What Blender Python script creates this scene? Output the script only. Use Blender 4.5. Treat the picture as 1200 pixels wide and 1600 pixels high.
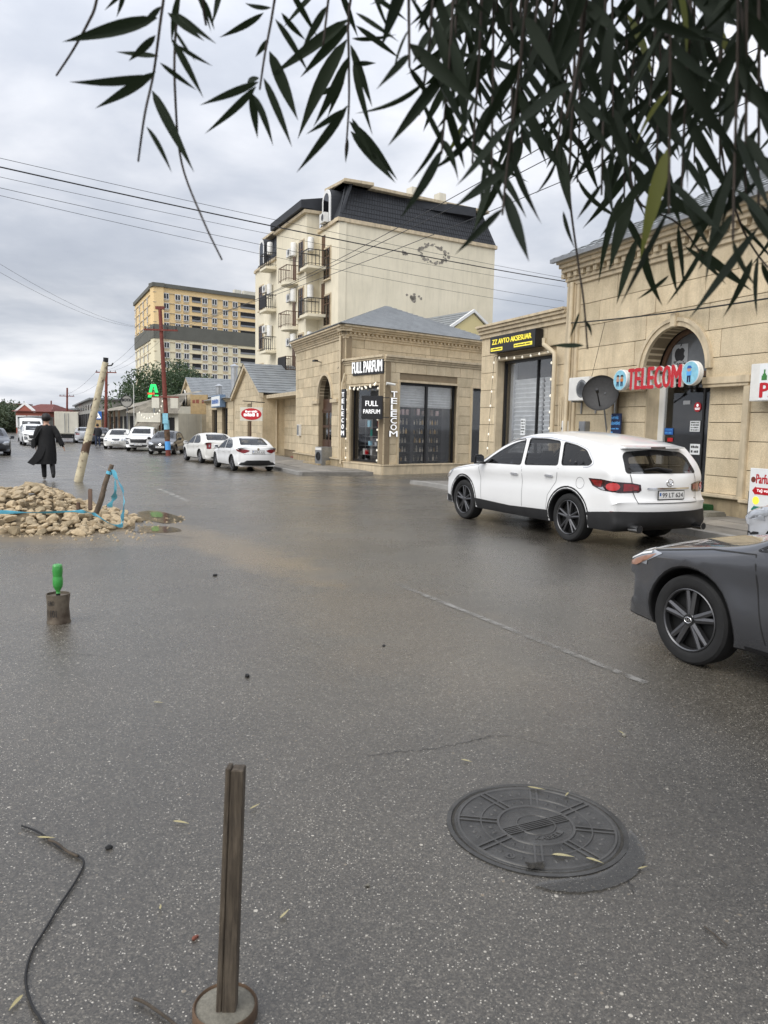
import bpy, bmesh, math, random
from mathutils import Vector, Matrix
from mathutils.bvhtree import BVHTree
from mathutils.geometry import delaunay_2d_cdt
for o in list(bpy.data.objects): bpy.data.objects.remove(o)
SC = bpy.context.scene
COL = SC.collection
R = math.radians
rnd = random.Random(7)

# ------------------------------------------------------------------ camera
F = 1200.0; CAMH = 1.66
TH = math.atan(133/1200); RHO = .02
FW = Vector((0, math.cos(TH), -math.sin(TH)))
U0 = Vector((0, math.sin(TH), math.cos(TH))); R0 = Vector((1, 0, 0))
CR = R0*math.cos(RHO) + U0*math.sin(RHO)
CU = U0*math.cos(RHO) - R0*math.sin(RHO)
cam = bpy.data.cameras.new('camera'); camo = bpy.data.objects.new('camera', cam); COL.objects.link(camo)
M = Matrix((CR, CU, -FW)).transposed().to_4x4(); M.translation = (0, 0, CAMH)
camo.matrix_world = M
cam.sensor_fit = 'VERTICAL'; cam.sensor_height = 24; cam.lens = 18
cam.clip_start = .05; cam.clip_end = 3000
cam.dof.use_dof = True; cam.dof.focus_distance = 9.0; cam.dof.aperture_fstop = 5.0
SC.camera = camo

# ------------------------------------------------------------------ sky, sun, exposure
SUN_EL, SUN_AZ = R(42), R(-140)          # azimuth from +Y towards +X
w = bpy.data.worlds.new('World'); SC.world = w; w.use_nodes = True
nt = w.node_tree; nt.nodes.clear()
def N(nt, t, **k):
    n = nt.nodes.new(t)
    for a, b in k.items(): setattr(n, a, b)
    return n
def LK(nt, a, b): nt.links.new(a, b)
def mathn(nt, op, a, b=None, c=None, clamp=False):
    n = N(nt, 'ShaderNodeMath', operation=op, use_clamp=clamp)
    for i, v in enumerate((a, b, c)):
        if v is None: continue
        if isinstance(v, (int, float)): n.inputs[i].default_value = v
        else: LK(nt, v, n.inputs[i])
    return n.outputs[0]
def mixc(nt, f, a, b, mode='MIX'):
    n = N(nt, 'ShaderNodeMix', data_type='RGBA', blend_type=mode)
    for i, v in ((0, f), (6, a), (7, b)):
        if isinstance(v, (int, float)): n.inputs[i].default_value = v
        elif isinstance(v, (tuple, list)): n.inputs[i].default_value = (*v[:3], 1)
        else: LK(nt, v, n.inputs[i])
    return n.outputs[2]
def ramp(nt, fac, stops, interp='LINEAR'):
    n = N(nt, 'ShaderNodeValToRGB'); n.color_ramp.interpolation = interp
    e = n.color_ramp.elements
    while len(e) < len(stops): e.new(.5)
    for el, (p, c) in zip(e, stops):
        el.position = p; el.color = (*c, 1) if len(c) == 3 else c
    LK(nt, fac, n.inputs[0]); return n.outputs[0]
def noise(nt, vec, scale, detail=5, rough=.55, dist=0):
    n = N(nt, 'ShaderNodeTexNoise'); n.inputs['Scale'].default_value = scale
    n.inputs['Detail'].default_value = detail; n.inputs['Roughness'].default_value = rough
    n.inputs['Distortion'].default_value = dist
    if vec is not None: LK(nt, vec, n.inputs['Vector'])
    return n.outputs['Fac']
tc = N(nt, 'ShaderNodeTexCoord')
sky = N(nt, 'ShaderNodeTexSky', sky_type='NISHITA', sun_disc=False)
sky.sun_elevation = SUN_EL; sky.sun_rotation = SUN_AZ
sep = N(nt, 'ShaderNodeSeparateXYZ'); LK(nt, tc.outputs['Generated'], sep.inputs[0])
zz = mathn(nt, 'MAXIMUM', sep.outputs[2], 0.0)
den = mathn(nt, 'ADD', zz, .16)
cmb = N(nt, 'ShaderNodeCombineXYZ')
LK(nt, mathn(nt, 'DIVIDE', sep.outputs[0], den), cmb.inputs[0]); LK(nt, mathn(nt, 'DIVIDE', sep.outputs[1], den), cmb.inputs[1])
n1 = noise(nt, cmb.outputs[0], .62, 7, .52, .3)
n2 = noise(nt, cmb.outputs[0], 2.1, 6, .55, .2)
nn = mathn(nt, 'ADD', mathn(nt, 'MULTIPLY', n1, .72), mathn(nt, 'MULTIPLY', n2, .28))
cl = ramp(nt, nn, [(.34, (3.9, 4.25, 5.0)), (.46, (5.3, 5.6, 6.25)), (.55, (7.2, 7.35, 7.8)), (.68, (9.6, 9.55, 9.65))])
lift = mathn(nt, 'ADD', .54, mathn(nt, 'MULTIPLY', zz, 1.15))       # overcast sky: brighter towards the zenith
lo = mathn(nt, 'SUBTRACT', 1.0, mathn(nt, 'MULTIPLY', zz, 7.0), clamp=True)
lift = mathn(nt, 'ADD', lift, mathn(nt, 'MULTIPLY', lo, .36))       # thin bright band low on the horizon
gm = N(nt, 'ShaderNodeVectorMath', operation='SCALE'); LK(nt, cl, gm.inputs[0]); LK(nt, lift, gm.inputs['Scale'])
mx = mixc(nt, .93, sky.outputs[0], gm.outputs[0])
bg = N(nt, 'ShaderNodeBackground'); bg.inputs['Strength'].default_value = .1
LK(nt, mx, bg.inputs['Color'])
wo = N(nt, 'ShaderNodeOutputWorld'); LK(nt, bg.outputs[0], wo.inputs['Surface'])
sun = bpy.data.lights.new('sun', 'SUN'); sun.energy = 1.5; sun.angle = R(50); sun.color = (1, .97, .92)
suno = bpy.data.objects.new('sun', sun); COL.objects.link(suno)
sd = Vector((math.sin(SUN_AZ)*math.cos(SUN_EL), math.cos(SUN_AZ)*math.cos(SUN_EL), math.sin(SUN_EL)))
suno.rotation_euler = (-sd).to_track_quat('-Z', 'Y').to_euler(); suno.location = sd*60
SC.view_settings.view_transform = 'Standard'; SC.view_settings.look = 'None'
SC.view_settings.gamma = 1; SC.view_settings.exposure = 0.58
SC.view_settings.use_curve_mapping = False

# ------------------------------------------------------------------ pixels to places
def ss(a, b, x):
    t = max(0, min(1, (x-a)/(b-a))); return t*t*(3-2*t)
def gz(x, y): return -0.3*ss(21, 31, y)          # the street dips a little past the rubble
def ray(px, py): return FW + CR*((px-600)/F) + CU*((800-py)/F)
def G(px, py):
    d = ray(px, py); lo_, hi_ = .1, 500
    for _ in range(60):
        t = (lo_+hi_)/2
        if CAMH + d.z*t > gz(d.x*t, d.y*t): lo_ = t
        else: hi_ = t
    return Vector((d.x*t, d.y*t, gz(d.x*t, d.y*t)))
def AT(px, py, Y):
    d = ray(px, py); t = Y/d.y; return Vector((d.x*t, Y, CAMH+d.z*t))
def DIST(px, py, s):
    d = ray(px, py); return Vector((0, 0, CAMH)) + d*s      # s = depth along the lens axis

# ------------------------------------------------------------------ materials
MT = {}
def pm(name, col, rough=.6, metal=0, var=.12, vs=5., bump=0., bs=60., ov=0., coat=0, emit=None, es=1., col2=None, spec=None, streak=0, sub=None, fine=0., fs=120.):
    m = bpy.data.materials.new(name); m.use_nodes = True; MT[name] = m
    t = m.node_tree; b = t.nodes['Principled BSDF']
    b.inputs['Roughness'].default_value = rough; b.inputs['Metallic'].default_value = metal
    if spec is not None: b.inputs['Specular IOR Level'].default_value = spec
    if coat: b.inputs['Coat Weight'].default_value = coat; b.inputs['Coat Roughness'].default_value = .06
    geo = N(t, 'ShaderNodeNewGeometry'); pos = geo.outputs['Position']
    c2 = col2 if col2 else tuple(v*(1-var*1.6) for v in col)
    c1 = tuple(v*(1+var*.5) for v in col)
    if var or col2:
        f = ramp(t, noise(t, pos, vs, 6, .6), [(.3, (0, 0, 0)), (.7, (1, 1, 1))])
        c = mixc(t, f, c1, c2)
        if fine:
            g = noise(t, pos, fs, 3, .6)
            c = mixc(t, fine, c, mixc(t, 1, c, ramp(t, g, [(.25, (.35, .35, .35)), (.75, (1.6, 1.6, 1.6))]), 'MULTIPLY'))
        if streak:
            mp = N(t, 'ShaderNodeMapping'); mp.inputs['Scale'].default_value = (3, 3, .35); LK(t, pos, mp.inputs[0])
            s = ramp(t, noise(t, mp.outputs[0], 1.6, 6, .65), [(.48, (1, 1, 1)), (.75, (1-streak,)*3)])
            c = mixc(t, 1, c, s, 'MULTIPLY')
        if ov:
            oi = N(t, 'ShaderNodeObjectInfo')
            v = ramp(t, oi.outputs['Random'], [(0, (1-ov, 1-ov, 1-ov*1.1)), (.5, (1, 1, 1)), (1, (1+ov*.6, 1+ov*.5, 1+ov*.35))])
            c = mixc(t, 1, c, v, 'MULTIPLY')
        LK(t, c, b.inputs['Base Color'])
    else: b.inputs['Base Color'].default_value = (*col, 1)
    if bump:
        bp = N(t, 'ShaderNodeBump'); bp.inputs['Strength'].default_value = bump; bp.inputs['Distance'].default_value = .02
        LK(t, noise(t, pos, bs, 6, .65), bp.inputs['Height']); LK(t, bp.outputs[0], b.inputs['Normal'])
    if emit:
        b.inputs['Emission Color'].default_value = (*emit, 1); b.inputs['Emission Strength'].default_value = es
    return m
def glass(name, col=(.02, .025, .03), rough=.03, alpha=.55):
    m = bpy.data.materials.new(name); m.use_nodes = True; MT[name] = m
    t = m.node_tree; t.nodes.clear()
    o = N(t, 'ShaderNodeOutputMaterial'); tr = N(t, 'ShaderNodeBsdfTransparent'); tr.inputs[0].default_value = (*[1-alpha+.25*c for c in col], 1)
    g = N(t, 'ShaderNodeBsdfGlossy'); g.inputs['Roughness'].default_value = rough; g.inputs['Color'].default_value = (.95, .97, 1, 1)
    fr = N(t, 'ShaderNodeFresnel'); gb = N(t, 'ShaderNodeNewGeometry'); LK(t, mathn(t, 'SUBTRACT', 1.52, mathn(t, 'MULTIPLY', gb.outputs['Backfacing'], 1.52-1/1.52)), fr.inputs['IOR'])
    mx = N(t, 'ShaderNodeMixShader'); LK(t, fr.outputs[0], mx.inputs[0]); LK(t, tr.outputs[0], mx.inputs[1]); LK(t, g.outputs[0], mx.inputs[2])
    LK(t, mx.outputs[0], o.inputs['Surface'])
    return m
STONE = (.62, .52, .36)
pm('stone', STONE, .85, var=.16, vs=2.2, bump=.4, bs=45, ov=.14, fine=.4, fs=60, streak=.22, col2=(.53, .435, .29))
pm('stone_dark', (.40, .32, .20), .9, var=.2, vs=3, bump=.3, bs=40, streak=.3)
pm('stone_trim', (.61, .51, .355), .85, var=.14, vs=3, bump=.25, bs=50, ov=.08, streak=.35)
pm('joint', (.25, .195, .125), .95, var=.1)
pm('plaster', (.78, .71, .55), .9, var=.08, vs=.6, bump=.1, bs=12, streak=.12, col2=(.70, .64, .49))
pm('plaster_white', (.68, .65, .55), .85, var=.1, vs=1, streak=.15)
pm('plaster_patch', (.34, .31, .26), .95, var=.35, vs=6, bump=.4, bs=15)
pm('ochre', (.82, .61, .32), .9, var=.06, vs=.2); pm('pale_cream', (.82, .75, .54), .9, var=.06, vs=.2); pm('grey_band', (.14, .14, .12), .9, var=.1, vs=.3)
pm('yellow_wall', (.70, .60, .32), .9, var=.06, vs=.8)
pm('roof_tile', (.22, .235, .245), .55, var=.15, vs=1.3, ov=.1); pm('roof_corner', (.30, .315, .325), .6, var=.12, vs=1.5); pm('roof_dark', (.028, .031, .037), .65, var=.2, vs=2)
pm('mortar_metal', (.33, .33, .33), .5, .5, var=.15)
pm('white_paint', (.78, .78, .76), .5, var=.05, vs=3); pm('white_plastic', (.74, .73, .69), .45, var=.08, vs=4)
pm('cream_pipe', (.62, .52, .36), .6, var=.1); pm('black_metal', (.012, .012, .013), .45, var=.1); pm('black_matte', (.014, .014, .015), .75, var=.15)
pm('dark_wood', (.075, .035, .018), .5, var=.3, vs=8); pm('brown_frame', (.13, .075, .045), .55, var=.2)
pm('red_brown', (.20, .045, .03), .65, var=.25, vs=5); pm('red_wall', (.36, .12, .085), .9, var=.1, vs=1); pm('red_roof', (.17, .05, .04), .8, var=.15, vs=2)
pm('grey_metal', (.30, .31, .32), .45, .6, var=.15); pm('galv', (.52, .53, .54), .35, .8, var=.1)
pm('shutter', (.62, .64, .65), .45, .1, var=.12, vs=3); pm('shutter_dark', (.07, .075, .08), .4, .5, var=.12, vs=3)
pm('rust', (.16, .10, .06), .9, var=.4, vs=5); pm('corrugated', (.30, .27, .22), .75, var=.3, vs=1.5, streak=.3); pm('far_grey', (.36, .35, .32), .9, var=.15, vs=.7)
pm('concrete', (.22, .205, .165), .9, var=.25, vs=4, bump=.3, bs=50, fine=.4); pm('kerb', (.30, .29, .27), .85, var=.2, vs=3, bump=.2)
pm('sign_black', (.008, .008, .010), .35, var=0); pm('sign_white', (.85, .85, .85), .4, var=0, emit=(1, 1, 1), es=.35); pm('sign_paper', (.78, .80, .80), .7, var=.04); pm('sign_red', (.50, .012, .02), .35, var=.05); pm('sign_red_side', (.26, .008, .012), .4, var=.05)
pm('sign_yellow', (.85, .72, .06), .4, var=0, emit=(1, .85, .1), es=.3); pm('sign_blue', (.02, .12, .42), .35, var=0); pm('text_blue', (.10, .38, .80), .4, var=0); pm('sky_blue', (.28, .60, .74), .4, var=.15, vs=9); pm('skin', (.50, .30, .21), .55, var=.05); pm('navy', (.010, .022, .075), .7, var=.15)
pm('orange', (.65, .22, .04), .5, var=.1); pm('leaf_green', (.05, .22, .05), .5, var=.2); pm('ink', (.02, .02, .022), .6, var=0); pm('neon_green', (.02, .55, .12), .4, var=0, emit=(.02, .9, .16), es=.75); pm('neon_red', (.6, .08, .03), .4, var=0, emit=(1, .12, .04), es=.7)
pm('bulb', (.8, .76, .66), .3, var=0, emit=(1, .92, .75), es=.35); pm('lamp_panel', (.9, .9, .9), .3, var=0, emit=(1, .98, .95), es=9)
pm('turf', (.018, .10, .022), .95, var=.35, vs=25, bump=.8, bs=150); pm('brick_red', (.26, .09, .06), .9, var=.25)
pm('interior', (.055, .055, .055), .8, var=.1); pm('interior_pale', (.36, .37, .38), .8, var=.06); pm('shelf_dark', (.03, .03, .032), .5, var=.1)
glass('shop_glass', alpha=.22); glass('car_glass', alpha=.55); glass('house_glass', (.01, .01, .012), .04, .8); glass('clear_glass', (.05, .05, .05), .03, .06)
pm('window_grey', (.13, .135, .14), .10, var=.25, vs=1.5); pm('window_dark', (.03, .034, .04), .12, var=.2, vs=.8); pm('curtain', (.42, .41, .38), .6, var=.2, vs=2)

# ------------------------------------------------------------------ mesh helpers
class MB:
    def __init__(s): s.v = []; s.f = []; s.m = []
    def add(s, vs, fs, mi=0):
        o = len(s.v); s.v += [tuple(v) for v in vs]
        for f in fs: s.f.append(tuple(o+i for i in f)); s.m.append(mi)
        return s
    def box(s, x0, x1, y0, y1, z0, z1, mi=0):
        vs = [(x, y, z) for z in (z0, z1) for y in (y0, y1) for x in (x0, x1)]
        return s.add(vs, [(0, 2, 3, 1), (4, 5, 7, 6), (0, 1, 5, 4), (2, 6, 7, 3), (0, 4, 6, 2), (1, 3, 7, 5)], mi)
    def bar(s, a, b, w, h=None, up=(0, 0, 1), mi=0):        # box along a->b
        a = Vector(a); b = Vector(b); h = h or w
        d = (b-a).normalized(); u = Vector(up)
        if abs(d.dot(u)) > .98: u = Vector((1, 0, 0))
        sx = d.cross(u).normalized()*w/2; sy = sx.normalized().cross(d)*h/2
        vs = [p+sgx*sx+sgy*sy for p in (a, b) for sgx, sgy in ((-1, -1), (1, -1), (1, 1), (-1, 1))]
        return s.add(vs, [(0, 3, 2, 1), (4, 5, 6, 7), (0, 1, 5, 4), (1, 2, 6, 5), (2, 3, 7, 6), (3, 0, 4, 7)], mi)
    def tube(s, pts, r, n=8, mi=0, cap=True):
        pts = [Vector(p) for p in pts]; rs = r if isinstance(r, (list, tuple)) else [r]*len(pts)
        vs = []; fs = []; prev = None
        for i, p in enumerate(pts):
            d = (pts[min(i+1, len(pts)-1)]-pts[max(i-1, 0)]).normalized()
            if prev is None:
                u = Vector((0, 0, 1)) if abs(d.z) < .9 else Vector((1, 0, 0))
                a = d.cross(u).normalized()
            else: a = (prev-d*prev.dot(d)).normalized()
            prev = a; b = d.cross(a)
            vs += [p+(a*math.cos(2*math.pi*k/n)+b*math.sin(2*math.pi*k/n))*rs[i] for k in range(n)]
        for i in range(len(pts)-1):
            for k in range(n):
                k2 = (k+1) % n; fs.append((i*n+k, i*n+k2, (i+1)*n+k2, (i+1)*n+k))
        if cap: fs += [tuple(range(n))[::-1], tuple((len(pts)-1)*n+k for k in range(n))]
        return s.add(vs, fs, mi)
    def lathe(s, prof, n=24, c=(0, 0, 0), axis='z', mi=0, sx=1, sy=1, cap=True):
        vs = []; fs = []
        for r_, z_ in prof:
            for k in range(n):
                a = 2*math.pi*k/n; p = (r_*math.cos(a)*sx, r_*math.sin(a)*sy, z_)
                if axis == 'y': p = (p[0], p[2], p[1])
                elif axis == 'x': p = (p[2], p[0], p[1])
                vs.append((p[0]+c[0], p[1]+c[1], p[2]+c[2]))
        for i in range(len(prof)-1):
            for k in range(n):
                k2 = (k+1) % n; q = (i*n+k, i*n+k2, (i+1)*n+k2, (i+1)*n+k)
                fs.append(q if axis != 'y' else q[::-1])
        ring_ = prof[0] == prof[-1] or not cap
        if prof[0][0] > 1e-5 and not ring_: fs.append(tuple(range(n))[::-1] if axis != 'y' else tuple(range(n)))
        if prof[-1][0] > 1e-5 and not ring_: 
            q = tuple((len(prof)-1)*n+k for k in range(n)); fs.append(q if axis != 'y' else q[::-1])
        return s.add(vs, fs, mi)
    def prism(s, poly, fn, d0, d1, mi=0):                     # poly of (a,b); fn(a,b,d) -> xyz
        n = len(poly); vs = [fn(a, b, d0) for a, b in poly]+[fn(a, b, d1) for a, b in poly]
        fs = [tuple(range(n))[::-1], tuple(range(n, 2*n))]+[(i, (i+1) % n, n+(i+1) % n, n+i) for i in range(n)]
        return s.add(vs, fs, mi)
    def done(s, name, mats, parent=None, smooth=False, loc=None, fix=True, bev=0):
        me = bpy.data.meshes.new(name); me.from_pydata(s.v, [], s.f)
        mats = mats if isinstance(mats, (list, tuple)) else [mats]
        for m in mats: me.materials.append(MT[m])
        if len(mats) > 1: me.polygons.foreach_set('material_index', s.m)
        if fix or bev:
            bm = bmesh.new(); bm.from_mesh(me)
            if bev:
                bmesh.ops.remove_doubles(bm, verts=bm.verts, dist=1e-5)
            bmesh.ops.recalc_face_normals(bm, faces=bm.faces)
            if bev:
                es = [e for e in bm.edges if len(e.link_faces) == 2 and e.calc_face_angle(0) > .7]
                bmesh.ops.bevel(bm, geom=es, offset=bev, segments=2 if bev > .004 else 1, affect='EDGES', clamp_overlap=True)
            bm.to_mesh(me); bm.free()
        if smooth is not False:
            me.shade_smooth()
            if smooth is not True: me.set_sharp_from_angle(angle=R(smooth))
        me.update()
        o = bpy.data.objects.new(name, me); COL.objects.link(o)
        if parent: o.parent = parent
        if loc is not None: o.location = loc
        return o
def tag(o, label, cat, group=None):
    o['label'] = label; o['category'] = cat
    if group: o['group'] = group
    return o
def thing(name, label, cat, loc=(0, 0, 0), rotz=0, group=None):
    o = bpy.data.objects.new(name, None); COL.objects.link(o); o.empty_display_size = .2
    o.location = loc; o.rotation_euler = (0, 0, rotz)
    return tag(o, label, cat, group)
def struct(o): o['kind'] = 'structure'; return o
def stuff(o): o['kind'] = 'stuff'; return o
def dup(o, parent=None, data=True):
    c = o.copy(); COL.objects.link(c)
    if parent: c.parent = parent
    for ch in list(o.children): dup(ch, c)
    return c
def place(o, loc, rotz=None, scale=None):
    o.location = loc
    if rotz is not None: o.rotation_euler = (0, 0, rotz)
    if scale: o.scale = (scale,)*3
    return o
def boxpart(name, parent, mat, x0, x1, y0, y1, z0, z1, bev=0):
    return MB().box(x0, x1, y0, y1, z0, z1).done(name, mat, parent, bev=bev)
_tx = {}
def textgeo(body, bold=0., spacing=1.):
    k = (body, bold, spacing)
    if k not in _tx:
        cu = bpy.data.curves.new('txt', 'FONT'); cu.body = body; cu.size = 1; cu.offset = bold; cu.space_character = spacing
        cu.resolution_u = 3; cu.align_x = 'LEFT'
        ob = bpy.data.objects.new('txt', cu); COL.objects.link(ob)
        bpy.context.view_layer.update()
        me = ob.to_mesh(); vs = [(v.co.x, v.co.y) for v in me.vertices]; fs = [tuple(p.vertices) for p in me.polygons]
        ob.to_mesh_clear(); bpy.data.objects.remove(ob); bpy.data.curves.remove(cu)
        x0 = min(v[0] for v in vs); x1 = max(v[0] for v in vs); y0 = min(v[1] for v in vs); y1 = max(v[1] for v in vs)
        _tx[k] = ([((x-x0)/(x1-x0), (y-y0)/(y1-y0)) for x, y in vs], fs)
    return _tx[k]
def text(body, name, mat, parent, o, xd, yd, w, h, dep=.01, bold=.01, spacing=1., side=None):
    """lettering fitted into w x h; o = lower left corner, xd reading direction, yd up; bold = stroke widening by shifted copies"""
    vs, fs = textgeo(body, 0., spacing); k = len(vs)
    o = Vector(o); xd = Vector(xd).normalized(); yd = Vector(yd).normalized(); n = xd.cross(yd); mb = MB()
    ec = {(f[i], f[(i+1) % len(f)]) for f in fs for i in range(len(f))}; rim = [e for e in ec if (e[1], e[0]) not in ec]
    sh = bold*h*1.6
    for q, (dx_, dy_) in enumerate(((0, 0), (-1, 0), (1, 0), (0, .8), (0, -.8)) if bold > .008 else ((0, 0),)):
        of = xd*dx_*sh+yd*dy_*sh*.6
        a = [o+xd*x*w+yd*y*h+of for x, y in vs]; b = [p+n*(dep-.0004*q*min(1, dep/.004)) for p in a]
        mb.add(b, fs, 0); mb.add(a+b, [(e[0], e[1], e[1]+k, e[0]+k) for e in rim], 1 if side else 0)
    return mb.done(name, [mat, side] if side else mat, parent, fix=False)
def scribble(t, x, z, w, h, mat='ink', y=.0065, seed=1, name='small_print'):
    """a row of short marks standing for print too small to read"""
    r_ = random.Random(seed*31+int(abs(x*1000))); mb = MB(); c = 0.
    while c < w:
        q = min(w-c, h*r_.uniform(.5, 1.3)); mb.box(x-c-q*.8, x-c, y, y+.0015, z, z+h*r_.uniform(.7, 1.)); c += q+(h*.5 if r_.random() < .25 else 0)
    return stuff(mb.done(name, mat, t))
def cat(pts, n=6, closed=False):                              # Catmull-Rom
    out = []; L = len(pts)
    for i in range(L if closed else L-1):
        p = [Vector(pts[(i+k) % L if closed else max(0, min(L-1, i+k))]) for k in (-1, 0, 1, 2)]
        for j in range(n):
            t = j/n
            out.append(.5*((2*p[1])+(-p[0]+p[2])*t+(2*p[0]-5*p[1]+4*p[2]-p[3])*t*t+(-p[0]+3*p[1]-3*p[2]+p[3])*t**3))
    if not closed: out.append(Vector(pts[-1]))
    return out

# ------------------------------------------------------------------ ground
def asphalt():
    m = bpy.data.materials.new('asphalt'); m.use_nodes = True; MT['asphalt'] = m
    t = m.node_tree; b = t.nodes['Principled BSDF']
    geo = N(t, 'ShaderNodeNewGeometry'); pos = geo.outputs['Position']
    fine = noise(t, pos, 210, 3, .7); mid = noise(t, pos, 38, 4, .6); big = noise(t, pos, .55, 5, .55); patch = noise(t, pos, .16, 4, .5)
    vg = N(t, 'ShaderNodeTexVoronoi'); vg.inputs['Scale'].default_value = 170; LK(t, pos, vg.inputs['Vector'])
    sg = N(t, 'ShaderNodeSeparateColor'); LK(t, vg.outputs['Color'], sg.inputs[0])
    c = ramp(t, sg.outputs[0], [(0, (.010, .0095, .0085)), (.35, (.036, .0335, .0295)), (.7, (.084, .078, .068)), (.9, (.16, .148, .129)), (1, (.28, .26, .225))])
    c = mixc(t, .45, c, ramp(t, fine, [(.3, (.013, .012, .0105)), (.5, (.068, .063, .055)), (.72, (.21, .195, .17))]))
    c = mixc(t, .22, c, ramp(t, mid, [(.3, (.020, .019, .017)), (.7, (.095, .089, .080))]))
    vo = N(t, 'ShaderNodeTexVoronoi'); vo.inputs['Scale'].default_value = 135; LK(t, pos, vo.inputs['Vector'])
    sp = N(t, 'ShaderNodeSeparateColor'); LK(t, vo.outputs['Color'], sp.inputs[0])
    pick = mathn(t, 'GREATER_THAN', sp.outputs[0], .55)
    dsz = mathn(t, 'LESS_THAN', vo.outputs['Distance'], mathn(t, 'ADD', .12, mathn(t, 'MULTIPLY', sp.outputs[1], .30)))
    chip = mathn(t, 'MULTIPLY', pick, dsz)
    cc = ramp(t, sp.outputs[2], [(0, (.10, .095, .085)), (.45, (.21, .20, .18)), (.8, (.42, .40, .36)), (1, (.72, .70, .65))])
    c = mixc(t, mathn(t, 'MULTIPLY', chip, .85), c, cc)
    vo2 = N(t, 'ShaderNodeTexVoronoi'); vo2.inputs['Scale'].default_value = 34; LK(t, pos, vo2.inputs['Vector'])
    sp2 = N(t, 'ShaderNodeSeparateColor'); LK(t, vo2.outputs['Color'], sp2.inputs[0])
    chip2 = mathn(t, 'MULTIPLY', mathn(t, 'GREATER_THAN', sp2.outputs[0], .92), mathn(t, 'LESS_THAN', vo2.outputs['Distance'], mathn(t, 'MULTIPLY', sp2.outputs[1], .26)))
    c = mixc(t, mathn(t, 'MULTIPLY', chip2, .8), c, ramp(t, sp2.outputs[2], [(0, (.22, .18, .13)), (1, (.55, .53, .48))]))
    # broad tone: drier and damper patches
    c = mixc(t, 1, c, ramp(t, big, [(.3, (.80, .80, .80)), (.7, (1.18, 1.17, 1.15))]), 'MULTIPLY')
    c = mixc(t, 1, c, ramp(t, patch, [(.35, (.85, .85, .86)), (.65, (1.12, 1.11, 1.08))]), 'MULTIPLY')
    # sand washed out of the rubble heap, a streak along the drain line, a painted sheen mid-road
    def blob(cx, cy, sx, sy, rot, soft=.6):
        mp = N(t, 'ShaderNodeMapping', vector_type='TEXTURE'); mp.inputs['Location'].default_value = (cx, cy, 0)
        mp.inputs['Rotation'].default_value = (0, 0, rot); mp.inputs['Scale'].default_value = (sx, sy, 100); LK(t, pos, mp.inputs[0])
        ln = N(t, 'ShaderNodeVectorMath', operation='LENGTH'); LK(t, mp.outputs[0], ln.inputs[0])
        d = mathn(t, 'ADD', ln.outputs['Value'], mathn(t, 'MULTIPLY', mathn(t, 'SUBTRACT', noise(t, pos, 1.6, 6, .65), .5), 1.5))
        return mathn(t, 'MULTIPLY', mathn(t, 'SUBTRACT', 1.0, d), 1/soft, clamp=True)
    s1 = mathn(t, 'MAXIMUM', blob(-5.6, 11.2, 3.6, 1.5, .0), mathn(t, 'MULTIPLY', blob(-2.1, 10.3, .62, 3.7, .60), 1.0))
    s1 = mathn(t, 'MAXIMUM', s1, mathn(t, 'MULTIPLY', blob(.2, 6.4, 1.1, 2.8, .3), .25))  # warm road sheen put into the colour with the sand tone
    s1 = mathn(t, 'MAXIMUM', s1, mathn(t, 'MULTIPLY', blob(.4, 22.5, 3.0, 1.0, .3), .6))
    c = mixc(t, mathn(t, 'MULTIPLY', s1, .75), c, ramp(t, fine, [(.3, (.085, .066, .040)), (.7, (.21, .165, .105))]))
    dark_zone = mathn(t, 'MAXIMUM', blob(3.0, 9.5, 2.2, 5.5, .38, .9), mathn(t, 'MULTIPLY', blob(1.4, 3.4, 1.9, 1.5, .2, .9), .8))  # two soft zones right of centre where the asphalt colour is multiplied down
    c = mixc(t, mathn(t, 'MULTIPLY', dark_zone, .55), c, mixc(t, 1, c, (.42, .42, .42), 'MULTIPLY'))
    c = mixc(t, 1, c, (1.16, 1.12, 1.05), 'MULTIPLY')
    LK(t, c, b.inputs['Base Color'])
    mpt = N(t, 'ShaderNodeMapping'); mpt.inputs['Rotation'].default_value = (0, 0, R(-26)); mpt.inputs['Scale'].default_value = (1.6, .10, 1); LK(t, pos, mpt.inputs[0])
    trk = noise(t, mpt.outputs[0], 1.0, 4, .55)                      # long streaks left by tyres
    wet = mathn(t, 'ADD', mathn(t, 'MULTIPLY', noise(t, pos, .8, 6, .6), .6), mathn(t, 'MULTIPLY', trk, .4))
    rg = ramp(t, wet, [(.32, (.13, .13, .13)), (.5, (.24, .24, .24)), (.68, (.40, .40, .40))])
    rg = mixc(t, .35, rg, ramp(t, mid, [(.3, (.16, .16, .16)), (.7, (.5, .5, .5))]))
    LK(t, rg, b.inputs['Roughness']); b.inputs['Specular IOR Level'].default_value = .7
    bp = N(t, 'ShaderNodeBump'); bp.inputs['Strength'].default_value = .42; bp.inputs['Distance'].default_value = .004
    h = mathn(t, 'ADD', mathn(t, 'ADD', fine, mathn(t, 'MULTIPLY', chip, .35)), mathn(t, 'MULTIPLY', mid, .8))
    LK(t, h, bp.inputs['Height']); LK(t, bp.outputs[0], b.inputs['Normal'])
asphalt()
def sheet(name, mat, xs, ys, dz=0., fn=None):
    mb = MB(); n = len(xs)
    mb.add([(x, y, gz(x, y)+dz) for y in ys for x in xs], [(j*n+i, j*n+i+1, (j+1)*n+i+1, (j+1)*n+i) for j in range(len(ys)-1) for i in range(n-1)])
    return mb.done(name, mat, smooth=True)
ys = [-30, -10, 0, 10, 16, 20]+[21+i*.5 for i in range(21)]+[33, 40, 60, 100, 180, 400, 1500]
struct(sheet('ground', 'asphalt', [-1500, -400, -150, -60, -30, -15, 0, 15, 30, 60, 150, 400, 1500], ys))
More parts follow.
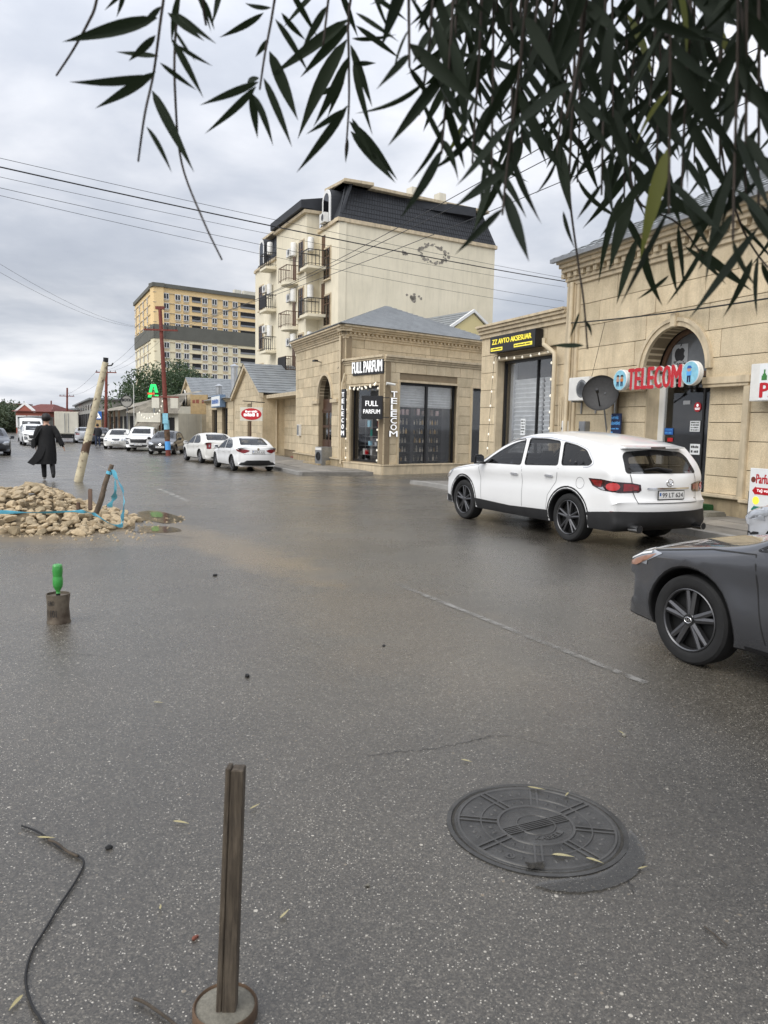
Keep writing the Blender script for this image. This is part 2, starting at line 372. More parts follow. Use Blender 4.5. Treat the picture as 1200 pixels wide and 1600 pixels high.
DV = Vector((-.36794, .92985, 0)); NV = Vector((-.92985, -.36794, 0))       # along the shops / out towards the street
TA = Vector((6.663, 14.047, 0)); SB = Vector((-1.83, 34.153, 0))
ROT = math.atan2(DV.y, DV.x)
def frame(o, az):                                              # local x axis = az (deg from +Y to +X)
    return math.atan2(math.cos(R(az)), math.sin(R(az)))
pm('pavement', (.22, .205, .18), .75, var=.25, vs=2.5, bump=.25, bs=40, fine=.4, fs=70); pm('paver', (.27, .25, .22), .7, var=.2, vs=3, bump=.2, ov=.22, fine=.3)
pm('line_paint', (.42, .41, .38), .55, var=.3, vs=12)
def worn_paint(name, col, thr):
    m = bpy.data.materials.new(name); m.use_nodes = True; MT[name] = m
    t = m.node_tree; b = t.nodes['Principled BSDF']; b.inputs['Roughness'].default_value = .5
    b.inputs['Base Color'].default_value = (*col, 1)
    pos = N(t, 'ShaderNodeNewGeometry').outputs['Position']
    f = mathn(t, 'ADD', mathn(t, 'MULTIPLY', noise(t, pos, 130, 3, .7), .6), mathn(t, 'MULTIPLY', noise(t, pos, 5, 4, .6), .55))
    a = ramp(t, f, [(thr, (0, 0, 0)), (thr+.09, (1, 1, 1))])
    LK(t, a, b.inputs['Alpha'])
worn_paint('worn_line', (.23, .22, .20), .525); worn_paint('worn_line_far', (.45, .44, .40), .55)
def stripe(a, b, wd, mat, dz=.004):
    a = Vector((a[0], a[1])); b = Vector((b[0], b[1])); d = (b-a).normalized(); n = Vector((-d.y, d.x))*wd/2
    mb = MB(); k = 6
    for i in range(k+1):
        p = a.lerp(b, i/k)
        for s_ in (1, -1): q = p+n*s_; mb.v.append((q.x, q.y, gz(q.x, q.y)+dz))
    for i in range(k): mb.f.append((2*i, 2*i+1, 2*i+3, 2*i+2)); mb.m.append(0)
    o = mb.done('lane_marking', mat); struct(o); return o
stripe(G(620, 913), G(1010, 1068), .065, 'worn_line'); stripe(G(248, 764), G(296, 784), .11, 'worn_line_far')
stripe(G(152, 726), G(176, 736), .11, 'worn_line_far'); stripe(G(112, 711), G(121, 715), .11, 'worn_line_far')
stripe(G(0, 742), G(104, 744.5), .22, 'worn_line_far', .005)
# pavements: a kerbed strip along the shops, concrete slabs as pieces
def pavement(name, o, u0, u1, d0, d1, h, slab, near=None, seed=1):
    r_ = random.Random(seed); mb = MB(); k = max(2, int((u1-u0)/1.5))
    P = lambda u, d, z: tuple((o+DV*u+NV*d).xy)+(gz(*(o+DV*u+NV*d).xy)+z,)
    for i in range(k):
        a, b = u0+(u1-u0)*i/k, u0+(u1-u0)*(i+1)/k
        vs = [P(a, d0, h), P(b, d0, h), P(b, d1-.14, h), P(a, d1-.14, h), P(a, d1-.14, -.1), P(b, d1-.14, -.1), P(a, d0, -.1), P(b, d0, -.1)]
        mb.add(vs, [(0, 1, 2, 3), (3, 2, 5, 4), (0, 3, 4, 6), (1, 7, 5, 2)])
    root = struct(mb.done(name, 'pavement'))
    L = 1.0; u = u0; i = 0
    while u < u1-.02:
        e = min(u+L, u1)
        vs = [P(u+.006, d1-.13, h+.012), P(e-.006, d1-.13, h+.012), P(e-.006, d1, h+.004), P(u+.006, d1, h+.004), P(u+.006, d1-.13, -.05), P(e-.006, d1-.13, -.05), P(e-.006, d1+.01, -.05), P(u+.006, d1+.01, -.05)]
        MB().add(vs, [(0, 1, 2, 3), (3, 2, 6, 7), (0, 3, 7, 4), (1, 5, 6, 2), (0, 4, 5, 1)]).done('kerb_stone', 'kerb', root); u = e
    if slab:
        n0, n1 = near
        nu = int((n1-n0)/slab); nd = int((d1-.15-d0)/slab)
        for a in range(nu):
            for b in range(nd):
                ua, da = n0+a*slab, d0+.03+b*slab; z = h+.014+r_.uniform(0, .008)
                g = .008
                vs = [P(ua+g, da+g, z), P(ua+slab-g, da+g, z), P(ua+slab-g, da+slab-g, z), P(ua+g, da+slab-g, z)]
                vs += [(x, y, zz_-.03) for x, y, zz_ in vs]
                MB().add(vs, [(0, 1, 2, 3), (0, 4, 5, 1), (1, 5, 6, 2), (2, 6, 7, 3), (3, 7, 4, 0)]).done('paving_slab', 'paver', root)
    return root
pavement('pavement', TA, -9, 10.6, .0, 2.15, .10, .70, (-1.4, 6.3))
pavement('pavement', SB, -3.2, 62, -.2, 2.9, .12, .75, (-2.5, 6.5), 3)

def crack(pts, wd, seed):
    r_ = random.Random(seed); P = cat([tuple(G(*p)) for p in pts], 8); mb = MB()
    for i, p in enumerate(P):
        d = (P[min(i+1, len(P)-1)]-P[max(0, i-1)]).normalized(); n_ = Vector((-d.y, d.x, 0)); q = p+n_*r_.uniform(-.012, .012); w_ = wd*r_.uniform(.3, 1.)
        mb.v += [tuple(q+n_*w_+Vector((0, 0, .003))), tuple(q-n_*w_+Vector((0, 0, .003)))]
    for i in range(len(P)-1): mb.f.append((2*i, 2*i+1, 2*i+3, 2*i+2)); mb.m.append(0)
    struct(mb.done('road_crack', 'black_matte'))
for i, (pts, wd) in enumerate((([(575, 1182), (620, 1176), (680, 1170), (735, 1158), (770, 1150)], .0025), ([(735, 1158), (790, 1150), (850, 1163)], .002), ([(978, 1372), (985, 1385), (992, 1400)], .002), ([(150, 838), (200, 833), (255, 836), (300, 841)], .006), ([(30, 1030), (110, 1022), (180, 1030)], .0015), ([(620, 776), (660, 773), (690, 775)], .012))): crack(pts, wd, i)

# ------------------------------------------------------------------ building helpers
class Fr:                                    # facade frame: x along the wall, y out of the wall, z up
    def __init__(s, o, d): s.o = Vector((o[0], o[1], 0)); s.d = Vector((d[0], d[1], 0)).normalized(); s.n = Vector((-s.d.y, s.d.x, 0)); s.rot = math.atan2(s.d.y, s.d.x); s.zb = gz(o[0], o[1])
    def w(s, u, y, z): return s.o+s.d*u+s.n*y+Vector((0, 0, z))
    def px(s, px, py, y=0.):
        d = ray(px, py); q = s.o+s.n*y; t = q.dot(s.n)/d.dot(s.n); p = d*t
        return (p-s.o).dot(s.d), CAMH+p.z
TX = (-1, 0, 0); TY = (0, 0, 1)              # reading direction and up on a facade
_unit = {}
def unit_block():
    if 'b' not in _unit:
        o = MB().box(0, 1, -1, 0, 0, 1).done('block', 'stone', bev=.012); _unit['b'] = o.data; bpy.data.objects.remove(o)
    return _unit['b']
def block(parent, u0, u1, z0, z1, y=0., th=.06, mat='stone', name='stone_block', g=.007):
    o = bpy.data.objects.new(name, unit_block() if mat == 'stone' else _mat_block(mat)); COL.objects.link(o); o.parent = parent
    o.location = (u0+g, y, z0+g); o.scale = (u1-u0-2*g, th, z1-z0-2*g); return o
def _mat_block(mat):
    if mat not in _unit:
        o = MB().box(0, 1, -1, 0, 0, 1).done('block', mat, bev=.012); _unit[mat] = o.data; bpy.data.objects.remove(o)
    return _unit[mat]
def shaped(parent, L, Rr, z0, z1, y, th, mat, name='stone_block', n=6, g=.007):
    zs = [z0+g+(z1-z0-2*g)*i/n for i in range(n+1)]
    poly = [(L(z)+g, z) for z in zs]+[(Rr(z)-g, z) for z in reversed(zs)]
    if max(p[0] for p in poly[n+1:])-min(p[0] for p in poly[:n+1]) < .05: return
    return MB().prism(poly, lambda a, b, d: (a, d, b), y, y-th).done(name, mat, parent)
def block_wall(parent, u0, u1, z0, z1, ch, bl, rects=(), arch=None, y=0., th=.06, mat='stone', seed=0, name='stone_block'):
    """courses of stone blocks, leaving out rects (u0,u1,z0,z1) and an arch (uc,r,zspring) above a rect"""
    r_ = random.Random(seed); n = max(1, round((z1-z0)/ch)); h = (z1-z0)/n
    for k in range(n):
        a, b = z0+k*h, z0+(k+1)*h; free = [(u0, u1, None, None)]
        cuts = [(q[0], q[1]) for q in rects if q[2] < b-.03 and q[3] > a+.03]
        curved = None
        if arch and arch[2]+arch[1] > a+.03 and arch[2] < b:
            uc, ra, zs = arch
            hw_ = lambda z: (math.sqrt(max(0, ra*ra-(z-zs)**2)) if z > zs else ra) if z < zs+ra else 0.
            curved = (uc, hw_); cuts.append((uc-.001, uc+.001))
        cuts.sort(); segs = []; c = u0
        for q in cuts:
            if q[0] > c: segs.append((c, q[0]))
            c = max(c, q[1])
        if c < u1: segs.append((c, u1))
        for s0, s1 in segs:
            if s1-s0 < .04: continue
            if curved and abs(s1-curved[0]) < .01:          # left of the arch
                uc, hw_ = curved; m = uc-hw_(a)-.35
                if m > s0+.1: runs = (s0, m)
                else: runs = None; m = s0
                shaped(parent, lambda z: m, lambda z: uc-hw_(z), a, b, y, th, mat, name)
                if not runs: continue
                s0, s1 = runs
            elif curved and abs(s0-curved[0]) < .01:
                uc, hw_ = curved; m = uc+hw_(a)+.35
                if m < s1-.1: runs = (m, s1)
                else: runs = None; m = s1
                shaped(parent, lambda z: uc+hw_(z), lambda z: m, a, b, y, th, mat, name)
                if not runs: continue
                s0, s1 = runs
            p = s0
            while p < s1-.01:
                e = p+bl*r_.uniform(.75, 1.35)
                if s1-e < bl*.45: e = s1
                block(parent, p, e, a, b, y+r_.uniform(-.004, .004), th, mat, name); p = e
def backing(parent, u0, u1, z0, z1, rects, y0, y1, mat='joint', arch=None, name='wall'):
    mb = MB(); us = sorted({u0, u1, *[q[0] for q in rects], *[q[1] for q in rects]}); us = [u for u in us if u0 <= u <= u1]
    for a, b in zip(us, us[1:]):
        m = (a+b)/2; c = z0
        for q in sorted([q for q in rects if q[0] <= m <= q[1]], key=lambda q: q[2]):
            if q[2] > c: mb.box(a, b, y0, y1, c, q[2])
            c = max(c, q[3])
        if c < z1:
            if arch and abs(m-arch[0]) < arch[1] and c <= arch[2]+.01:      # spandrel over the arch
                uc, ra, zs = arch; k = 20
                poly = [(uc-ra, zs)]+[(uc-ra*math.cos(math.pi*i/k), zs+ra*math.sin(math.pi*i/k)) for i in range(1, k)]+[(uc+ra, zs)]
                for i in range(k):
                    (xa, za), (xb, zb) = poly[i], poly[i+1]
                    mb.prism([(xa, za), (xb, zb), (xb, z1), (xa, z1)], lambda p, q, d: (p, d, q), y0, y1)
            else: mb.box(a, b, y0, y1, c, z1)
    return mb.done(name, mat, parent)
def cornice(parent, u0, u1, z, steps, name='cornice', mat='stone_trim', ret=0):
    """steps: (height, projection) from below"""
    mb = MB(); c = z
    for i, (h, p) in enumerate(steps): mb.box(u0-(p if ret else 0), u1+(p if ret else 0), -.2-.002*i, p, c, c+h); c += h
    return mb.done(name, mat, parent, bev=.008)
def roofslope(parent, e0, e1, t0, t1, rows, mat='roof_tile', name='roof', step=.03, wave=0):
    """stepped rows of metal tiles between an eave e0-e1 and a top line t0-t1"""
    e0, e1, t0, t1 = map(Vector, (e0, e1, t0, t1)); mb = MB()
    n = (e1-e0).cross(t0-e0)
    if n.length < 1e-6: n = (e1-e0).cross(t1-e0)
    n.normalize()
    if n.z < 0: n = -n
    for i in range(rows):
        a, b = i/rows, (i+1)/rows+.1/rows; b = min(b, 1)
        k = max(1, int((e1-e0).length*wave)) if wave else 1
        lo_ = [e0.lerp(t0, a).lerp(e1.lerp(t1, a), j/k) for j in range(k+1)]; hi_ = [e0.lerp(t0, b).lerp(e1.lerp(t1, b), j/k) for j in range(k+1)]
        for j in range(k):
            l0, l1, h0, h1 = lo_[j]+n*step, lo_[j+1]+n*step, hi_[j], hi_[j+1]
            if wave:
                mid_l = (l0+l1)/2+n*.02; mid_h = (h0+h1)/2+n*.012
                mb.add([lo_[j]-n*.01, lo_[j+1]-n*.01, l1, l0, mid_l, h0, h1, mid_h], [(0, 1, 2, 4, 3), (3, 4, 7, 5), (4, 2, 6, 7)])
            else: mb.add([lo_[j]-n*.01, lo_[j+1]-n*.01, l1, l0, h0, h1], [(0, 1, 2, 3), (3, 2, 5, 4)])
    return mb.done(name, mat, parent)
def arch_ring(parent, uc, zs, ra, wd, y0, y1, mat, name='arch_trim', legs=0., n=24):
    mb = MB(); P = []
    for i in range(n+1):
        a = math.pi*i/n; P.append((uc-ra*math.cos(a), zs+ra*math.sin(a), uc-(ra+wd)*math.cos(a), zs+(ra+wd)*math.sin(a)))
    if legs: P = [(uc-ra, zs-legs, uc-ra-wd, zs-legs)]+P+[(uc+ra, zs-legs, uc+ra+wd, zs-legs)]
    for p, q in zip(P, P[1:]):
        mb.prism([(p[0], p[1]), (q[0], q[1]), (q[2], q[3]), (p[2], p[3])], lambda a, b, d: (a, d, b), y0, y1)
    return mb.done(name, mat, parent)
def arch_pane(mb, uc, zs, ra, y0, y1, n=20):
    mb.prism([(uc-ra*math.cos(math.pi*i/n), zs+ra*math.sin(math.pi*i/n)) for i in range(n+1)], lambda a, b, d: (a, d, b), y0, y1); return mb
def pipe(pts, r, mat, label, group=None):
    o = MB().tube(pts, r, 10).done('drain_pipe', mat, smooth=50); return tag(o, label, 'pipe', group)
def ac_unit(name, label, loc, rot, s=1., group=None, mat='white_plastic'):
    t = thing(name, label, 'air conditioner', loc, rot, group)
    MB().box(-.4*s, .4*s, 0, .28*s, 0, .55*s).done('casing', mat, t, bev=.012)
    mb = MB()
    for i in range(7): mb.lathe([(.20*s*(i+1)/7, .282*s), (.20*s*(i+1)/7-.006, .292*s)], 20, (-.12*s, 0, .275*s), 'y')
    mb.done('fan_grille', 'grey_metal', t)
    MB().lathe([(.21*s, .2805*s), (.21*s, .281*s), (.0, .2812*s)], 20, (-.12*s, 0, .275*s), 'y').done('fan_opening', 'black_matte', t)
    mb = MB()
    for q in (-.28, .28): mb.box(q*s-.015, q*s+.015, -.05, .25*s, -.035, 0); mb.box(q*s-.015, q*s+.015, -.05, -.02, -.3*s, 0)
    mb.done('bracket', 'grey_metal', t)
    return t

# ------------------------------------------------------------------ telecom building
T = Fr(TA, DV)
tb = thing('shop_building', 'big tan stone shop building with arched doorway under the red telecom sign', 'building', TA, ROT)
AR = (2.12, .90, 2.92)                        # arch centre, radius, spring
DOOR = (AR[0]-AR[1], AR[0]+AR[1], .45, AR[2]); NICHE = (.22, DOOR[0], .45, 2.60); NICHL = (DOOR[1], 3.98, .45, 2.60)
backing(tb, -7, 5.9, -.1, 5.3, [DOOR, (.22, DOOR[0], .45, 2.6), (DOOR[1], 3.98, .45, 2.6)], -.4, -.045, arch=AR)
block_wall(tb, -4.2, 5.42, .47, 5.22, .52, 1.5, [DOOR, NICHE, NICHL], AR, 0., .05, seed=3)
for nc in (NICHE, NICHL):
    boxpart('niche_back', tb, 'joint', nc[0], nc[1], -.4, -.165, .45, 2.62)
    block_wall(tb, nc[0]+.02, nc[1]-.02, .5, 2.56, .345, 2.2, y=-.13, th=.04, seed=5, name='niche_block')
    mb = MB(); a, b = nc[0], nc[1]
    mb.box(a-.14, b+.14 if nc is NICHL else b+.02, -.02, .075, 2.60, 2.74); mb.box(a-.10, b+.02, -.02, .05, 2.54, 2.60)
    mb.done('niche_lintel', 'stone_trim', tb, bev=.01)
for c in (.16, 4.04): boxpart('niche_pilaster', tb, 'stone_trim', c-.09, c+.07, -.03, .055, .45, 2.54, .012)
arch_ring(tb, AR[0], AR[2], AR[1], .10, -.4, .035, 'stone_trim'); arch_ring(tb, AR[0], AR[2], AR[1]+.10, .07, -.04, .065, 'stone_trim')
boxpart('keystone', tb, 'stone_trim', AR[0]-.08, AR[0]+.08, -.04, .10, AR[2]+AR[1]-.02, AR[2]+AR[1]+.26, .015)
for s_, u in ((1, DOOR[1]), (-1, DOOR[0])):
    boxpart('door_reveal', tb, 'stone_trim', u-.001 if s_ > 0 else u-.03, u+.03 if s_ > 0 else u+.001, -.55, -.14, .45, AR[2])
# plinth with ledge
for a, b in ((-7, .22-.1), (DOOR[1]+.05, 5.95)):
    boxpart('plinth', tb, 'stone_dark', a, b, -.3, .07, 0, .40, .01); boxpart('plinth_ledge', tb, 'stone_trim', a, b, -.3, .12, .40, .47, .012)
boxpart('plinth', tb, 'stone_dark', .13, DOOR[0]-.0, -.3, -.03, 0, .44, .01); boxpart('sill_ledge', tb, 'stone_trim', .10, DOOR[0]-.02, -.3, .07, .44, .50, .012)
boxpart('threshold', tb, 'concrete', DOOR[0], DOOR[1], -.7, .05, 0, .44)
# corner pilaster in fluted strips
for i in range(4): boxpart('pilaster_strip', tb, 'stone_trim', 5.42+i*.12, 5.53+i*.12, -.3, .05+.03*(i % 2), .47, 5.2, .01)
boxpart('side_wall', tb, 'stone', 5.68, 5.9, -9, -.31, -.1, 5.3)
cornice(tb, -7, 5.95, 5.20, [(.10, .06), (.08, .11)]); cornice(tb, -7, 5.95, 5.50, [(.10, .24), (.09, .32), (.10, .40)], 'cornice_top', ret=0)
boxpart('frieze', tb, 'stone_trim', -7, 5.93, -.3, .09, 5.38, 5.50)
u = -1.0
while u < 5.9: boxpart('dentil', tb, 'stone_trim', u, u+.13, .09, .19, 5.385, 5.498); u += .255
roofslope(tb, (6.05, .48, 5.80), (-8, .48, 5.80), (1.2, -4.6, 8.4), (-8, -4.6, 8.4), 15, 'roof_tile', wave=3)
roofslope(tb, (6.05, .48, 5.80), (6.05, -9.6, 5.80), (1.2, -4.6, 8.4), (1.2, -4.61, 8.4), 15, 'roof_tile')
MB().box(-8, 6.07, .40, .50, 5.74, 5.83).done('gutter', 'grey_metal', tb)
# recessed shop front behind the arch
GY = -.5
for a, b, c, d in ((DOOR[0], DOOR[0]+.07, .45, AR[2]), (DOOR[1]-.16, DOOR[1]-.0, .45, AR[2])): boxpart('door_jamb', tb, 'white_paint', a, b, GY-.05, GY+.03, c, d)
arch_ring(tb, AR[0], AR[2], AR[1]-.10, .10, GY-.05, GY+.05, 'brown_frame', 'fanlight_frame')
boxpart('transom', tb, 'brown_frame', DOOR[0]+.06, DOOR[1]-.06, GY-.045, GY+.045, AR[2]-.10, AR[2])
boxpart('door_mullion', tb, 'black_metal', 1.70, 1.75, GY-.03, GY+.02, .45, AR[2]-.1); boxpart('door_rail', tb, 'black_metal', DOOR[0]+.07, DOOR[1]-.16, GY-.03, GY+.02, .45, .55)
arch_pane(MB(), AR[0], AR[2], AR[1]-.10, GY-.01, GY).done('fanlight_pane', 'window_grey', tb)  # opaque grey puts the reflected sky into the pane colour
for a, b in ((DOOR[0]+.07, 1.70), (1.75, DOOR[1]-.16)): boxpart('door_pane', tb, 'shop_glass', a, b, GY-.012, GY, .55, AR[2]-.1)
# dark room behind
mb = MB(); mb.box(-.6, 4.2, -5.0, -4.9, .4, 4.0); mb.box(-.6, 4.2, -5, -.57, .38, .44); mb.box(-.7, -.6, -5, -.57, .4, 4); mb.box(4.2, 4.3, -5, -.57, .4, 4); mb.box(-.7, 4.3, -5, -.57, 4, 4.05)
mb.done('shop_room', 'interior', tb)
mb = MB()
for i in range(5): mb.box(.2, 3.6, -4.9, -4.55, .9+i*.45, .93+i*.45)
mb.done('wall_shelf', 'grey_metal', tb)
for i in range(26):
    k = i % 5; c = ('sign_blue', 'interior_pale', 'sign_red', 'white_plastic', 'interior', 'sky_blue')[rnd.randrange(6)]
    u = rnd.uniform(.3, 3.4); tag(boxpart('phone_box', None, c, 0, .16, 0, .1, 0, rnd.uniform(.12, .26)), 'small boxed phone accessory on the wall shelf inside the arched telecom shop', 'box', 'boxed goods in the telecom shop')
    o = COL.objects[-1]; o.location = T.w(u, -4.75, .931+k*.45); o.rotation_euler = (0, 0, ROT)
lp = thing('ceiling_lamp', 'lit white flat ceiling lamp glowing inside the arched telecom doorway', 'lamp', T.w(1.75, -1.6, 2.9), ROT)
MB().box(-.3, .3, -.3, .3, .03, .08).done('lamp_body', 'white_paint', lp, bev=.02); MB().box(-.27, .27, -.27, .27, 0, .03).done('diffuser', 'lamp_panel', lp)
MB().tube([(0, 0, .08), (0, 0, 1.1)], .01, 6).done('rod', 'white_paint', lp)
# stickers and posters on the glass
def sheetpart(name, label, cat_, fr, u, z, w, h, y, mat, th=.006, tilt=0):
    t = thing(name, label, cat_, fr.w(u, y, z), fr.rot)
    MB().box(-w/2, w/2, 0, th, -h/2, h/2).done('sheet', mat, t)
    return t
def tline(t, body, x, z, w, h, mat='ink', y=.0065, bold=.01): return text(body, 'lettering', mat, t, (x, y, z), TX, TY, w, h, .001, bold)
t = thing('apple_poster', 'pale square poster with dark apple and the word Tamir in the fanlight', 'poster', T.w(2.50, GY+.005, 3.26), ROT)
MB().box(-.23, .23, 0, .004, -.26, .26).done('sheet', 'interior_pale', t)
ap = [(.0, .10), (.05, .125), (.10, .11), (.14, .06), (.115, .015), (.12, -.03), (.15, -.06), (.12, -.12), (.08, -.15), (.04, -.145), (0, -.135), (-.04, -.145), (-.08, -.15), (-.12, -.11), (-.15, -.04), (-.145, .04), (-.11, .10), (-.05, .125)]
mb = MB(); mb.prism([(-x, z+.06) for x, z in ap], lambda a, b, d: (a, d, b), .0045, .006)
mb.prism([(-x, z+.06) for x, z in ((0, .15), (.01, .19), (.05, .215), (.04, .17))], lambda a, b, d: (a, d, b), .0045, .006); mb.done('apple_mark', 'ink', t)
tline(t, 'Tamir', .17, -.22, .36, .13, bold=.02)
t = sheetpart('repair_poster', 'white repair poster with a man in a white shirt on the shop glass', 'poster', T, *T.px(1022, 658, GY+.01), .42, .86, GY+.008, 'sign_paper')
tline(t, 'TAMIR', .08, .22, .2, .055, bold=.02)
for i in range(5): scribble(t, .18 if i < 2 else .19, .15-.05*i, .3 if i < 2 else .16, .025, seed=i)
mb = MB(); mb.prism([(-.20, -.36), (.0, -.36), (.03, -.22), (-.02, -.10), (-.08, -.05), (-.14, -.05), (-.20, -.1)], lambda a, b, d: (a, d, b), .007, .009); mb.done('shirt', 'white_paint', t)
mb = MB(); mb.lathe([(.055, .007), (.055, .009), (0, .0095)], 14, (-.11, 0, .03), 'y', sy=1.25); mb.box(-.13, -.08, .007, .0085, -.06, -.02); mb.done('face', 'skin', t)
mb = MB(); mb.prism([(-.17, .04), (-.16, .10), (-.11, .12), (-.06, .10), (-.05, .04), (-.08, .07), (-.14, .07)], lambda a, b, d: (a, d, b), .0097, .011); mb.prism([(-.15, -.01), (-.11, -.045), (-.07, -.01), (-.11, -.02)], lambda a, b, d: (a, d, b), .0097, .011); mb.done('hair', 'ink', t)
mb = MB(); mb.prism([(-.21, .43), (.21, .43), (.21, .36), (.0, .40), (-.21, .34)], lambda a, b, d: (a, d, b), .007, .009); mb.prism([(-.21, -.43), (.21, -.43), (.21, -.34), (0, -.37), (-.21, -.32)], lambda a, b, d: (a, d, b), .007, .009); mb.done('banner', 'navy', t)
for nm, lb, px, py, w_, h_, mt_, tx, tm in (
        ('open_sticker', 'small blue lit opening hours sticker on the dark shop door', 1045, 674, .26, .14, 'sign_blue', ['AÇIQDIR', '-'], 'text_blue'),
        ('notice_sheet', 'upper pale notice sheet with four text lines on the shop door', 1086, 666, .28, .22, 'sign_paper', ['-']*4, 'ink'),
        ('notice_sheet', 'lower pale notice sheet with two text lines on the shop door', 1086, 702, .28, .22, 'sign_paper', ['-']*2, 'ink'),
        ('label_strip', 'small grey and white label strip high on the door glass', 1073, 629, .20, .08, 'interior_pale', [], 'ink'),
        ('price_strip', 'small red strip label low on the telecom door glass', 1047, 687, .16, .08, 'sign_red', [], 'ink')):
    u, z = T.px(px, py, GY+.01); t = sheetpart(nm, lb, 'sticker', T, u, z, w_, h_, GY+.008, mt_)
    for i, b_ in enumerate(tx):
        hh = h_/(len(tx)*1.9+.6); (scribble(t, w_*.40, h_/2-(i*1.9+1.7)*hh, w_*.8, hh, tm, seed=i) if b_ == '-' else tline(t, b_, w_*.40, h_/2-(i*1.9+1.7)*hh, w_*.8, hh, tm))
u, z = T.px(1090, 636, GY+.01); t = thing('round_sticker', 'round red sticker with white mark on the telecom door glass', 'sticker', T.w(u, GY+.008, z), ROT)
MB().lathe([(.10, 0), (.10, .006), (0, .0062)], 24, (0, 0, 0), 'y').done('disc', 'sign_red', t); mb = MB(); mb.lathe([(.03, .0063), (.03, .009), (0, .0092)], 12, (0, 0, .035), 'y'); mb.box(-.07, .07, .0063, .008, -.03, -.015); mb.box(-.06, .06, .0063, .008, -.055, -.04); mb.done('mark', 'sign_white', t)
# TELECOM sign
SY = .28
uL, zL = T.px(985, 604, SY); uR, zR = T.px(1069, 605, SY); _, zT = T.px(1069, 569, SY)
t = thing('telecom_sign', 'red block lettered sign reading TELECOM between two round light boxes', 'sign', T.w(0, SY, 0), ROT)
n7 = 'TELECOM'; W7 = (uL-uR); cx = uL; ws = [.95, .9, .85, .9, 1.05, 1.1, 1.3]; S7 = sum(ws)
z0 = zR+.01
for ch, q in zip(n7, ws):
    wl = W7*q/S7; text(ch, 'letter', 'sign_red', t, (cx-.025, .02, z0), TX, TY, wl-.045, zT-zR-.02, .06, .034, side='white_paint'); cx -= wl
mb = MB()
for q in (z0+.08, z0+.26): mb.box(uR-.05, uL+.05, -.02, .02, q-.012, q+.012)
for q in (uR+.2, uL-.2): mb.bar((q, -SY, z0+.17), (q, 0, z0+.17), .03)
mb.done('rail', 'grey_metal', t)
def disc_sign(px, py, rr, two):
    u, z = T.px(px, py, SY+.05)
    d = MB().lathe([(rr, 0), (rr, .10), (rr*.96, .11), (0, .111)], 40, (u, 0, z), 'y').done('light_box', 'white_paint', t, smooth=40)
    MB().lathe([(rr*.93, .112), (0, .1135)], 40, (u, 0, z), 'y').done('face', 'sky_blue', d)
    def fig(cx_, sc, cap, shirt):
        q = lambda pts: [(u-(cx_+x)*rr*sc, z+y*rr*sc) for x, y in pts]
        pr = lambda pts, m, nm, e: MB().prism(q(pts), lambda a, b, dd: (a, dd, b), .114, .116+e).done(nm, m, d)
        pr([(-.2, -.75), (-.05, -.75), (-.02, -.3), (.02, -.3), (.05, -.75), (.2, -.75), (.2, .0), (-.2, .0)], 'navy', 'trousers', 0)
        pr([(-.25, -.2), (.25, -.2), (.28, .15), (-.28, .15)], shirt, 'shirt', .001)
        pr([(.22*math.cos(a*.6), .32+.2*math.sin(a*.6)) for a in range(10)], 'skin', 'face_patch', .002)
        pr([(-.26, .38), (.26, .38), (.3, .42), (.15, .6), (-.15, .6)], cap, 'cap', .003)
    if two: fig(-.35, .8, 'ink', 'skin'); fig(.38, .8, 'ink', 'orange')
    else: fig(-.1, 1.0, 'sign_blue', 'text_blue')
disc_sign(972, 594, .225, True); disc_sign(1082, 583, .235, False)
# white light box at the right edge: only its left end stands in the picture
u0_, z1_ = T.px(1174, 569, .3); _, z0_ = T.px(1174, 627, .3)
t = thing('perfume_light_box', 'white wrapped light box with red letters PARFUM at the frame side', 'sign', T.w(0, 0, 0), ROT)
MB().box(u0_-2.6, u0_, .08, .30, z0_, z1_).done('box', 'white_plastic', t, bev=.01)
MB().box(u0_-2.58, u0_-.20, .301, .304, z0_+.02, z1_-.02).done('face', 'sign_paper', t)
text('PARFUM', 'lettering', 'sign_red', t, (u0_-.235, .305, z0_+.06), TX, TY, 1.5, .25, .004, .04)
text('FULL', 'lettering', 'sign_red', t, (u0_-.42, .305, z0_+.36), TX, TY, .8, .17, .004, .04)
mb = MB(); mb.box(u0_-.36, u0_-.25, .305, .309, z0_+.36, z0_+.44); mb.box(u0_-.34, u0_-.27, .305, .309, z0_+.44, z0_+.47); mb.box(u0_-.32, u0_-.29, .305, .309, z0_+.47, z0_+.54); mb.done('bottle_print', 'leaf_green', t)
[MB().bar((q, -.05, z0_+.3), (q, .1, z0_+.3), .04).done('bracket', 'grey_metal', t) for q in (u0_-.3, u0_-2.2)]
# blue service board
u, z = T.px(961, 664, .03); t = thing('service_board', 'dark blue board reading Servis Xidmetleri beside the white door post', 'sign', T.w(u, .02, z), ROT)
MB().box(-.22, .22, 0, .03, -.42, .26).done('board', 'navy', t, bev=.005)
tline(t, 'Servis', .13, .13, .26, .09, 'text_blue', .031, .02); tline(t, 'Xidmətləri', .19, .0, .38, .09, 'text_blue', .031, .02)
for i in range(4): scribble(t, .18, -.10-.08*i, (.34, .14, .30, .2)[i], .035, 'text_blue', .031, i)
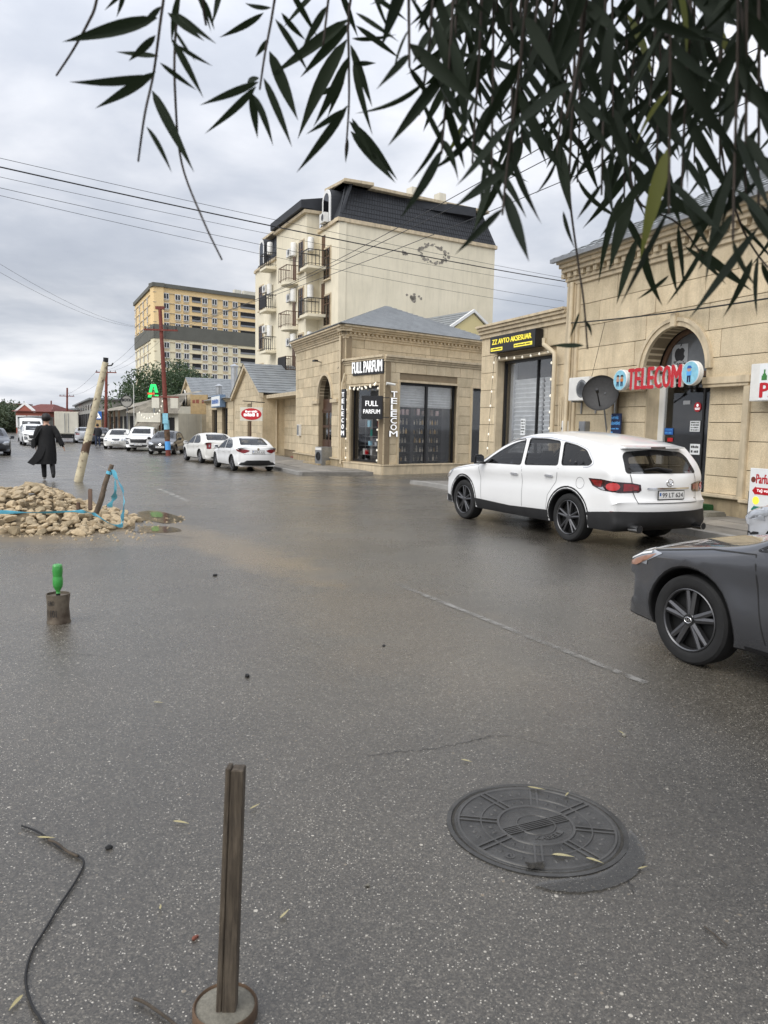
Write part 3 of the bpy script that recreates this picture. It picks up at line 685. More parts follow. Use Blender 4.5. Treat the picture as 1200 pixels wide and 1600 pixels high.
# satellite dish
u, z = T.px(938, 614, .45); t = thing('satellite_dish', 'dark grey mesh satellite dish on the tan wall', 'satellite dish', T.w(u, .45, z), ROT)
Q = Matrix.Rotation(R(42), 3, 'Z') @ Matrix.Rotation(R(10), 3, 'X')
mb = MB(); pr = [(.0, -.10), (.12, -.092), (.24, -.07), (.34, -.035), (.40, 0), (.405, .01), (.40, -.012), (.34, -.047), (.24, -.082), (.12, -.104), (0, -.112)]
mb.lathe(pr, 40, (0, 0, 0), 'y'); mb.v = [tuple(Q @ Vector(v)) for v in mb.v]; 
pm('dish', (.035, .034, .033), .6, var=.2, vs=20); o_ = mb.done('dish', 'dish', t, smooth=40)
mb = MB(); mb.bar(Q @ Vector((0, -.1, -.3)), Q @ Vector((.0, .36, -.05)), .025); mb.tube([Q @ Vector((0, .33, -.06)), Q @ Vector((0, .42, -.01))], .035, 10); mb.done('feed_arm', 'black_metal', t)
mb = MB(); mb.bar((0, -.12, 0), (0, -.45, -.12), .04); mb.bar((0, -.43, .1), (0, -.43, -.5), .04); mb.bar((0, -.1, -.2), (.25, -.43, -.9), .03); mb.done('mount', 'grey_metal', t)
# AC, boxes, pipes between the two shops
u, z = T.px(905, 626, .3); ac_unit('air_conditioner', 'white air conditioner box on the wall beside the satellite dish', T.w(u, .06, z), ROT, 1.0)
for px_, py_, w_, h_, lb in ((911, 672, .26, .42, 'grey metal meter box with closed door below the satellite dish'), (883, 670, .22, .40, 'pale open electric box beside the cream drain pipe')):
    u, z = T.px(px_, py_, .1); t = thing('meter_box', lb, 'electric box', T.w(u, .0, z-h_/2), ROT)
    MB().box(-w_/2, w_/2, 0, .14, 0, h_).done('casing', 'white_plastic' if px_ < 900 else 'grey_metal', t, bev=.008)
    MB().box(-w_/2+.02, w_/2-.02, .141, .15, .02, h_-.02).done('door', 'white_plastic' if px_ < 900 else 'grey_metal', t, bev=.004); MB().box(w_*.3, w_*.36, .15, .165, h_*.45, h_*.58).done('lock', 'black_metal', t)
pipe([T.w(5.62, .12, 5.25), T.w(5.62, .14, 3.0), T.w(5.62, .14, .2), T.w(5.62, .3, .13)], .055, 'cream_pipe', 'tall cream drain pipe on the fluted pilaster')
for k in range(3): pipe([T.w(5.78+.09*k, .12, 2.5), T.w(5.78+.09*k, .10, 1.3), T.w(5.78+.09*k, .10, .3)], .018, 'cream_pipe', 'thin cream conduit running down below the wall air conditioner', 'thin conduits')

# ------------------------------------------------------------------ ZZ AVTO building
zb = thing('shop_building', 'low flat tan stone shop with shuttered glass front and yellow lettered sign', 'building', TA, ROT)
ZW = (6.52, 9.42, .25, 3.66)
backing(zb, 5.92, 10.45, -.1, 4.35, [ZW], -.45, -.11)
block_wall(zb, 5.93, 10.43, .25, 4.35, .51, .95, [(ZW[0]-.06, ZW[1]+.06, ZW[2], ZW[3]+.06)], None, -.06, .05, seed=11)
for a, b, c, d in ((ZW[0]-.06, ZW[0]+.03, ZW[2], ZW[3]+.06), (ZW[1]-.03, ZW[1]+.06, ZW[2], ZW[3]+.06), (ZW[0]+.03, ZW[1]-.03, ZW[3]-.02, ZW[3]+.06)): boxpart('window_surround', zb, 'stone_trim', a, b, -.3, -.03, c, d, .008)
boxpart('side_wall', zb, 'stone', 10.20, 10.44, -8, -.46, -.1, 4.6)
cornice(zb, 5.93, 10.47, 4.35, [(.12, .0), (.10, .06), (.08, .12), (.07, .17)]); boxpart('roof', zb, 'roof_tile', 5.93, 10.2, -8, -.2, 4.58, 4.64)
boxpart('plinth', zb, 'stone_dark', 5.93, 10.47, -.4, .02, -.05, .25, .01)
mb = MB(); g = -.30
for a, b, c, d in ((ZW[0]+.03, ZW[0]+.10, ZW[2], ZW[3]-.02), (ZW[1]-.10, ZW[1]-.03, ZW[2], ZW[3]-.02), (ZW[0]+.1, ZW[1]-.1, ZW[3]-.10, ZW[3]-.02), (ZW[0]+.1, ZW[1]-.1, ZW[2], ZW[2]+.08), (7.60, 7.64, ZW[2]+.08, ZW[3]-.1)): mb.box(a, b, g-.04, g+.04, c, d)
mb.done('window_frame', 'black_metal', zb)
for a, b in ((ZW[0]+.1, 7.60), (7.64, ZW[1]-.1)): boxpart('window_pane', zb, 'clear_glass', a, b, g-.01, g, ZW[2]+.08, ZW[3]-.1)
mb = MB(); k = 22
for i in range(k):
    a = ZW[2]+(3.1-ZW[2])*i/k; b = ZW[2]+(3.1-ZW[2])*(i+1)/k
    for c, d in ((ZW[0]+.12, 7.58), (7.68, ZW[1]-.30)): mb.prism([(a, 0), (b-.03, .045), (b-.015, .045), (b, .0), (b, -.01), (a, -.01)], lambda p, q, dd: (dd, g-.22+q, p), c, d)
mb.done('roller_shutter', 'shutter', zb)
boxpart('inner_jamb', zb, 'interior_pale', ZW[1]-.30, ZW[1]-.10, g-.25, g-.15, ZW[2], ZW[3]-.1); boxpart('shutter_box', zb, 'interior', ZW[0], ZW[1], g-.9, g-.28, 3.1, 3.62)
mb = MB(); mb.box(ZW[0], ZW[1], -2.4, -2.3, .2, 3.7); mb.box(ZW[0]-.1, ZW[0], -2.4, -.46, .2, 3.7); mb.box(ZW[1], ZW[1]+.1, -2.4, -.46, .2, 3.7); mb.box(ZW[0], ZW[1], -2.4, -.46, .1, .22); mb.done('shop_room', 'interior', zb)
mb = MB(); [mb.tube([(q, g+.06, .95), (q, g+.06, 1.45)], .015, 8) for q in (7.95, 8.08)]; mb.done('door_handle', 'galv', zb)
t = sheetpart('notice_sheet', 'white printed sheet taped inside the shuttered shop window', 'poster', T, *T.px(817, 667, g+.01), .24, .46, g+.006, 'sign_paper')
for i in range(5): scribble(t, .10, .14-.08*i, .19, .045, seed=i)
uL, zT = T.px(766, 525, .2); uR, zB = T.px(836, 541, .2); _, zt2 = T.px(836, 513, .2)
t = thing('avto_sign', 'black box sign with yellow letters ZZ AVTO AKSESUAR over the shuttered window', 'sign', TA, ROT)
MB().box(uR, uL, -.04, .20, zB, zt2).done('box', 'sign_black', t, bev=.012)
Wz = uL-uR; Hz = zt2-zB
text('ZZ AVTO AKSESUAR', 'lettering', 'sign_yellow', t, (uL-.06*Wz, .201, zB+.50*Hz), TX, TY, .86*Wz, .30*Hz, .012, .012)
for a, b, q, s_ in ((.03, .30, .10, '070 459 99 99'), (.56, .94, .13, '@zzavtoaksesuar')):
    boxpart('label_bar', t, 'sign_yellow', uL-b*Wz, uL-a*Wz, .2005, .207, zB+q*Hz, zB+(q+.20)*Hz); scribble(t, uL-(a+.015)*Wz, zB+(q+.06)*Hz, (b-a-.03)*Wz, .09*Hz, 'ink', .2075)
pipe([T.w(*[6.70], .16, 4.02), T.w(6.70, .16, 3.86), T.w(6.42, .14, 3.70), T.w(6.26, .12, 3.60), T.w(6.24, .12, 3.3), T.w(6.24, .12, .2)], .06, 'cream_pipe', 'cream drain pipe with an elbow beside the shuttered window')
def string_lights(label, pts, every, rr=.028, mb_mat='bulb', group=None, wire=.006):
    t = thing('string_lights', label, 'string lights', (0, 0, 0)); L = 0; nx = every/2
    pts = [Vector(p) for p in pts]; MB().tube(pts, wire, 5).done('wire', 'black_metal', t)
    bulb = None
    for a, b in zip(pts, pts[1:]):
        d = (b-a).length
        while nx < L+d:
            p = a.lerp(b, (nx-L)/d)
            if bulb is None: bulb = MB().lathe([(.0, -rr*2.2), (rr*.7, -rr*1.9), (rr, -rr), (rr*.7, -.2*rr), (.4*rr, 0), (.4*rr, .5*rr)], 8).done('bulb', mb_mat, t, smooth=True); bulb.location = p
            else: c = bulb.copy(); COL.objects.link(c); c.location = p
            nx += every
        L += d
    return t
def sag(a, b, s_, n=8): a = Vector(a); b = Vector(b); return [a.lerp(b, i/n)-Vector((0, 0, s_*4*(i/n)*(1-i/n))) for i in range(n+1)]
string_lights('string of small white bulbs around the shuttered shop window', sag(T.w(9.75, .02, .9), T.w(9.62, .03, 2.4), .0, 4)+sag(T.w(9.62, .03, 2.4), T.w(9.46, .05, 3.74), 0, 3)+sag(T.w(9.4, .05, 3.76), T.w(6.55, .05, 3.72), .08)+sag(T.w(6.52, .03, 3.6), T.w(6.5, .02, 1.2), 0, 4), .42)
# steps with green turf, A board
t = thing('entrance_steps', 'two entrance steps covered in green artificial turf under the telecom door', 'steps', TA, ROT)
MB().box(.72, 3.2, .055, .48, -.05, .30).done('upper_step', 'turf', t, bev=.02); MB().box(.85, 3.2, .48, .85, -.05, .17).done('lower_step', 'turf', t, bev=.02)
MB().box(.32, .70, .13, .60, -.05, .20).done('side_block', 'concrete', t, bev=.03)
u, z = T.px(1163, 822, 1.2); ab = G(1166, 826)
t = thing('board_sign', 'white pavement board with red Parfume lettering and coloured arrows', 'sign', (ab.x, ab.y, .115), ROT)
mb = MB(); q = Matrix.Rotation(R(-6), 3, 'X'); mb.box(-.62, 0, -.02, .0, .12, .96); mb.done('panel', 'sign_paper', t, bev=.004)
mb = MB(); mb.box(-.02, .03, -.05, -.021, 0, .55); mb.box(-.64, -.59, -.05, -.021, 0, .55); mb.bar((0, -.35, 0), (0, -.05, .8), .03); mb.bar((-.62, -.35, 0), (-.62, -.05, .8), .03); mb.done('leg', 'black_metal', t)
text('Parfume', 'lettering', 'sign_red', t, (-.14, .001, .70), TX, TY, .42, .16, .002, .02)
MB().lathe([(.035, .001), (.05, .001), (.05, .003), (.035, .003)], 18, (-.08, 0, .76), 'y').done('emblem', 'red_brown', t)
ar = lambda x, z, L_, h: [(x, z), (x-.07, z+h/2+.015), (x-.07, z+h/2), (x-L_, z+h/2), (x-L_, z-h/2), (x-.07, z-h/2), (x-.07, z-h/2-.015)]
MB().prism(ar(-.07, .57, .5, .12), lambda a, b, d: (a, d, b), .001, .004).done('red_arrow', 'sign_red', t); text('Yağ ətirləri', 'lettering', 'sign_white', t, (-.17, .0042, .54), TX, TY, .36, .07, .001, .01)
MB().lathe([(.07, .001), (.07, .003), (0, .0032)], 20, (-.16, 0, .40), 'y').done('yellow_disc', 'sign_yellow', t)
pm('teal', (.02, .20, .17), .5, var=.05); MB().prism(ar(-.07, .24, .5, .12), lambda a, b, d: (a, d, b), .001, .004).done('green_arrow', 'teal', t); scribble(t, -.18, .21, .16, .06, 'sign_white', .0042)

# ------------------------------------------------------------------ corner perfume shop
def wallof(th, fr, u0, u1, z0, z1, rects=(), y0=-.3, y1=-.045, arch=None, mat='joint', name='wall'):
    w_ = backing(th, u0, u1, z0, z1, rects, y0, y1, mat, arch, name); w_.location = fr.o-th.location; w_.rotation_euler = (0, 0, fr.rot); return w_
ZB = -.3
EV = Vector((math.sin(R(50)), math.cos(R(50)), 0))
P0 = Vector((-.083, 31.5, 0)); P1 = SB+Vector((-.02, .05, 0))
ML = Fr(SB, DV); MRt = Fr(SB+EV*9.5, -EV); PL = Fr(P0, P1-P0); PRt = Fr(P0+EV*11, -EV)
cb = thing('shop_building', 'tan stone corner shop with grey tiled hip roof and perfume shop windows', 'building', (SB.x, SB.y, ZB), 0)
cb.location.z = 0
aL, zL_ = ML.px(497, 660); aR, zR_ = ML.px(518, 660); ac = (aL+aR)/2; ar_ = abs(aL-aR)/2; _, zc = ML.px(506, 587)
ARC = (ac, ar_, zc-ar_); DR = (ac-ar_, ac+ar_, .15, ARC[2])
wl = wallof(cb, ML, 0, 8.3, ZB, 5.55, [DR], arch=ARC)
block_wall(wl, .0, 8.3, .22, 5.5, .48, 1.25, [DR], ARC, 0., .05, seed=21)
arch_ring(wl, ARC[0], ARC[2], ARC[1], .14, -.3, .06, 'stone_trim', legs=.0)
for q in (-1, 1): boxpart('impost', wl, 'stone_trim', ac+q*(ar_+.45)-.5, ac+q*(ar_+.45)+.5, -.04, .09, ARC[2]-.22, ARC[2]-.05, .01)
boxpart('door_frame', wl, 'dark_wood', DR[0], DR[1], -.34, -.26, DR[2], ARC[2]); arch_pane(MB(), ac, ARC[2], ar_, -.33, -.28).done('fanlight', 'house_glass', wl)
for i in range(2):
    o = boxpart('door_leaf', wl, 'dark_wood', ac-ar_+.06+i*ar_*.97, ac-.03+i*ar_*.97, -.26, -.22, DR[2], DR[2]+2.2, .01)
    for k in range(3): boxpart('door_panel', o, 'house_glass' if k else 'dark_wood', ac-ar_+.16+i*ar_*.97, ac-.13+i*ar_*.97, -.22, -.21, DR[2]+.15+k*.7, DR[2]+.72+k*.7)
boxpart('transom', wl, 'dark_wood', DR[0], DR[1], -.26, -.2, DR[2]+2.2, DR[2]+2.3)
boxpart('plinth', wl, 'stone_dark', DR[1]+.1, 8.4, -.2, .09, ZB-.1, .15, .01); boxpart('plinth', wl, 'stone_dark', -.1, DR[0]-.1, -.2, .09, ZB-.1, .15, .01)
for a, b in ((DR[1]+.1, 8.4), (-.1, DR[0]-.1)): boxpart('plinth_ledge', wl, 'stone_trim', a, b, -.2, .14, .15, .22, .01)
for k in range(2): boxpart('entrance_step', wl, 'stone_dark', DR[0]-.2, DR[1]+.2, -.2, .35+.35*(1-k), ZB-.1, ZB+.2+.17*k, .015)
wr_ = wallof(cb, MRt, 0, 9.5, 3.6, 5.55)
block_wall(wr_, .0, 9.5, 4.3, 5.5, .42, 1.3, seed=22)
for wx, L_ in ((wl, 8.3), (wr_, 9.5)):
    cornice(wx, -.02 if wx is wr_ else 0, L_+.02, 5.48, [(.10, .05), (.09, .10)]); boxpart('frieze', wx, 'stone_trim', 0, L_, -.2, .08, 5.67, 5.76); cornice(wx, -.3, L_+.3 if wx is wr_ else L_, 5.76, [(.09, .22), (.09, .30), (.09, .38)], 'cornice_top')
    u = .05
    while u < L_-.1: boxpart('dentil', wx, 'stone_trim', u, u+.11, .08, .17, 5.665, 5.758); u += .25
# hip roof
c0 = SB-DV*.45-EV*.45; c1 = SB+DV*8.5-EV*.42; c2 = SB+EV*9.9-DV*.42; c3 = c1+EV*10.3; AP = AT(604, 478, 40.5)
for a, b in ((c0, c1), (c2, c0), (c1, c3), (c3, c2)):
    a = Vector((a.x, a.y, 6.05)); b = Vector((b.x, b.y, 6.05))
    o = roofslope(None, a, b, AP, AP+Vector((.001, 0, 0)), 22, 'roof_corner', step=.028); o.parent = cb; o.matrix_parent_inverse = Matrix.Translation(-Vector(cb.location))
# porch
PH_ = 4.30
hL = (P1-P0).length
wa, wz1 = PL.px(548, 604); wb, _ = PL.px(593, 604); wz0 = .15
WL = (max(.18, wb), min(hL-.2, wa), wz0, 3.35)
pl = wallof(cb, PL, 0, hL, ZB, PH_-.02, [WL]); block_wall(pl, 0, hL, .12, PH_, .42, .8, [WL], None, 0, .05, seed=31)
ua, z1 = PRt.px(625, 597); ub, _ = PRt.px(715, 600); _, z0 = PRt.px(670, 729); uc_, _ = PRt.px(737, 660); ud, _ = PRt.px(762, 660)
W1 = (ub, ua, max(z0, .02), z1); W2 = (ud-.4, uc_, max(z0, .02), z1-.05)
pr_ = wallof(cb, PRt, 0, 11, ZB, PH_-.02, [W1, W2]); block_wall(pr_, 0, 11, .12, PH_, .42, .85, [W1, W2], None, 0, .05, seed=32)
for w_, q in ((pl, WL), (pr_, W1), (pr_, W2)):
    for a, b, c, d in ((q[0]-.09, q[0]+.0, q[2], q[3]+.09), (q[1]-.0, q[1]+.09, q[2], q[3]+.09), (q[0]+.0, q[1]-.0, q[3]+.0, q[3]+.09)): boxpart('window_surround', w_, 'stone_trim', a, b, -.28, .04, c, d, .008)
    mb = MB(); n_ = 2 if q is W1 else 1; W_ = q[1]-q[0]
    for i in range(n_+1): u = q[0]+W_*i/n_; mb.box(max(q[0], u-.06), min(q[1], u+.06), -.24, -.16, q[2], q[3])
    mb.box(q[0], q[1], -.23, -.17, q[2], q[2]+.1); mb.box(q[0], q[1], -.23, -.17, q[3]-.1, q[3]); mb.done('window_frame', 'black_metal', w_)
    for i in range(n_): boxpart('window_pane', w_, 'clear_glass', q[0]+W_*i/n_+.06, q[0]+W_*(i+1)/n_-.06, -.205, -.195, q[2]+.1, q[3]-.1)
for w_, L_ in ((pl, hL), (pr_, 11)):
    cornice(w_, -.02, L_+.02, PH_, [(.09, .04), (.08, .09), (.10, .15)]); boxpart('plinth', w_, 'stone_trim', -.06, L_+.06, -.2, .09, ZB-.1, .06, .01); boxpart('plinth_ledge', w_, 'stone_trim', -.06, L_+.08, -.2, .12, .06, .12, .01)
top = MB(); q = [P0, P0+EV*11, P0+EV*11+Vector((-EV.y, EV.x, 0))*3.2, P1]
top.add([(v.x-SB.x, v.y-SB.y, PH_+.2) for v in q], [(0, 1, 2, 3)]); top.done('porch_roof', 'stone_dark', cb)
# shop room: floor, back wall, ceiling
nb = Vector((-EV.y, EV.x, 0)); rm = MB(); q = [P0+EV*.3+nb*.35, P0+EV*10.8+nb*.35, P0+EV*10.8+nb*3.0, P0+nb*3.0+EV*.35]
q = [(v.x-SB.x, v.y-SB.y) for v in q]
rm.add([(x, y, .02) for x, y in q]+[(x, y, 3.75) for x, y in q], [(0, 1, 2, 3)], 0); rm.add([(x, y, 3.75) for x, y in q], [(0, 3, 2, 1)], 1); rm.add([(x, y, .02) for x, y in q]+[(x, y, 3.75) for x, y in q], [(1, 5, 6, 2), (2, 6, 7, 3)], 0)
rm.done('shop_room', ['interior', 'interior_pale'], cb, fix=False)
# rolled blind at the top of the window
mb = MB(); k = 8; zt = W1[3]-.1; zl = W1[3]-1.0
for i in range(k):
    a, b = zl+(zt-zl)*i/k, zl+(zt-zl)*(i+1)/k; mb.prism([(a, 0), (b-.02, .03), (b, 0), (b, -.015), (a, -.015)], lambda p, q, dd: (dd, -.33+q, p), W1[0]+.02, W1[1]-.02)
mb.done('window_blind', 'shutter', pr_)
# shelves with bottles
sh = thing('shelf_unit', 'dark wall of shelves full of perfume bottles behind the large corner shop window', 'shelf', PRt.w(0, 0, 0), PRt.rot)
SX0, SX1 = W1[0]-.3, W1[1]+.1; SYb = -1.5
MB().box(SX0, SX1, SYb-.05, SYb, .03, 2.95).done('back_panel', 'shelf_dark', sh)
for i in range(5): u = SX0+(SX1-SX0)*i/4; boxpart('upright', sh, 'shelf_dark', u-.09, u+.09, SYb, SYb+.34, .03, 2.9)
szs = [.18, .58, .98, 1.38, 1.78, 2.2, 2.6]
for z in szs: boxpart('shelf_board', sh, 'shelf_dark', SX0, SX1, SYb, SYb+.33, z-.02, z)
pm('bottle_glass', (.55, .50, .42), .12, var=.5, vs=4, ov=.5); pm('bottle_gold', (.50, .34, .14), .3, .4, var=.3, vs=4, ov=.4); pm('carton', (.50, .38, .40), .6, var=.3, vs=3, ov=.6)
bt = [MB().lathe([(.04, 0), (.042, .12), (.03, .15), (.013, .16), (.013, .18), (.02, .185), (.02, .23), (0, .235)], 8).done('perfume_bottle', 'bottle_glass', smooth=40), MB().box(-.045, .045, -.025, .025, 0, .16).box(-.018, .018, -.018, .018, .16, .215).done('perfume_bottle', 'bottle_gold', bev=.006), MB().box(-.07, .07, -.04, .04, 0, .24).done('perfume_bottle', 'carton')]
used = set(); r_ = random.Random(4)
for z, k in zip(szs, (15, 20, 20, 22, 22, 12, 9)):
    for i in range(k):
        u = SX0+.12+(SX1-SX0-.24)*(i+r_.uniform(.3, .7))/k
        if min(abs(u-(SX0+(SX1-SX0)*j/4)) for j in range(5)) < .13: continue
        q = r_.choice((0, 0, 0, 1, 1)) if z < 2.1 else 2
        o = bt[q] if q not in used else bt[q].copy()
        if q in used: COL.objects.link(o)
        used.add(q); o.location = PRt.w(u, SYb+.2, z+.002); o.rotation_euler = (0, 0, PRt.rot+r_.uniform(-.3, .3)); o.scale = (1, 1, r_.uniform(.8, 1.2))
        tag(o, ('round glass perfume bottle on the dark shelves behind the corner window', 'square gold perfume bottle on the dark shelves behind the corner window', 'printed perfume carton on the top shelves behind the corner window')[q], 'bottle' if q < 2 else 'box', ('round bottles in the window', 'square bottles in the window', 'cartons in the window')[q])
for i in range(6):
    u = W1[0]+.2+(W1[1]-W1[0]+1.6)*(i+.2)/5-1.5; l = thing('downlight', 'small round lit downlight in the ceiling of the corner perfume shop', 'lamp', PRt.w(u, -.75, 2.82), 0, 'downlights of the perfume shop')
    MB().lathe([(0, 0), (.13, 0), (.13, .03), (0, .03)], 16).done('diffuser', 'lamp_panel', l); MB().tube([(0, 0, .03), (0, 0, .95)], .008, 5).done('cord', 'white_paint', l)
# display behind the narrow left window
ds = thing('display_stand', 'glass display stand of teal and white boxes behind the narrow corner window', 'shelf', PL.w(0, 0, 0), PL.rot)
for z in (.45, .85, 1.25, 1.65): boxpart('shelf_board', ds, 'galv', WL[0]+.1, WL[1]-.1, -.75, -.45, z-.015, z)
for u in (WL[0]+.1, WL[1]-.1): boxpart('upright', ds, 'galv', u-.02, u+.02, -.75, -.72, .03, 2.3)
boxpart('backing_panel', ds, 'interior_pale', WL[0]+.1, WL[1]-.1, -1.0, -.97, .03, 3.5)
for i in range(26):
    u = r_.uniform(WL[0]+.2, WL[1]-.2); z = r_.choice((.45, .85, 1.25, 1.65, .04)); m = r_.choice(('teal', 'white_plastic', 'sky_blue', 'interior_pale', 'sign_red', 'interior'))
    o = boxpart('product_box', None, m, -.08, .08, -.05, .05, 0, r_.uniform(.14, .3)); o.location = PL.w(u, -.6+r_.uniform(-.08, .08), z); o.rotation_euler = (0, 0, PL.rot)
    tag(o, {'teal': 'teal', 'white_plastic': 'white', 'sky_blue': 'light blue', 'interior_pale': 'grey', 'sign_red': 'red', 'interior': 'black'}[m]+' product box on the glass display stand in the narrow corner window', 'box', m.replace('_', ' ')+' boxes on the display stand')
# signs
fL, fz1 = PL.px(551, 577, .08); fR, fz0 = PL.px(597, 580, .08); _, fzt = PL.px(597, 560, .08)
t = thing('perfume_sign', 'white channel letters FULL PARFUM on a dark rail over the narrow corner window', 'sign', PL.w(0, 0, 0), PL.rot)
boxpart('backboard', t, 'sign_black', fR-.05, fL+.05, .0, .05, fz0-.08, fzt+.02); text('FULL PARFUM', 'lettering', 'sign_white', t, (fL, .06, fz0), TX, TY, fL-fR, fzt-fz0-.04, .05, .012, side='white_paint')
# black square sign standing out from the pillar, facing up the street
q = PL.w(.12, .05, 0); bz0 = CAMH-(655-667.5)/F*31.3; bz0 = AT(580, 655, 31.2).z; bz1 = AT(580, 618, 31.2).z
rr_ = math.atan2(-EV.y*.55-.2, -EV.x); bx0 = AT(563, 640, 31.2); bx1 = AT(597, 640, 31.2); BS = Fr((bx1.x, 31.2), (bx0.x-bx1.x, .25))
wS = (bx0-bx1).length
t = thing('perfume_box_sign', 'square black projecting box sign reading FULL PARFUM in white letters', 'sign', BS.w(0, 0, 0), BS.rot)
MB().box(0, wS, -.12, 0, bz0, bz1).done('box', 'sign_black', t, bev=.01)
text('FULL', 'lettering', 'sign_white', t, (wS*.80, .001, bz0+(bz1-bz0)*.56), TX, TY, wS*.60, (bz1-bz0)*.22, .01, .01); text('PARFUM', 'lettering', 'sign_white', t, (wS*.90, .001, bz0+(bz1-bz0)*.24), TX, TY, wS*.80, (bz1-bz0)*.18, .01, .01)
[MB().bar((.05, -.06, z), (-.32, .1, z), .03).done('bracket', 'black_metal', t) for z in (bz0+.08, bz1-.08)]
def vertical_sign(fr, px, pyt, pyb, w_, board, label, y=.02):
    u, zt = fr.px(px, pyt, y); _, zb_ = fr.px(px, pyb, y); t = thing('vertical_telecom_sign', label, 'sign', fr.w(u, y, 0), fr.rot)
    if board: boxpart('board', t, 'sign_black', -w_*.85, w_*.85, 0, .06, zb_-.08, zt+.08, .008)
    h = (zt-zb_)/7
    for i, ch in enumerate('TELECOM'): text(ch, 'letter', 'sign_white', t, (w_/2*(1.2 if ch == 'M' else .9), .062 if board else .02, zt-(i+.92)*h), TX, TY, w_*(1.2 if ch == 'M' else .9), h*(.72 if board else .86), .02 if board else .05, .012 if board else .022, side=None if board else 'sign_black')
vertical_sign(PL, 538.5, 611, 681, .26, True, 'tall black board with white letters TELECOM downwards beside the drain pipe') if 0 else vertical_sign(ML, 538.5, 611, 681, .30, True, 'tall black board with white letters TELECOM downwards beside the drain pipe', .35)
vertical_sign(PRt, 614.5, 611, 683, .36, False, 'loose white letters TELECOM fixed downwards on the corner pillar')
a = PL.w(WL[1]+.15, .12, 0); string_lights('string of white bulbs along the top and side of the narrow corner window', sag(a+Vector((0, 0, .1)), a+Vector((0, 0, 3.35)), 0, 4)+sag(a+Vector((0, 0, 3.4)), PL.w(WL[0]-.05, .12, 3.5), .12)+sag(PL.w(WL[0]-.08, .12, 3.4), PL.w(WL[0]-.08, .12, .3), 0, 4), .42, .036)
t = string_lights('second row of larger bulbs over the narrow corner window', sag(PL.w(WL[1]-.05, .16, 3.33), PL.w(WL[0]+.1, .16, 3.42), .10), .33, .045)
p_ = ML.w(.25, .15, 0)
pipe([p_+Vector((0, 0, 5.6)), p_+Vector((0, 0, 2)), p_+Vector((0, 0, .2))], .055, 'cream_pipe', 'cream drain pipe on the corner shop beside the tall black board')
pipe([PL.w(hL-.2, .1, 3.95), PL.w(hL-.15, .12, 3.75), PL.w(hL-.05, .14, 3.5), PL.w(hL-.02, .16, .0)], .05, 'cream_pipe', 'short bent cream pipe below the porch roof of the corner shop')
u, z = ML.px(508, 690, .8); gb = G(506, 731)
t = thing('washing_machine', 'grey washing machine like box standing by the corner shop steps', 'appliance', (gb.x, gb.y, gz(gb.x, gb.y)+.13), ROT+.2)
MB().box(-.33, .33, -.3, .3, 0, .85).done('casing', 'grey_metal', t, bev=.02); MB().lathe([(.20, .301), (.20, .325), (.15, .33), (.15, .31), (0, .31)], 24, (0, 0, .42), 'y').done('door_ring', 'black_metal', t, smooth=40); MB().box(-.3, .3, .301, .306, .70, .82).done('control_panel', 'white_plastic', t)
t = thing('wall_camera', 'small pale security camera and lamp high on the corner pillar', 'camera', PRt.w(PRt.px(606, 601, .1)[0], 0, PRt.px(606, 601, .1)[1]), PRt.rot)
MB().bar((0, 0, 0), (0, .2, .05), .04).done('arm', 'white_plastic', t); MB().tube([(.12, .16, .05), (-.22, .30, .0)], .05, 10).done('camera_body', 'white_plastic', t)
u, z = ML.px(499, 566, .1); t = thing('wall_lamp', 'small dark floodlight fixed on the wall over the arched wooden door', 'lamp', ML.w(u, 0, z), ROT); MB().bar((0, -.02, 0), (0, .3, .05), .04).done('arm', 'black_metal', t); MB().box(-.2, .2, .22, .4, .02, .1).done('head', 'black_metal', t, bev=.01)
u, z = ML.px(468, 672, .05); t = thing('meter_box', 'small white meter box on the far end of the corner shop wall', 'electric box', ML.w(u, 0, z-.3), ROT); MB().box(-.2, .2, 0, .14, 0, .6).done('casing', 'white_plastic', t, bev=.01); MB().box(-.16, .16, .141, .15, .05, .55).done('door', 'grey_metal', t)

# ------------------------------------------------------------------ yellow gable behind
yb = AT(705, 520, 47); e = Vector((math.sin(R(55)), math.cos(R(55)), 0)); YF = Fr((yb.x+e.x*3.2, 47+e.y*3.2), (-e.x, -e.y))
t = thing('gable_house', 'small yellow gabled building peeking behind the corner shop roof', 'building', YF.o, YF.rot)
zt = AT(741, 489, 47.8).z; ze = zt-1.25
MB().prism([(-.4, -.3), (-.4, ze), (1.5, zt), (3.4, ze), (3.4, -.3)], lambda a, b, d: (a, d, b), 0, -5.5).done('wall', 'yellow_wall', t)
mb = MB(); [mb.prism([(a, ze-.02+.0), (1.5, zt+.06), (1.5, zt+.24), (a+(-.25 if a < 1 else .25), ze+.02)], lambda p, q, d: (p, d, q), .12, -.05) for a in (-.6, 3.6)]; mb.done('verge_board', 'white_paint', t)
roofslope(t, (3.7, .1, ze-.05), (3.7, -5.6, ze-.05), (1.5, .1, zt+.18), (1.5, -5.6, zt+.18), 8, 'roof_tile'); roofslope(t, (-.7, -5.6, ze-.05), (-.7, .1, ze-.05), (1.5, -5.6, zt+.18), (1.5, .1, zt+.18), 8, 'roof_tile')

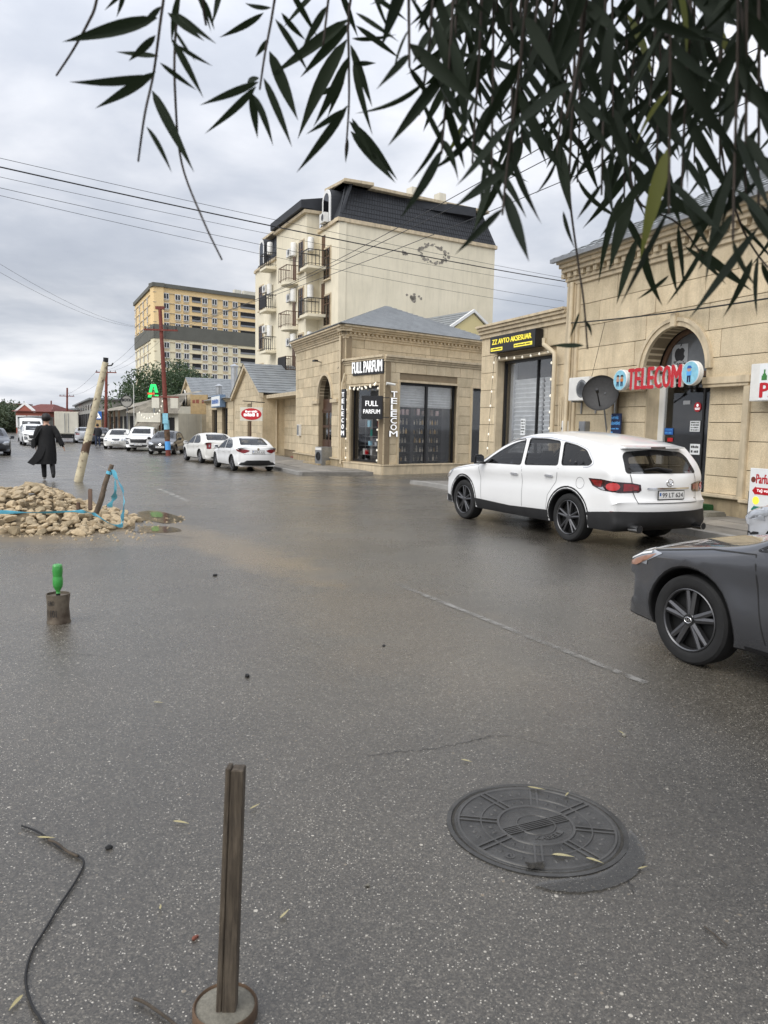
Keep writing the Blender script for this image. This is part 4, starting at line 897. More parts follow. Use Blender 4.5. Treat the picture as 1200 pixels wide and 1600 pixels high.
# ------------------------------------------------------------------ five storey block
cr = AT(530, 345, 50.); eS = Vector((math.sin(R(57.7)), math.cos(R(57.7)), 0)); eD = Vector((math.sin(R(-25)), math.cos(R(-25)), 0))
FS = Fr((cr.x, 50.), eD)                                        # street front
uS, _ = Fr((cr.x+eS.x*30, 50+eS.y*30), -eS).px(773, 400); LS = 30-uS
FN = Fr((cr.x+eS.x*LS, 50+eS.y*LS), -eS)                          # blank side wall
b5 = thing('apartment_block', 'five storey cream apartment block with dark mansard roof and a large blank side wall', 'building', (cr.x, 50., ZB))
b5.location.z = 0
zw = 14.45; uE, _ = FS.px(399, 450)
def wpart(fr, name, mat, *a, bev=0, parent=None):
    o = boxpart(name, b5, mat, *a, bev=bev); o.location = fr.o-b5.location; o.rotation_euler = (0, 0, fr.rot); return o
side = wpart(FN, 'side_wall', 'plaster', 0, LS-.0, -.4, 0, ZB, zw)
MB().box(-.15, LS+.15, -.4, .12, zw, zw+.25).done('string_course', 'stone_trim', side, bev=.02)
# dark mansard on the side: sloped slabs with ribs
mz0, mz1, mi = zw+.25, zw+2.55, .95
MB().prism([(-.1, mz0), (LS, mz0), (LS-mi, mz1), (mi*.5, mz1)], lambda a, b, d: (a, -(b-mz0)/(mz1-mz0)*mi+d, b), 0, -.15).done('mansard_slope', 'roof_dark', side)
mb = MB(); k = 60
for i in range(1, k):
    u = LS*i/k; t_ = 1.0; ut = mi*.5+(LS-1.5*mi)*i/k; mb.bar((u, .01, mz0), (ut, -mi+.01, mz1), .035, .03, up=(0, 1, 0))
for z in [mz0+.33*j for j in range(1, 7)]:
    f = (z-mz0)/(mz1-mz0); mb.bar((f*mi*.5, -f*mi+.01, z), (LS-f*mi, -f*mi+.01, z), .03, .02)
stuff(mb.done('tile_seams', 'black_metal', side))
MB().box(mi*.2, LS-mi*.5, -mi-2, -mi+.45, mz1, mz1+.2).done('eave', 'stone_trim', side, bev=.02)
for px in (645, 688):
    u, z = FN.px(px, 312, -2); MB().box(u-.3, u+.3, -2.4, -1.7, mz1, mz1+1.15).done('chimney', 'plaster_white', side, bev=.03)
# weathered damage on the plaster, thin raised scabs
for px, py, ra, n_ in ((677, 396, 1.25, 46), (645, 465, .75, 14), (632, 396, .25, 6)):
    uc0, z0c = FN.px(px, py)
    for i in range(n_):
        a = 2*math.pi*i/n_; q = ra*r_.uniform(.72, 1.05) if n_ > 40 else ra*r_.uniform(.1, .9)
        c_ = (uc0+q*math.cos(a), z0c+q*.52*math.sin(a)); sz = r_.uniform(.06, .17)
        MB().prism([(c_[0]+sz*r_.uniform(.6, 1.3)*math.cos(k*1.047), c_[1]+sz*r_.uniform(.4, 1)*math.sin(k*1.047)) for k in range(6)], lambda p, q, d: (p, d, q), .0, .012).done('plaster_scab', 'plaster_patch', side)
# street front in three bays: plane, projecting centre, plane
front = wpart(FS, 'front_wall', 'plaster', 0.0, uE, -.5, 0., ZB, zw)
MB().box(-.1, uE, -.4, .14, zw, zw+.25).done('string_course', 'stone_trim', front, bev=.02)
u498 = FS.px(498, 420)[0]; yb5 = .5
while yb5 < 4 and FS.px(479, 420, yb5)[0] > u498: yb5 += .05
print('bay depth', yb5, u498, LS)
xs = {k: FS.px(k, 470, 0 if k > 490 else yb5)[0] for k in (530, 498, 466, 432, 399)}
uE = xs[399]+.2
bay = MB().box(xs[498], xs[432], .0, yb5, ZB, zw+1.2).done('projecting_bay', 'plaster', front)
MB().box(xs[498]-.2, xs[432]+.1, -.3, yb5+.25, zw+1.2, zw+1.42).done('bay_cornice', 'stone_trim', front, bev=.02); MB().prism([(yb5+.2, zw+1.42), (-1, zw+1.42), (-1, zw+1.6)], lambda a, b, d: (d, a, b), xs[498]-.15, xs[432]+.05).done('bay_roof', 'roof_dark', front)
YF5 = yb5-.1
zfar = FS.px(404, 424, YF5)[1]
MB().box(xs[432], xs[399], .0, YF5, ZB, zfar).done('far_bay', 'plaster', front); MB().box(xs[432], xs[399], -.4, YF5+.15, zfar, zfar+.2).done('string_course', 'stone_trim', front, bev=.02)
MB().prism([(xs[432], zfar+.2), (xs[399], zfar+.2), (xs[399]-.5, zfar+2.5), (xs[432], zfar+2.5)], lambda p, q, d: (p, YF5-(q-zfar-.2)/2.3*mi+d, q), 0, -.15).done('mansard_slope', 'roof_dark', front); MB().box(xs[432], xs[399]-.2, -2, YF5-.4, zfar+2.5, zfar+2.7).done('eave', 'stone_trim', front, bev=.02)
MB().prism([(0, zw+1.5), (0, zw+2.0), (-1.5, zw+2.3), (-1.5, zw+1.5)], lambda a, b, d: (d, 1.35+a, b), xs[498]-.15, xs[432]+.15).done('bay_roof', 'roof_dark', front)
for a, b in ((.1, xs[498]),):
    MB().prism([(a, mz0), (b, mz0), (b-.3, mz1), (a+.4, mz1)], lambda p, q, d: (p, -(q-mz0)/(mz1-mz0)*mi+d, q), 0, -.15).done('mansard_slope', 'roof_dark', front)
    MB().box(a+.1, b, -mi-1.5, -mi+.55, mz1, mz1+.2).done('eave', 'stone_trim', front, bev=.02)
MB().box(1.6, xs[498]-.3, -LS+1.8, -mi-.3, mz1-.5, mz1+.1).done('flat_roof', 'roof_dark', front)
def win(parent, u, z, y, w_=1.0, h_=1.75, frm='brown_frame', rot=0, nm='window', sur='stone_trim'):
    f = MB().box(u-w_/2-.12, u+w_/2+.12, y, y+.06, z-.12, z+h_+.12).done(nm, sur, parent, bev=.01)
    boxpart('pane', f, 'house_glass', u-w_/2, u+w_/2, y+.062, y+.07, z, z+h_)
    mb = MB(); mb.box(u-w_/2, u+w_/2, y+.061, y+.10, z+h_*.70, z+h_*.70+.06); mb.box(u-.03, u+.03, y+.061, y+.10, z, z+h_); [mb.box(u+q*w_/2-.03, u+q*w_/2+.03, y+.061, y+.10, z, z+h_) for q in (-1, 1)]; mb.done('sash', frm, f)
    boxpart('curtain', f, 'curtain', u-w_/2, u-w_*.1, y+.0605, y+.0615, z, z+h_)
    boxpart('sill', f, sur, u-w_/2-.18, u+w_/2+.18, y+.06, y+.20, z-.16, z-.10); return f
def balcony(parent, u, z, y, w_, d_, rnd_=False, fill=None):
    if rnd_: sl = MB().prism([(u-w_/2, y)]+[(u-w_/2*math.cos(math.pi*i/12), y+d_*math.sin(math.pi*i/12)**.7) for i in range(13)], lambda a, b, d: (a, b, d), z-.22, z).done('balcony', 'plaster', parent)
    else: sl = MB().prism([(u-w_/2, y), (u+w_/2, y), (u+w_/2, y+d_), (u-w_/2, y+d_)], lambda a, b, d: (a, b, d), z-.2, z).done('balcony', 'plaster', parent, bev=.02)
    mb = MB(); pts = [(u-w_/2+.04, y), (u-w_/2+.04, y+d_-.05), (u+w_/2-.04, y+d_-.05), (u+w_/2-.04, y)]
    for a, b in zip(pts, pts[1:]):
        mb.bar((*a, z+1.0), (*b, z+1.0), .05); mb.bar((*a, z+.12), (*b, z+.12), .03); k = 5
        for i in range(k+1): p = Vector(a).lerp(Vector(b), i/k); mb.bar((p.x, p.y, z), (p.x, p.y, z+1.0), .025)
    mb.done('railing', 'brown_frame' if rnd_ else 'black_metal', sl)
    if fill: MB().box(u-w_/2+.05, u+w_/2-.05, y+d_-.04, y+d_-.0, z+.1, z+.98).done('railing_cover', fill, sl)
    return sl
def heater(fr, u, y, z, label): 
    o = MB().lathe([(0, 0), (.18, 0), (.22, .04), (.22, .85), (.18, .9), (0, .9)], 14).done('water_tank', 'white_plastic', smooth=40); o.location = fr.w(u, y+.22, z); tag(o, label, 'water tank', 'white water tanks on the balconies'); return o
for py in (435, 508): u, z = FS.px(512, py); win(front, u, z, 0, 1.0, 1.9)
u, z = FS.px(512, 350); 
dm = MB().prism([(u-.75, zw+.2), (u+.75, zw+.2)]+[(u+.75*math.cos(math.pi*i/12), zw+1.7+.75*math.sin(math.pi*i/12)) for i in range(13)], lambda a, b, d: (a, d, b), -.8, .05).done('dormer', 'roof_dark', front)
arch_ring(front, u, zw+1.7, .5, .22, .0, .13, 'white_paint', 'dormer_trim', legs=1.4)
MB().prism([(u-.5, zw+.4), (u+.5, zw+.4)]+[(u+.5*math.cos(math.pi*i/12), zw+1.7+.5*math.sin(math.pi*i/12)) for i in range(13)], lambda a, b, d: (a, d, b), .121, .13).done('dormer_pane', 'house_glass', dm)
u2 = FS.px(409, 405, yb5)[0]; arch_ring(front, u2, zfar+1.5, .5, .22, YF5, YF5+.14, 'white_paint', 'dormer_trim', legs=1.2); dm = MB().prism([(u2-.75, zfar+.15), (u2+.75, zfar+.15)]+[(u2+.75*math.cos(math.pi*i/12), zfar+1.5+.75*math.sin(math.pi*i/12)) for i in range(13)], lambda a, b, d: (a, d, b), YF5-.8, YF5+.12).done('dormer', 'roof_dark', front); MB().prism([(u2-.5, zfar+.35), (u2+.5, zfar+.35)]+[(u2+.5*math.cos(math.pi*i/12), zfar+1.5+.5*math.sin(math.pi*i/12)) for i in range(13)], lambda a, b, d: (a, d, b), YF5+.121, YF5+.13).done('dormer_pane', 'house_glass', dm)
acn = 0
for fl in range(5):
    # recessed balcony bay next to the plain part, beside the projecting bay
    u, z = FS.px(486, 403+fl*74 if fl else 403); z = 12.05-3.08*fl
    if z < .5: continue
    ub = xs[498]-.75
    balcony(front, ub, z, 0., 1.6, yb5+.45, fill='navy' if fl == 4 else None)
    boxpart('balcony_door', front, 'brown_frame', ub-.4, ub+.2, .002, .03, z, z+2.1)
    heater(FS, ub+.55, yb5*.5, z+1.15, 'white water tank on the %s balcony beside the plain bay' % ('top', 'second highest', 'third', 'fourth', 'lowest')[fl])
    # centre bay: rounded balcony, window
    uq = xs[466]+.2
    balcony(front, uq+.7, z-.5, yb5, 1.9, .9, True, 'black_matte' if fl == 2 else None)
    win(front, xs[498]+.95, z+.05, yb5, .85, 1.9); boxpart('balcony_door', front, 'brown_frame', uq+.35, uq+1.0, yb5+.002, yb5+.03, z-.5, z+1.6)
    ac_unit('air_conditioner', 'white air conditioner above the rounded balcony of the %s row' % ('top', 'second', 'third', 'fourth', 'fifth')[fl], FS.w(uq+1.35, yb5, z+1.35), FS.rot, 1.0)
    heater(FS, uq+.2, yb5, z+1.2, 'white water tank over the rounded balcony of the %s row' % ('top', 'second', 'third', 'fourth', 'fifth')[fl])
    # far bay
    uf = xs[432]+.95; zf = zfar-.55-3.08*fl
    balcony(front, uf, zf, YF5, 1.7, .9, fill='black_matte' if fl == 1 else None); win(front, xs[399]-1.5, zf-2.6, YF5, .95, 1.8)
    ac_unit('air_conditioner', 'white air conditioner beside the far bay window of the %s row' % ('top', 'second', 'third', 'fourth', 'fifth')[fl], FS.w(xs[399]-3.0, YF5, zf-1.5), FS.rot, 1.0)
    heater(FS, uf+.4, YF5, zf+1.1, 'white water tank on the far bay balcony of the %s row' % ('top', 'second', 'third', 'fourth', 'fifth')[fl])
ac_unit('air_conditioner', 'white air conditioner under the arched dormer of the cream block', FS.w(FS.px(510, 362, .2)[0]+.3, .12, zw+.3), FS.rot, 1.1)

# ------------------------------------------------------------------ high-rise
hc = AT(240, 441, 245.); hE = Vector((math.sin(R(52)), math.cos(R(52)), 0)); hD = Vector((math.sin(R(-25)), math.cos(R(-25)), 0))
HF = Fr((hc.x+hE.x*70, 245+hE.y*70), -hE); HS = Fr((hc.x, 245.), hD)
hb = thing('apartment_tower', 'tall ochre and cream apartment tower with grey band and many windows', 'building', (hc.x, 245., ZB)); hb.location.z = 0
hz = hc.z; zband0, zband1 = AT(240, 528, 245).z, AT(240, 506, 245).z; usd, _ = HS.px(211, 520)
def hpart(fr, name, mat, *a):
    o = boxpart(name, hb, mat, *a); o.location = fr.o-hb.location; o.rotation_euler = (0, 0, fr.rot); return o
uR_, _ = HF.px(460, 520)
hf = hpart(HF, 'front_wall', 'pale_cream', uR_, 70, -3, 0, ZB, zband0); hs = hpart(HS, 'side_wall', 'pale_cream', 0, usd, -3, -.01, ZB, zband0)
for w_, a, b in ((hf, uR_, 70), (hs, 0, usd)):
    boxpart('band', w_, 'grey_band', a-.2, b+.2, -3, .25, zband0, zband1); boxpart('upper_wall', w_, 'ochre', a, b, -3, -.02, zband1, hz-1.2); boxpart('parapet', w_, 'grey_band', a-.4, b+.4, -3.2, .5, hz-1.2, hz)
    z = 6.
    fh = (hz-1.2-zband1)/5.0/1.0; fh = 3.02
    while z < hz-2: boxpart('floor_ledge', w_, 'stone_trim', a, b, 0, .18, z-.25, z-.05) if not zband0-.3 < z < zband1+.3 else None; z += fh
pxs = [(260, 0), (278, 0), (291, 0), (307, 2), (320, 1), (335, 1), (352, 0), (367, 0), (382, 2), (394, 2)]
wm = {}
def hwin(parent, u, z, kind):
    if kind not in wm:
        if kind == 2:
            o = MB().box(-1.5, 1.5, .001, .05, 0, 1.9).done('window', 'black_matte', parent); boxpart('rail', o, 'grey_metal', -1.5, 1.5, .05, .12, 0, .55)
        else:
            o = MB().box(-.85, .85, .001, .12, -.7, 1.8).done('window', 'stone_trim', parent)
            boxpart('pane', o, 'window_dark', -.75, .75, .121, .14, 0, 1.75); mb = MB(); mb.box(-.92, .92, .141, .2, -.1, .1); mb.box(-.92, .92, .141, .2, 1.65, 1.85); [mb.box(q-.09, q+.09, .141, .2, 0, 1.8) for q in (-.85, 0, .85)]; mb.done('frame', 'white_paint', o)
        wm[kind] = o
    else: o = dup(wm[kind], parent)
    o.location = (u, 0, z)
n_fl = int((hz-2.6)/fh)
for px, kd in pxs:
    u, _ = HF.px(px, 520)
    for f in range(2, n_fl): hwin(hf, u, 1.0+f*fh, 0 if kd == 1 and f < 9 else kd if kd != 1 else 0)
for i in range(5):
    u = 4+(usd-8)*i/4
    for f in range(2, n_fl): hwin(hs, u, 1.0+f*fh, 0)
for px in (388, 398, 374): u, z = HF.px(px, 460); boxpart('roof_hut', hf, 'plaster_white', u-1.2, u+1.2, -2.5, -1, hz, hz+1.4)

# ------------------------------------------------------------------ row of low shops along the pavement
# recessed link between the corner shop and the first gable
lk = thing('shop_building', 'low tan stone shop with narrow brown door between the corner shop and the gable', 'building', (ML.w(8.3, 0, 0).x, ML.w(8.3, 0, 0).y, 0), ROT)
rc = -1.4
LD = (1.6, 2.7, .1, 2.75)
backing(lk, 0, 10.5, ZB-.1, 3.3, [LD], rc-.3, rc-.045); block_wall(lk, 0, 10.5, .1, 3.3, .46, 1.1, [LD], None, rc, .05, seed=41)
boxpart('door', lk, 'dark_wood', LD[0], LD[1], rc-.25, rc-.18, LD[2], LD[3]); boxpart('door_poster', lk, 'sign_paper', LD[0]+.3, LD[0]+.62, rc-.178, rc-.17, .2, 2.0)
cornice(lk, 0, 10.5, 3.3, [(.10, rc+.05), (.12, rc+.15)]); roofslope(lk, (10.5, rc+.35, 3.55), (0, rc+.35, 3.55), (10.5, rc-5.5, 6.3), (0, rc-5.5, 6.3), 12, 'roof_tile', wave=2)
for k in range(3): boxpart('brick_step', lk, 'brick_red', LD[0]-.2, LD[1]+.3, rc, rc+.9-.28*k, ZB-.1+.14*k, ZB+.16+.14*k, .01)
ac_unit('air_conditioner', 'white air conditioner over the narrow brown shop door', (lambda p: p)(Vector(lk.location)+DV*1.5+NV*(rc+.0)+Vector((0, 0, 2.85))), ROT, 1.1)
def gable_shop(label, u0, u1, zt, ze, depth, door, seed, bl=1.4):
    o = ML.w(u0, 0, 0); t = thing('gable_shop', label, 'building', (o.x, o.y, 0), ROT); W_ = u1-u0; m = W_/2
    D_ = (door[0], door[1], .1, door[2]); backing(t, 0, W_, ZB-.1, ze, [D_], -.3, -.045); block_wall(t, 0, W_, .1, ze, .5, bl, [D_], None, 0, .05, seed=seed)
    MB().prism([(0, ze), (W_, ze), (m, zt)], lambda a, b, d: (a, d, b), -.3, -.03).done('gable_wall', 'joint', t)
    z = ze
    while z < zt-.3:
        h_ = min(.5, zt-z); f = lambda q: m*(q-ze)/(zt-ze); a0 = f(z); L_ = W_-2*a0; k = max(1, round(L_/bl)); mid = [a0+L_*i/k for i in range(k+1)]
        for i in range(k):
            lf = (lambda q: f(q)) if i == 0 else (lambda q, v=mid[i]: max(f(q), v)); rf = (lambda q: W_-f(q)) if i == k-1 else (lambda q, v=mid[i+1]: min(W_-f(q), v))
            shaped(t, lf, rf, z, min(z+.5, zt-.02), 0, .05, 'stone', n=3)
        z += .5
    boxpart('door', t, 'grey_metal' if seed > 52 else 'dark_wood', D_[0], D_[1], -.28, -.2, D_[2], D_[3])
    MB().box(-.24, 0, -depth, 0, ZB-.1, ze).done('side_wall', 'stone', t); MB().box(W_, W_+.24, -depth, 0, ZB-.1, ze).done('side_wall', 'stone', t)
    for sg in (0, 1):
        e = -.45 if sg == 0 else W_+.45; dz_ = (zt-ze)/m*.45
        mb = MB(); mb.prism([(e, ze-dz_), (m, zt), (m, zt+.3), (e, ze-dz_+.3)], lambda a, b, d: (a, d, b), .25, .0); mb.done('verge_board', 'stone_trim', t)
        A_, B_ = (e, .3, ze-dz_+.3), (e, -depth, ze-dz_+.3)
        roofslope(t, A_ if sg else B_, B_ if sg else A_, (m, .3 if sg else -depth, zt+.3), (m, -depth if sg else .3, zt+.3), 12, 'roof_tile', wave=1.5)
    return t
ga = ML.px(409, 640)[0]; gb_ = ML.px(367, 640)[0]; za = ML.px(387, 566, .2)[1]
g1 = gable_shop('steep tan stone gable shop with red oval sign over its dark door', ga, gb_, za-.3, 3.55, 9, (3.2, 4.6, 2.6), 51)
f1 = Fr(ML.w(ga, 0, 0), DV); u, z = f1.px(393, 647, .9)
t = thing('oval_sign', 'red oval hanging sign with white script on a wall bracket', 'sign', f1.w(u, .9, z), f1.rot+R(55))
MB().box(-.75, .75, -.03, .03, -.42, .42).done('board', 'plaster_white', t); MB().prism([(.68*math.cos(a*math.pi/14), .36*math.sin(a*math.pi/14)) for a in range(28)], lambda a, b, d: (a, d, b), .031, .045).done('oval', 'sign_red', t)
scribble(t, .40, .1, .8, .12, 'sign_white', .046); scribble(t, .5, -.14, 1.0, .2, 'sign_white', .046, 3)
mb = MB(); mb.tube([(-.5, -.9, .75), (.5, .2, .8)], .03, 6); mb.bar((0, 0, .42), (0, 0, .78), .03); mb.done('bracket', 'black_metal', t)
pipe([f1.w(-.3, -.9, 3.2), f1.w(-.3, -.9, 1.5), f1.w(-.3, -.9, -.1)], .06, 'cream_pipe', 'cream drain pipe in the corner beside the steep gable shop')
s2a = gb_+.6; s2b = ML.px(322, 640)[0]
o = ML.w(s2a, 0, 0); t = thing('shop_building', 'flat fronted tan shop with blue and white sign between the two gables', 'building', (o.x, o.y, 0), ROT); F2 = Fr(o, DV); W_ = s2b-s2a
D2 = [(2.5, 5.2, .1, 2.9), (7.5, 10.5, .1, 2.8)]
backing(t, 0, W_, ZB-.1, 3.4, D2, -.3, -.045); block_wall(t, 0, W_, .1, 3.4, .55, 1.6, D2, None, 0, .05, seed=61)
for q in D2: boxpart('shop_window', t, 'house_glass', q[0], q[1], -.25, -.2, q[2], q[3]); boxpart('window_post', t, 'black_metal', (q[0]+q[1])/2-.1, (q[0]+q[1])/2+.1, -.2, -.1, q[2], q[3])
cornice(t, 0, W_, 3.4, [(.12, .08), (.12, .2)]); roofslope(t, (W_, .4, 3.65), (0, .4, 3.65), (W_, -5, 5.6), (0, -5, 5.6), 10, 'roof_tile')
pm('sign_blue_grey', (.16, .24, .36), .5, var=.1); u, z = F2.px(337, 632, .4); q = thing('shop_sign', 'blue and white shop sign box on the flat fronted shop', 'sign', F2.w(u, .35, z), F2.rot); MB().box(-2.4, 2.0, -.35, .1, -.25, .75).done('box', 'sign_blue_grey', q, bev=.02); MB().box(-2.3, 1.9, .101, .11, -.15, .65).done('face', 'sign_paper', q); scribble(q, 1.6, .05, 3.4, .42, 'sign_blue', .111)
u, z = F2.px(313, 632, .4); q = thing('shop_sign', 'orange lettered board sign beside the second gable', 'sign', F2.w(u, .5, z), F2.rot+R(50)); MB().box(-.9, .9, -.05, .05, -.9, .9).done('board', 'orange_board', q) if 'orange_board' in MT else (pm('orange_board', (.42, .30, .15), .6, var=.15), MB().box(-.9, .9, -.05, .05, -.9, .9).done('board', 'orange_board', q)); scribble(q, .7, .1, 1.4, .35, 'brick_red', .051); mb = MB(); mb.bar((0, -.05, .5), (-.3, -.5, .5), .06); mb.done('bracket', 'black_metal', q)
for k, (px, py) in enumerate(((366, 600), (342, 606))):
    u, z = F2.px(px, py+22, -2); p = F2.w(u, -2, z); q = thing('chimney_flue', ('tall', 'short')[k]+' metal flue pipe on the roof of the flat fronted shop', 'chimney', (p.x, p.y, 3.9), 0); MB().lathe([(.3, 0), (.3, 2.8-1.4*k), (0, 2.8-1.4*k)], 14).done('pipe', 'galv', q, smooth=40); MB().lathe([(.0, 2.95-1.4*k), (.42, 2.8-1.4*k), (.42, 2.86-1.4*k), (0, 3.1-1.4*k)], 14).done('cowl', 'galv', q)
ga2 = ML.px(306, 640)[0]; gb2 = ML.px(284, 640)[0]; za2 = ML.px(290, 590, .2)[1]
g2 = gable_shop('farther tan stone gable shop with round emblem below its peak', ga2, gb2, za2-.3, 4.1, 14, (3.5, 7.5, 3.0), 55, 2.0)
f2 = Fr(ML.w(ga2, 0, 0), DV); u, z = f2.px(290.5, 625); q = thing('round_sign', 'white round emblem sign with dark figure in the far gable', 'sign', f2.w(u, .1, z), f2.rot); MB().lathe([(1.1, 0), (1.1, .15), (0, .151)], 28, (0, 0, 0), 'y').done('disc', 'white_paint', q); MB().lathe([(1.1, .152), (.95, .152), (.95, .18), (1.1, .18)], 28, (0, 0, 0), 'y').done('rim', 'black_metal', q); mb = MB(); mb.lathe([(.25, .152), (0, .17)], 12, (0, 0, .3), 'y'); mb.prism([(-.4, -.6), (.4, -.6), (.2, .1), (-.2, .1)], lambda a, b, d: (a, d, b), .152, .17); mb.done('figure', 'ink', q)
ac_unit('air_conditioner', 'pale air conditioner over the far gable shop entrance', f2.w(-.9, .0, 2.9), f2.rot, 1.3)

# ------------------------------------------------------------------ cars
pm('paint_white', (.80, .80, .79), .32, var=.02, vs=2, coat=.8); pm('paint_grey', (.082, .085, .094), .24, .5, var=.06, coat=1., vs=2); pm('paint_black', (.012, .013, .015), .28, var=.05, coat=.8); pm('paint_silver', (.50, .51, .53), .32, .35, var=.03, coat=.8)
pm('paint_offwhite', (.72, .71, .67), .38, var=.04, coat=.5); pm('paint_dark', (.04, .045, .055), .3, .2, var=.04, coat=.7)
pm('car_black', (.010, .010, .011), .55, var=.1); pm('cladding', (.020, .020, .021), .65, var=.2, vs=6); pm('gap', (.02, .02, .02), .8, var=0); pm('gap_soft', (.22, .22, .22), .7, var=0)
pm('tyre', (.016, .016, .016), .8, var=.25, vs=10); pm('alloy', (.33, .33, .34), .32, .85, var=.1); pm('alloy_dark', (.13, .13, .135), .34, .8, var=.1); pm('alloy_bright', (.55, .55, .56), .3, .85, var=.1); pm('disc_dark', (.015, .015, .015), .6, var=.1)
pm('lamp_red', (.24, .006, .010), .12, var=.3, vs=14, coat=1); pm('lamp_red_bright', (.55, .03, .03), .15, var=.1, coat=1); pm('lamp_dark', (.03, .004, .006), .12, var=.2, coat=1); pm('lamp_clear', (.42, .44, .47), .12, .3, var=.12, vs=6, coat=1); pm('lamp_amber', (.40, .20, .13), .2, var=.2, vs=16, coat=1); pm('chrome', (.75, .75, .76), .12, 1., var=0); pm('plate', (.80, .80, .78), .5, var=.02)
pm('seat', (.04, .04, .042), .8, var=.1); pm('lining', (.05, .05, .052), .9, var=0)
def inpoly(p, poly):
    x, y = p; c = False; n = len(poly)
    for i in range(n):
        x1, y1 = poly[i][:2]; x2, y2 = poly[(i+1) % n][:2]
        if (y1 > y) != (y2 > y) and x < (x2-x1)*(y-y1)/(y2-y1)+x1: c = not c
    return c
def roundpoly(poly, r, n=4):
    out = []; L = len(poly)
    for i in range(L):
        p = Vector(poly[i]); a = Vector(poly[i-1])-p; b = Vector(poly[(i+1) % L])-p
        q = min(r, a.length*.45, b.length*.45); A = p+a.normalized()*q; B = p+b.normalized()*q
        for k in range(n+1): t = k/n; out.append(tuple(A*(1-t)**2+p*2*t*(1-t)+B*t*t))
    return out
def insetpoly(poly, d):
    L = len(poly); out = []; area = sum(poly[i-1][0]*poly[i][1]-poly[i][0]*poly[i-1][1] for i in range(L)); s_ = 1 if area > 0 else -1
    for i in range(L):
        a, p, b = Vector(poly[i-1]), Vector(poly[i]), Vector(poly[(i+1) % L]); e1 = (p-a); e2 = (b-p)
        if e1.length < 1e-6 or e2.length < 1e-6: out.append(tuple(p)); continue
        e1.normalize(); e2.normalize(); n1 = Vector((-e1.y, e1.x)); n2 = Vector((-e2.y, e2.x)); m = n1+n2
        if m.length < .2: m = n1
        m = m.normalized(); out.append(tuple(p+m*d*s_/max(.5, m.dot(n1))))
    return out
def trifill(poly, holes=(), grid=.06):
    pts = []; edges = []
    for P in (poly, *holes):
        o = len(pts); L = len(P); pts += [Vector(p[:2]) for p in P]; edges += [(o+i, o+(i+1) % L) for i in range(L)]
    if grid:
        x0, x1 = min(p[0] for p in poly), max(p[0] for p in poly); y0, y1 = min(p[1] for p in poly), max(p[1] for p in poly)
        i = x0+grid*.5
        while i < x1:
            j = y0+grid*.5
            while j < y1:
                q = (i, j)
                if inpoly(q, poly) and all((Vector(q)-pts[k]).length > grid*.35 for k in range(len(pts)) if k < sum(len(P) for P in (poly, *holes))): pts.append(Vector(q))
                j += grid
            i += grid
    r_ = delaunay_2d_cdt(pts, edges, [], 0, 1e-6)
    V, FF = r_[0], r_[2]; out = []
    for f in FF:
        c = sum((V[i] for i in f), Vector((0, 0)))/len(f)
        if inpoly(c, poly) and not any(inpoly(c, h) for h in holes): out.append(tuple(f))
    return V, out
def wheel(parent, x, y, r, side, tw, style, rim_mat, rr=.68):
    c = bpy.data.objects.new('wheel', None); bpy.data.objects.remove(c)
    w = MB().lathe([(r*rr*.98, -tw*.30), (r*rr*.98, tw*.06), (r*.1, tw*.10), (0, tw*.10)], 32, (0, 0, 0), 'y').done('wheel', 'disc_dark', parent, smooth=40)
    w.location = (x, y, r)
    if side < 0: w.rotation_euler = (0, 0, math.pi)
    h = tw/2
    MB().lathe([(r*rr, -h*.9), (r*.90, -h), (r*.985, -h*.8), (r, -h*.45), (r, h*.45), (r*.985, h*.8), (r*.93, h*.97), (r*.82, h*1.0), (r*rr*1.03, h*.92), (r*rr, h*.85), (r*rr, -h*.9)], 44, (0, 0, 0), 'y').done('tyre', 'tyre', w, smooth=35)
    mb = MB(); ri = r*rr
    mb.lathe([(ri*1.0, h*.60), (ri*1.0, h*.93), (ri*.975, h*.97), (ri*.94, h*.9), (ri*.92, h*.55)], 44, (0, 0, 0), 'y', cap=False)
    mb.lathe([(ri*.17, h*.45), (ri*.20, h*.80), (ri*.17, h*.88), (0, h*.9)], 24, (0, 0, 0), 'y')
    n, pair, wb, wt = style
    for k in range(n):
        for s_ in ((-1, 1) if pair else (0,)):
            a = 2*math.pi*(k+.25)/n+s_*pair
            a0 = 2*math.pi*(k+.25)/n+s_*pair*.8
            d0 = Vector((math.cos(a0), math.sin(a0))); d1 = Vector((math.cos(a), math.sin(a))); t0 = Vector((-d0.y, d0.x)); t1 = Vector((-d1.y, d1.x))
            P = [d0*ri*.12-t0*ri*wb, d1*ri*.97-t1*ri*wt, d1*ri*.97+t1*ri*wt, d0*ri*.12+t0*ri*wb]
            vs = [(p.x, h*(.80 if i in (0, 3) else .82), p.y) for i, p in enumerate(P)]+[(p.x*1, h*.45, p.y*1) for p in P]
            m0 = d0*ri*.12; m1 = d1*ri*.97
            vs += [(m0.x, h*.90, m0.y), (m1.x, h*.90, m1.y)]
            mb.add(vs, [(0, 1, 9, 8), (8, 9, 2, 3), (0, 4, 5, 1), (3, 2, 6, 7), (4, 7, 6, 5)])
    mb.done('rim', rim_mat, w, smooth=30)
    mb = MB()
    for k in range(5):
        a = 2*math.pi*k/5+.3; mb.lathe([(ri*.045, h*.6), (ri*.045, h*.84), (0, h*.86)], 8, (math.cos(a)*ri*.30, 0, math.sin(a)*ri*.30), 'y')
    mb.done('lug_nut', 'disc_dark', w)
    return w
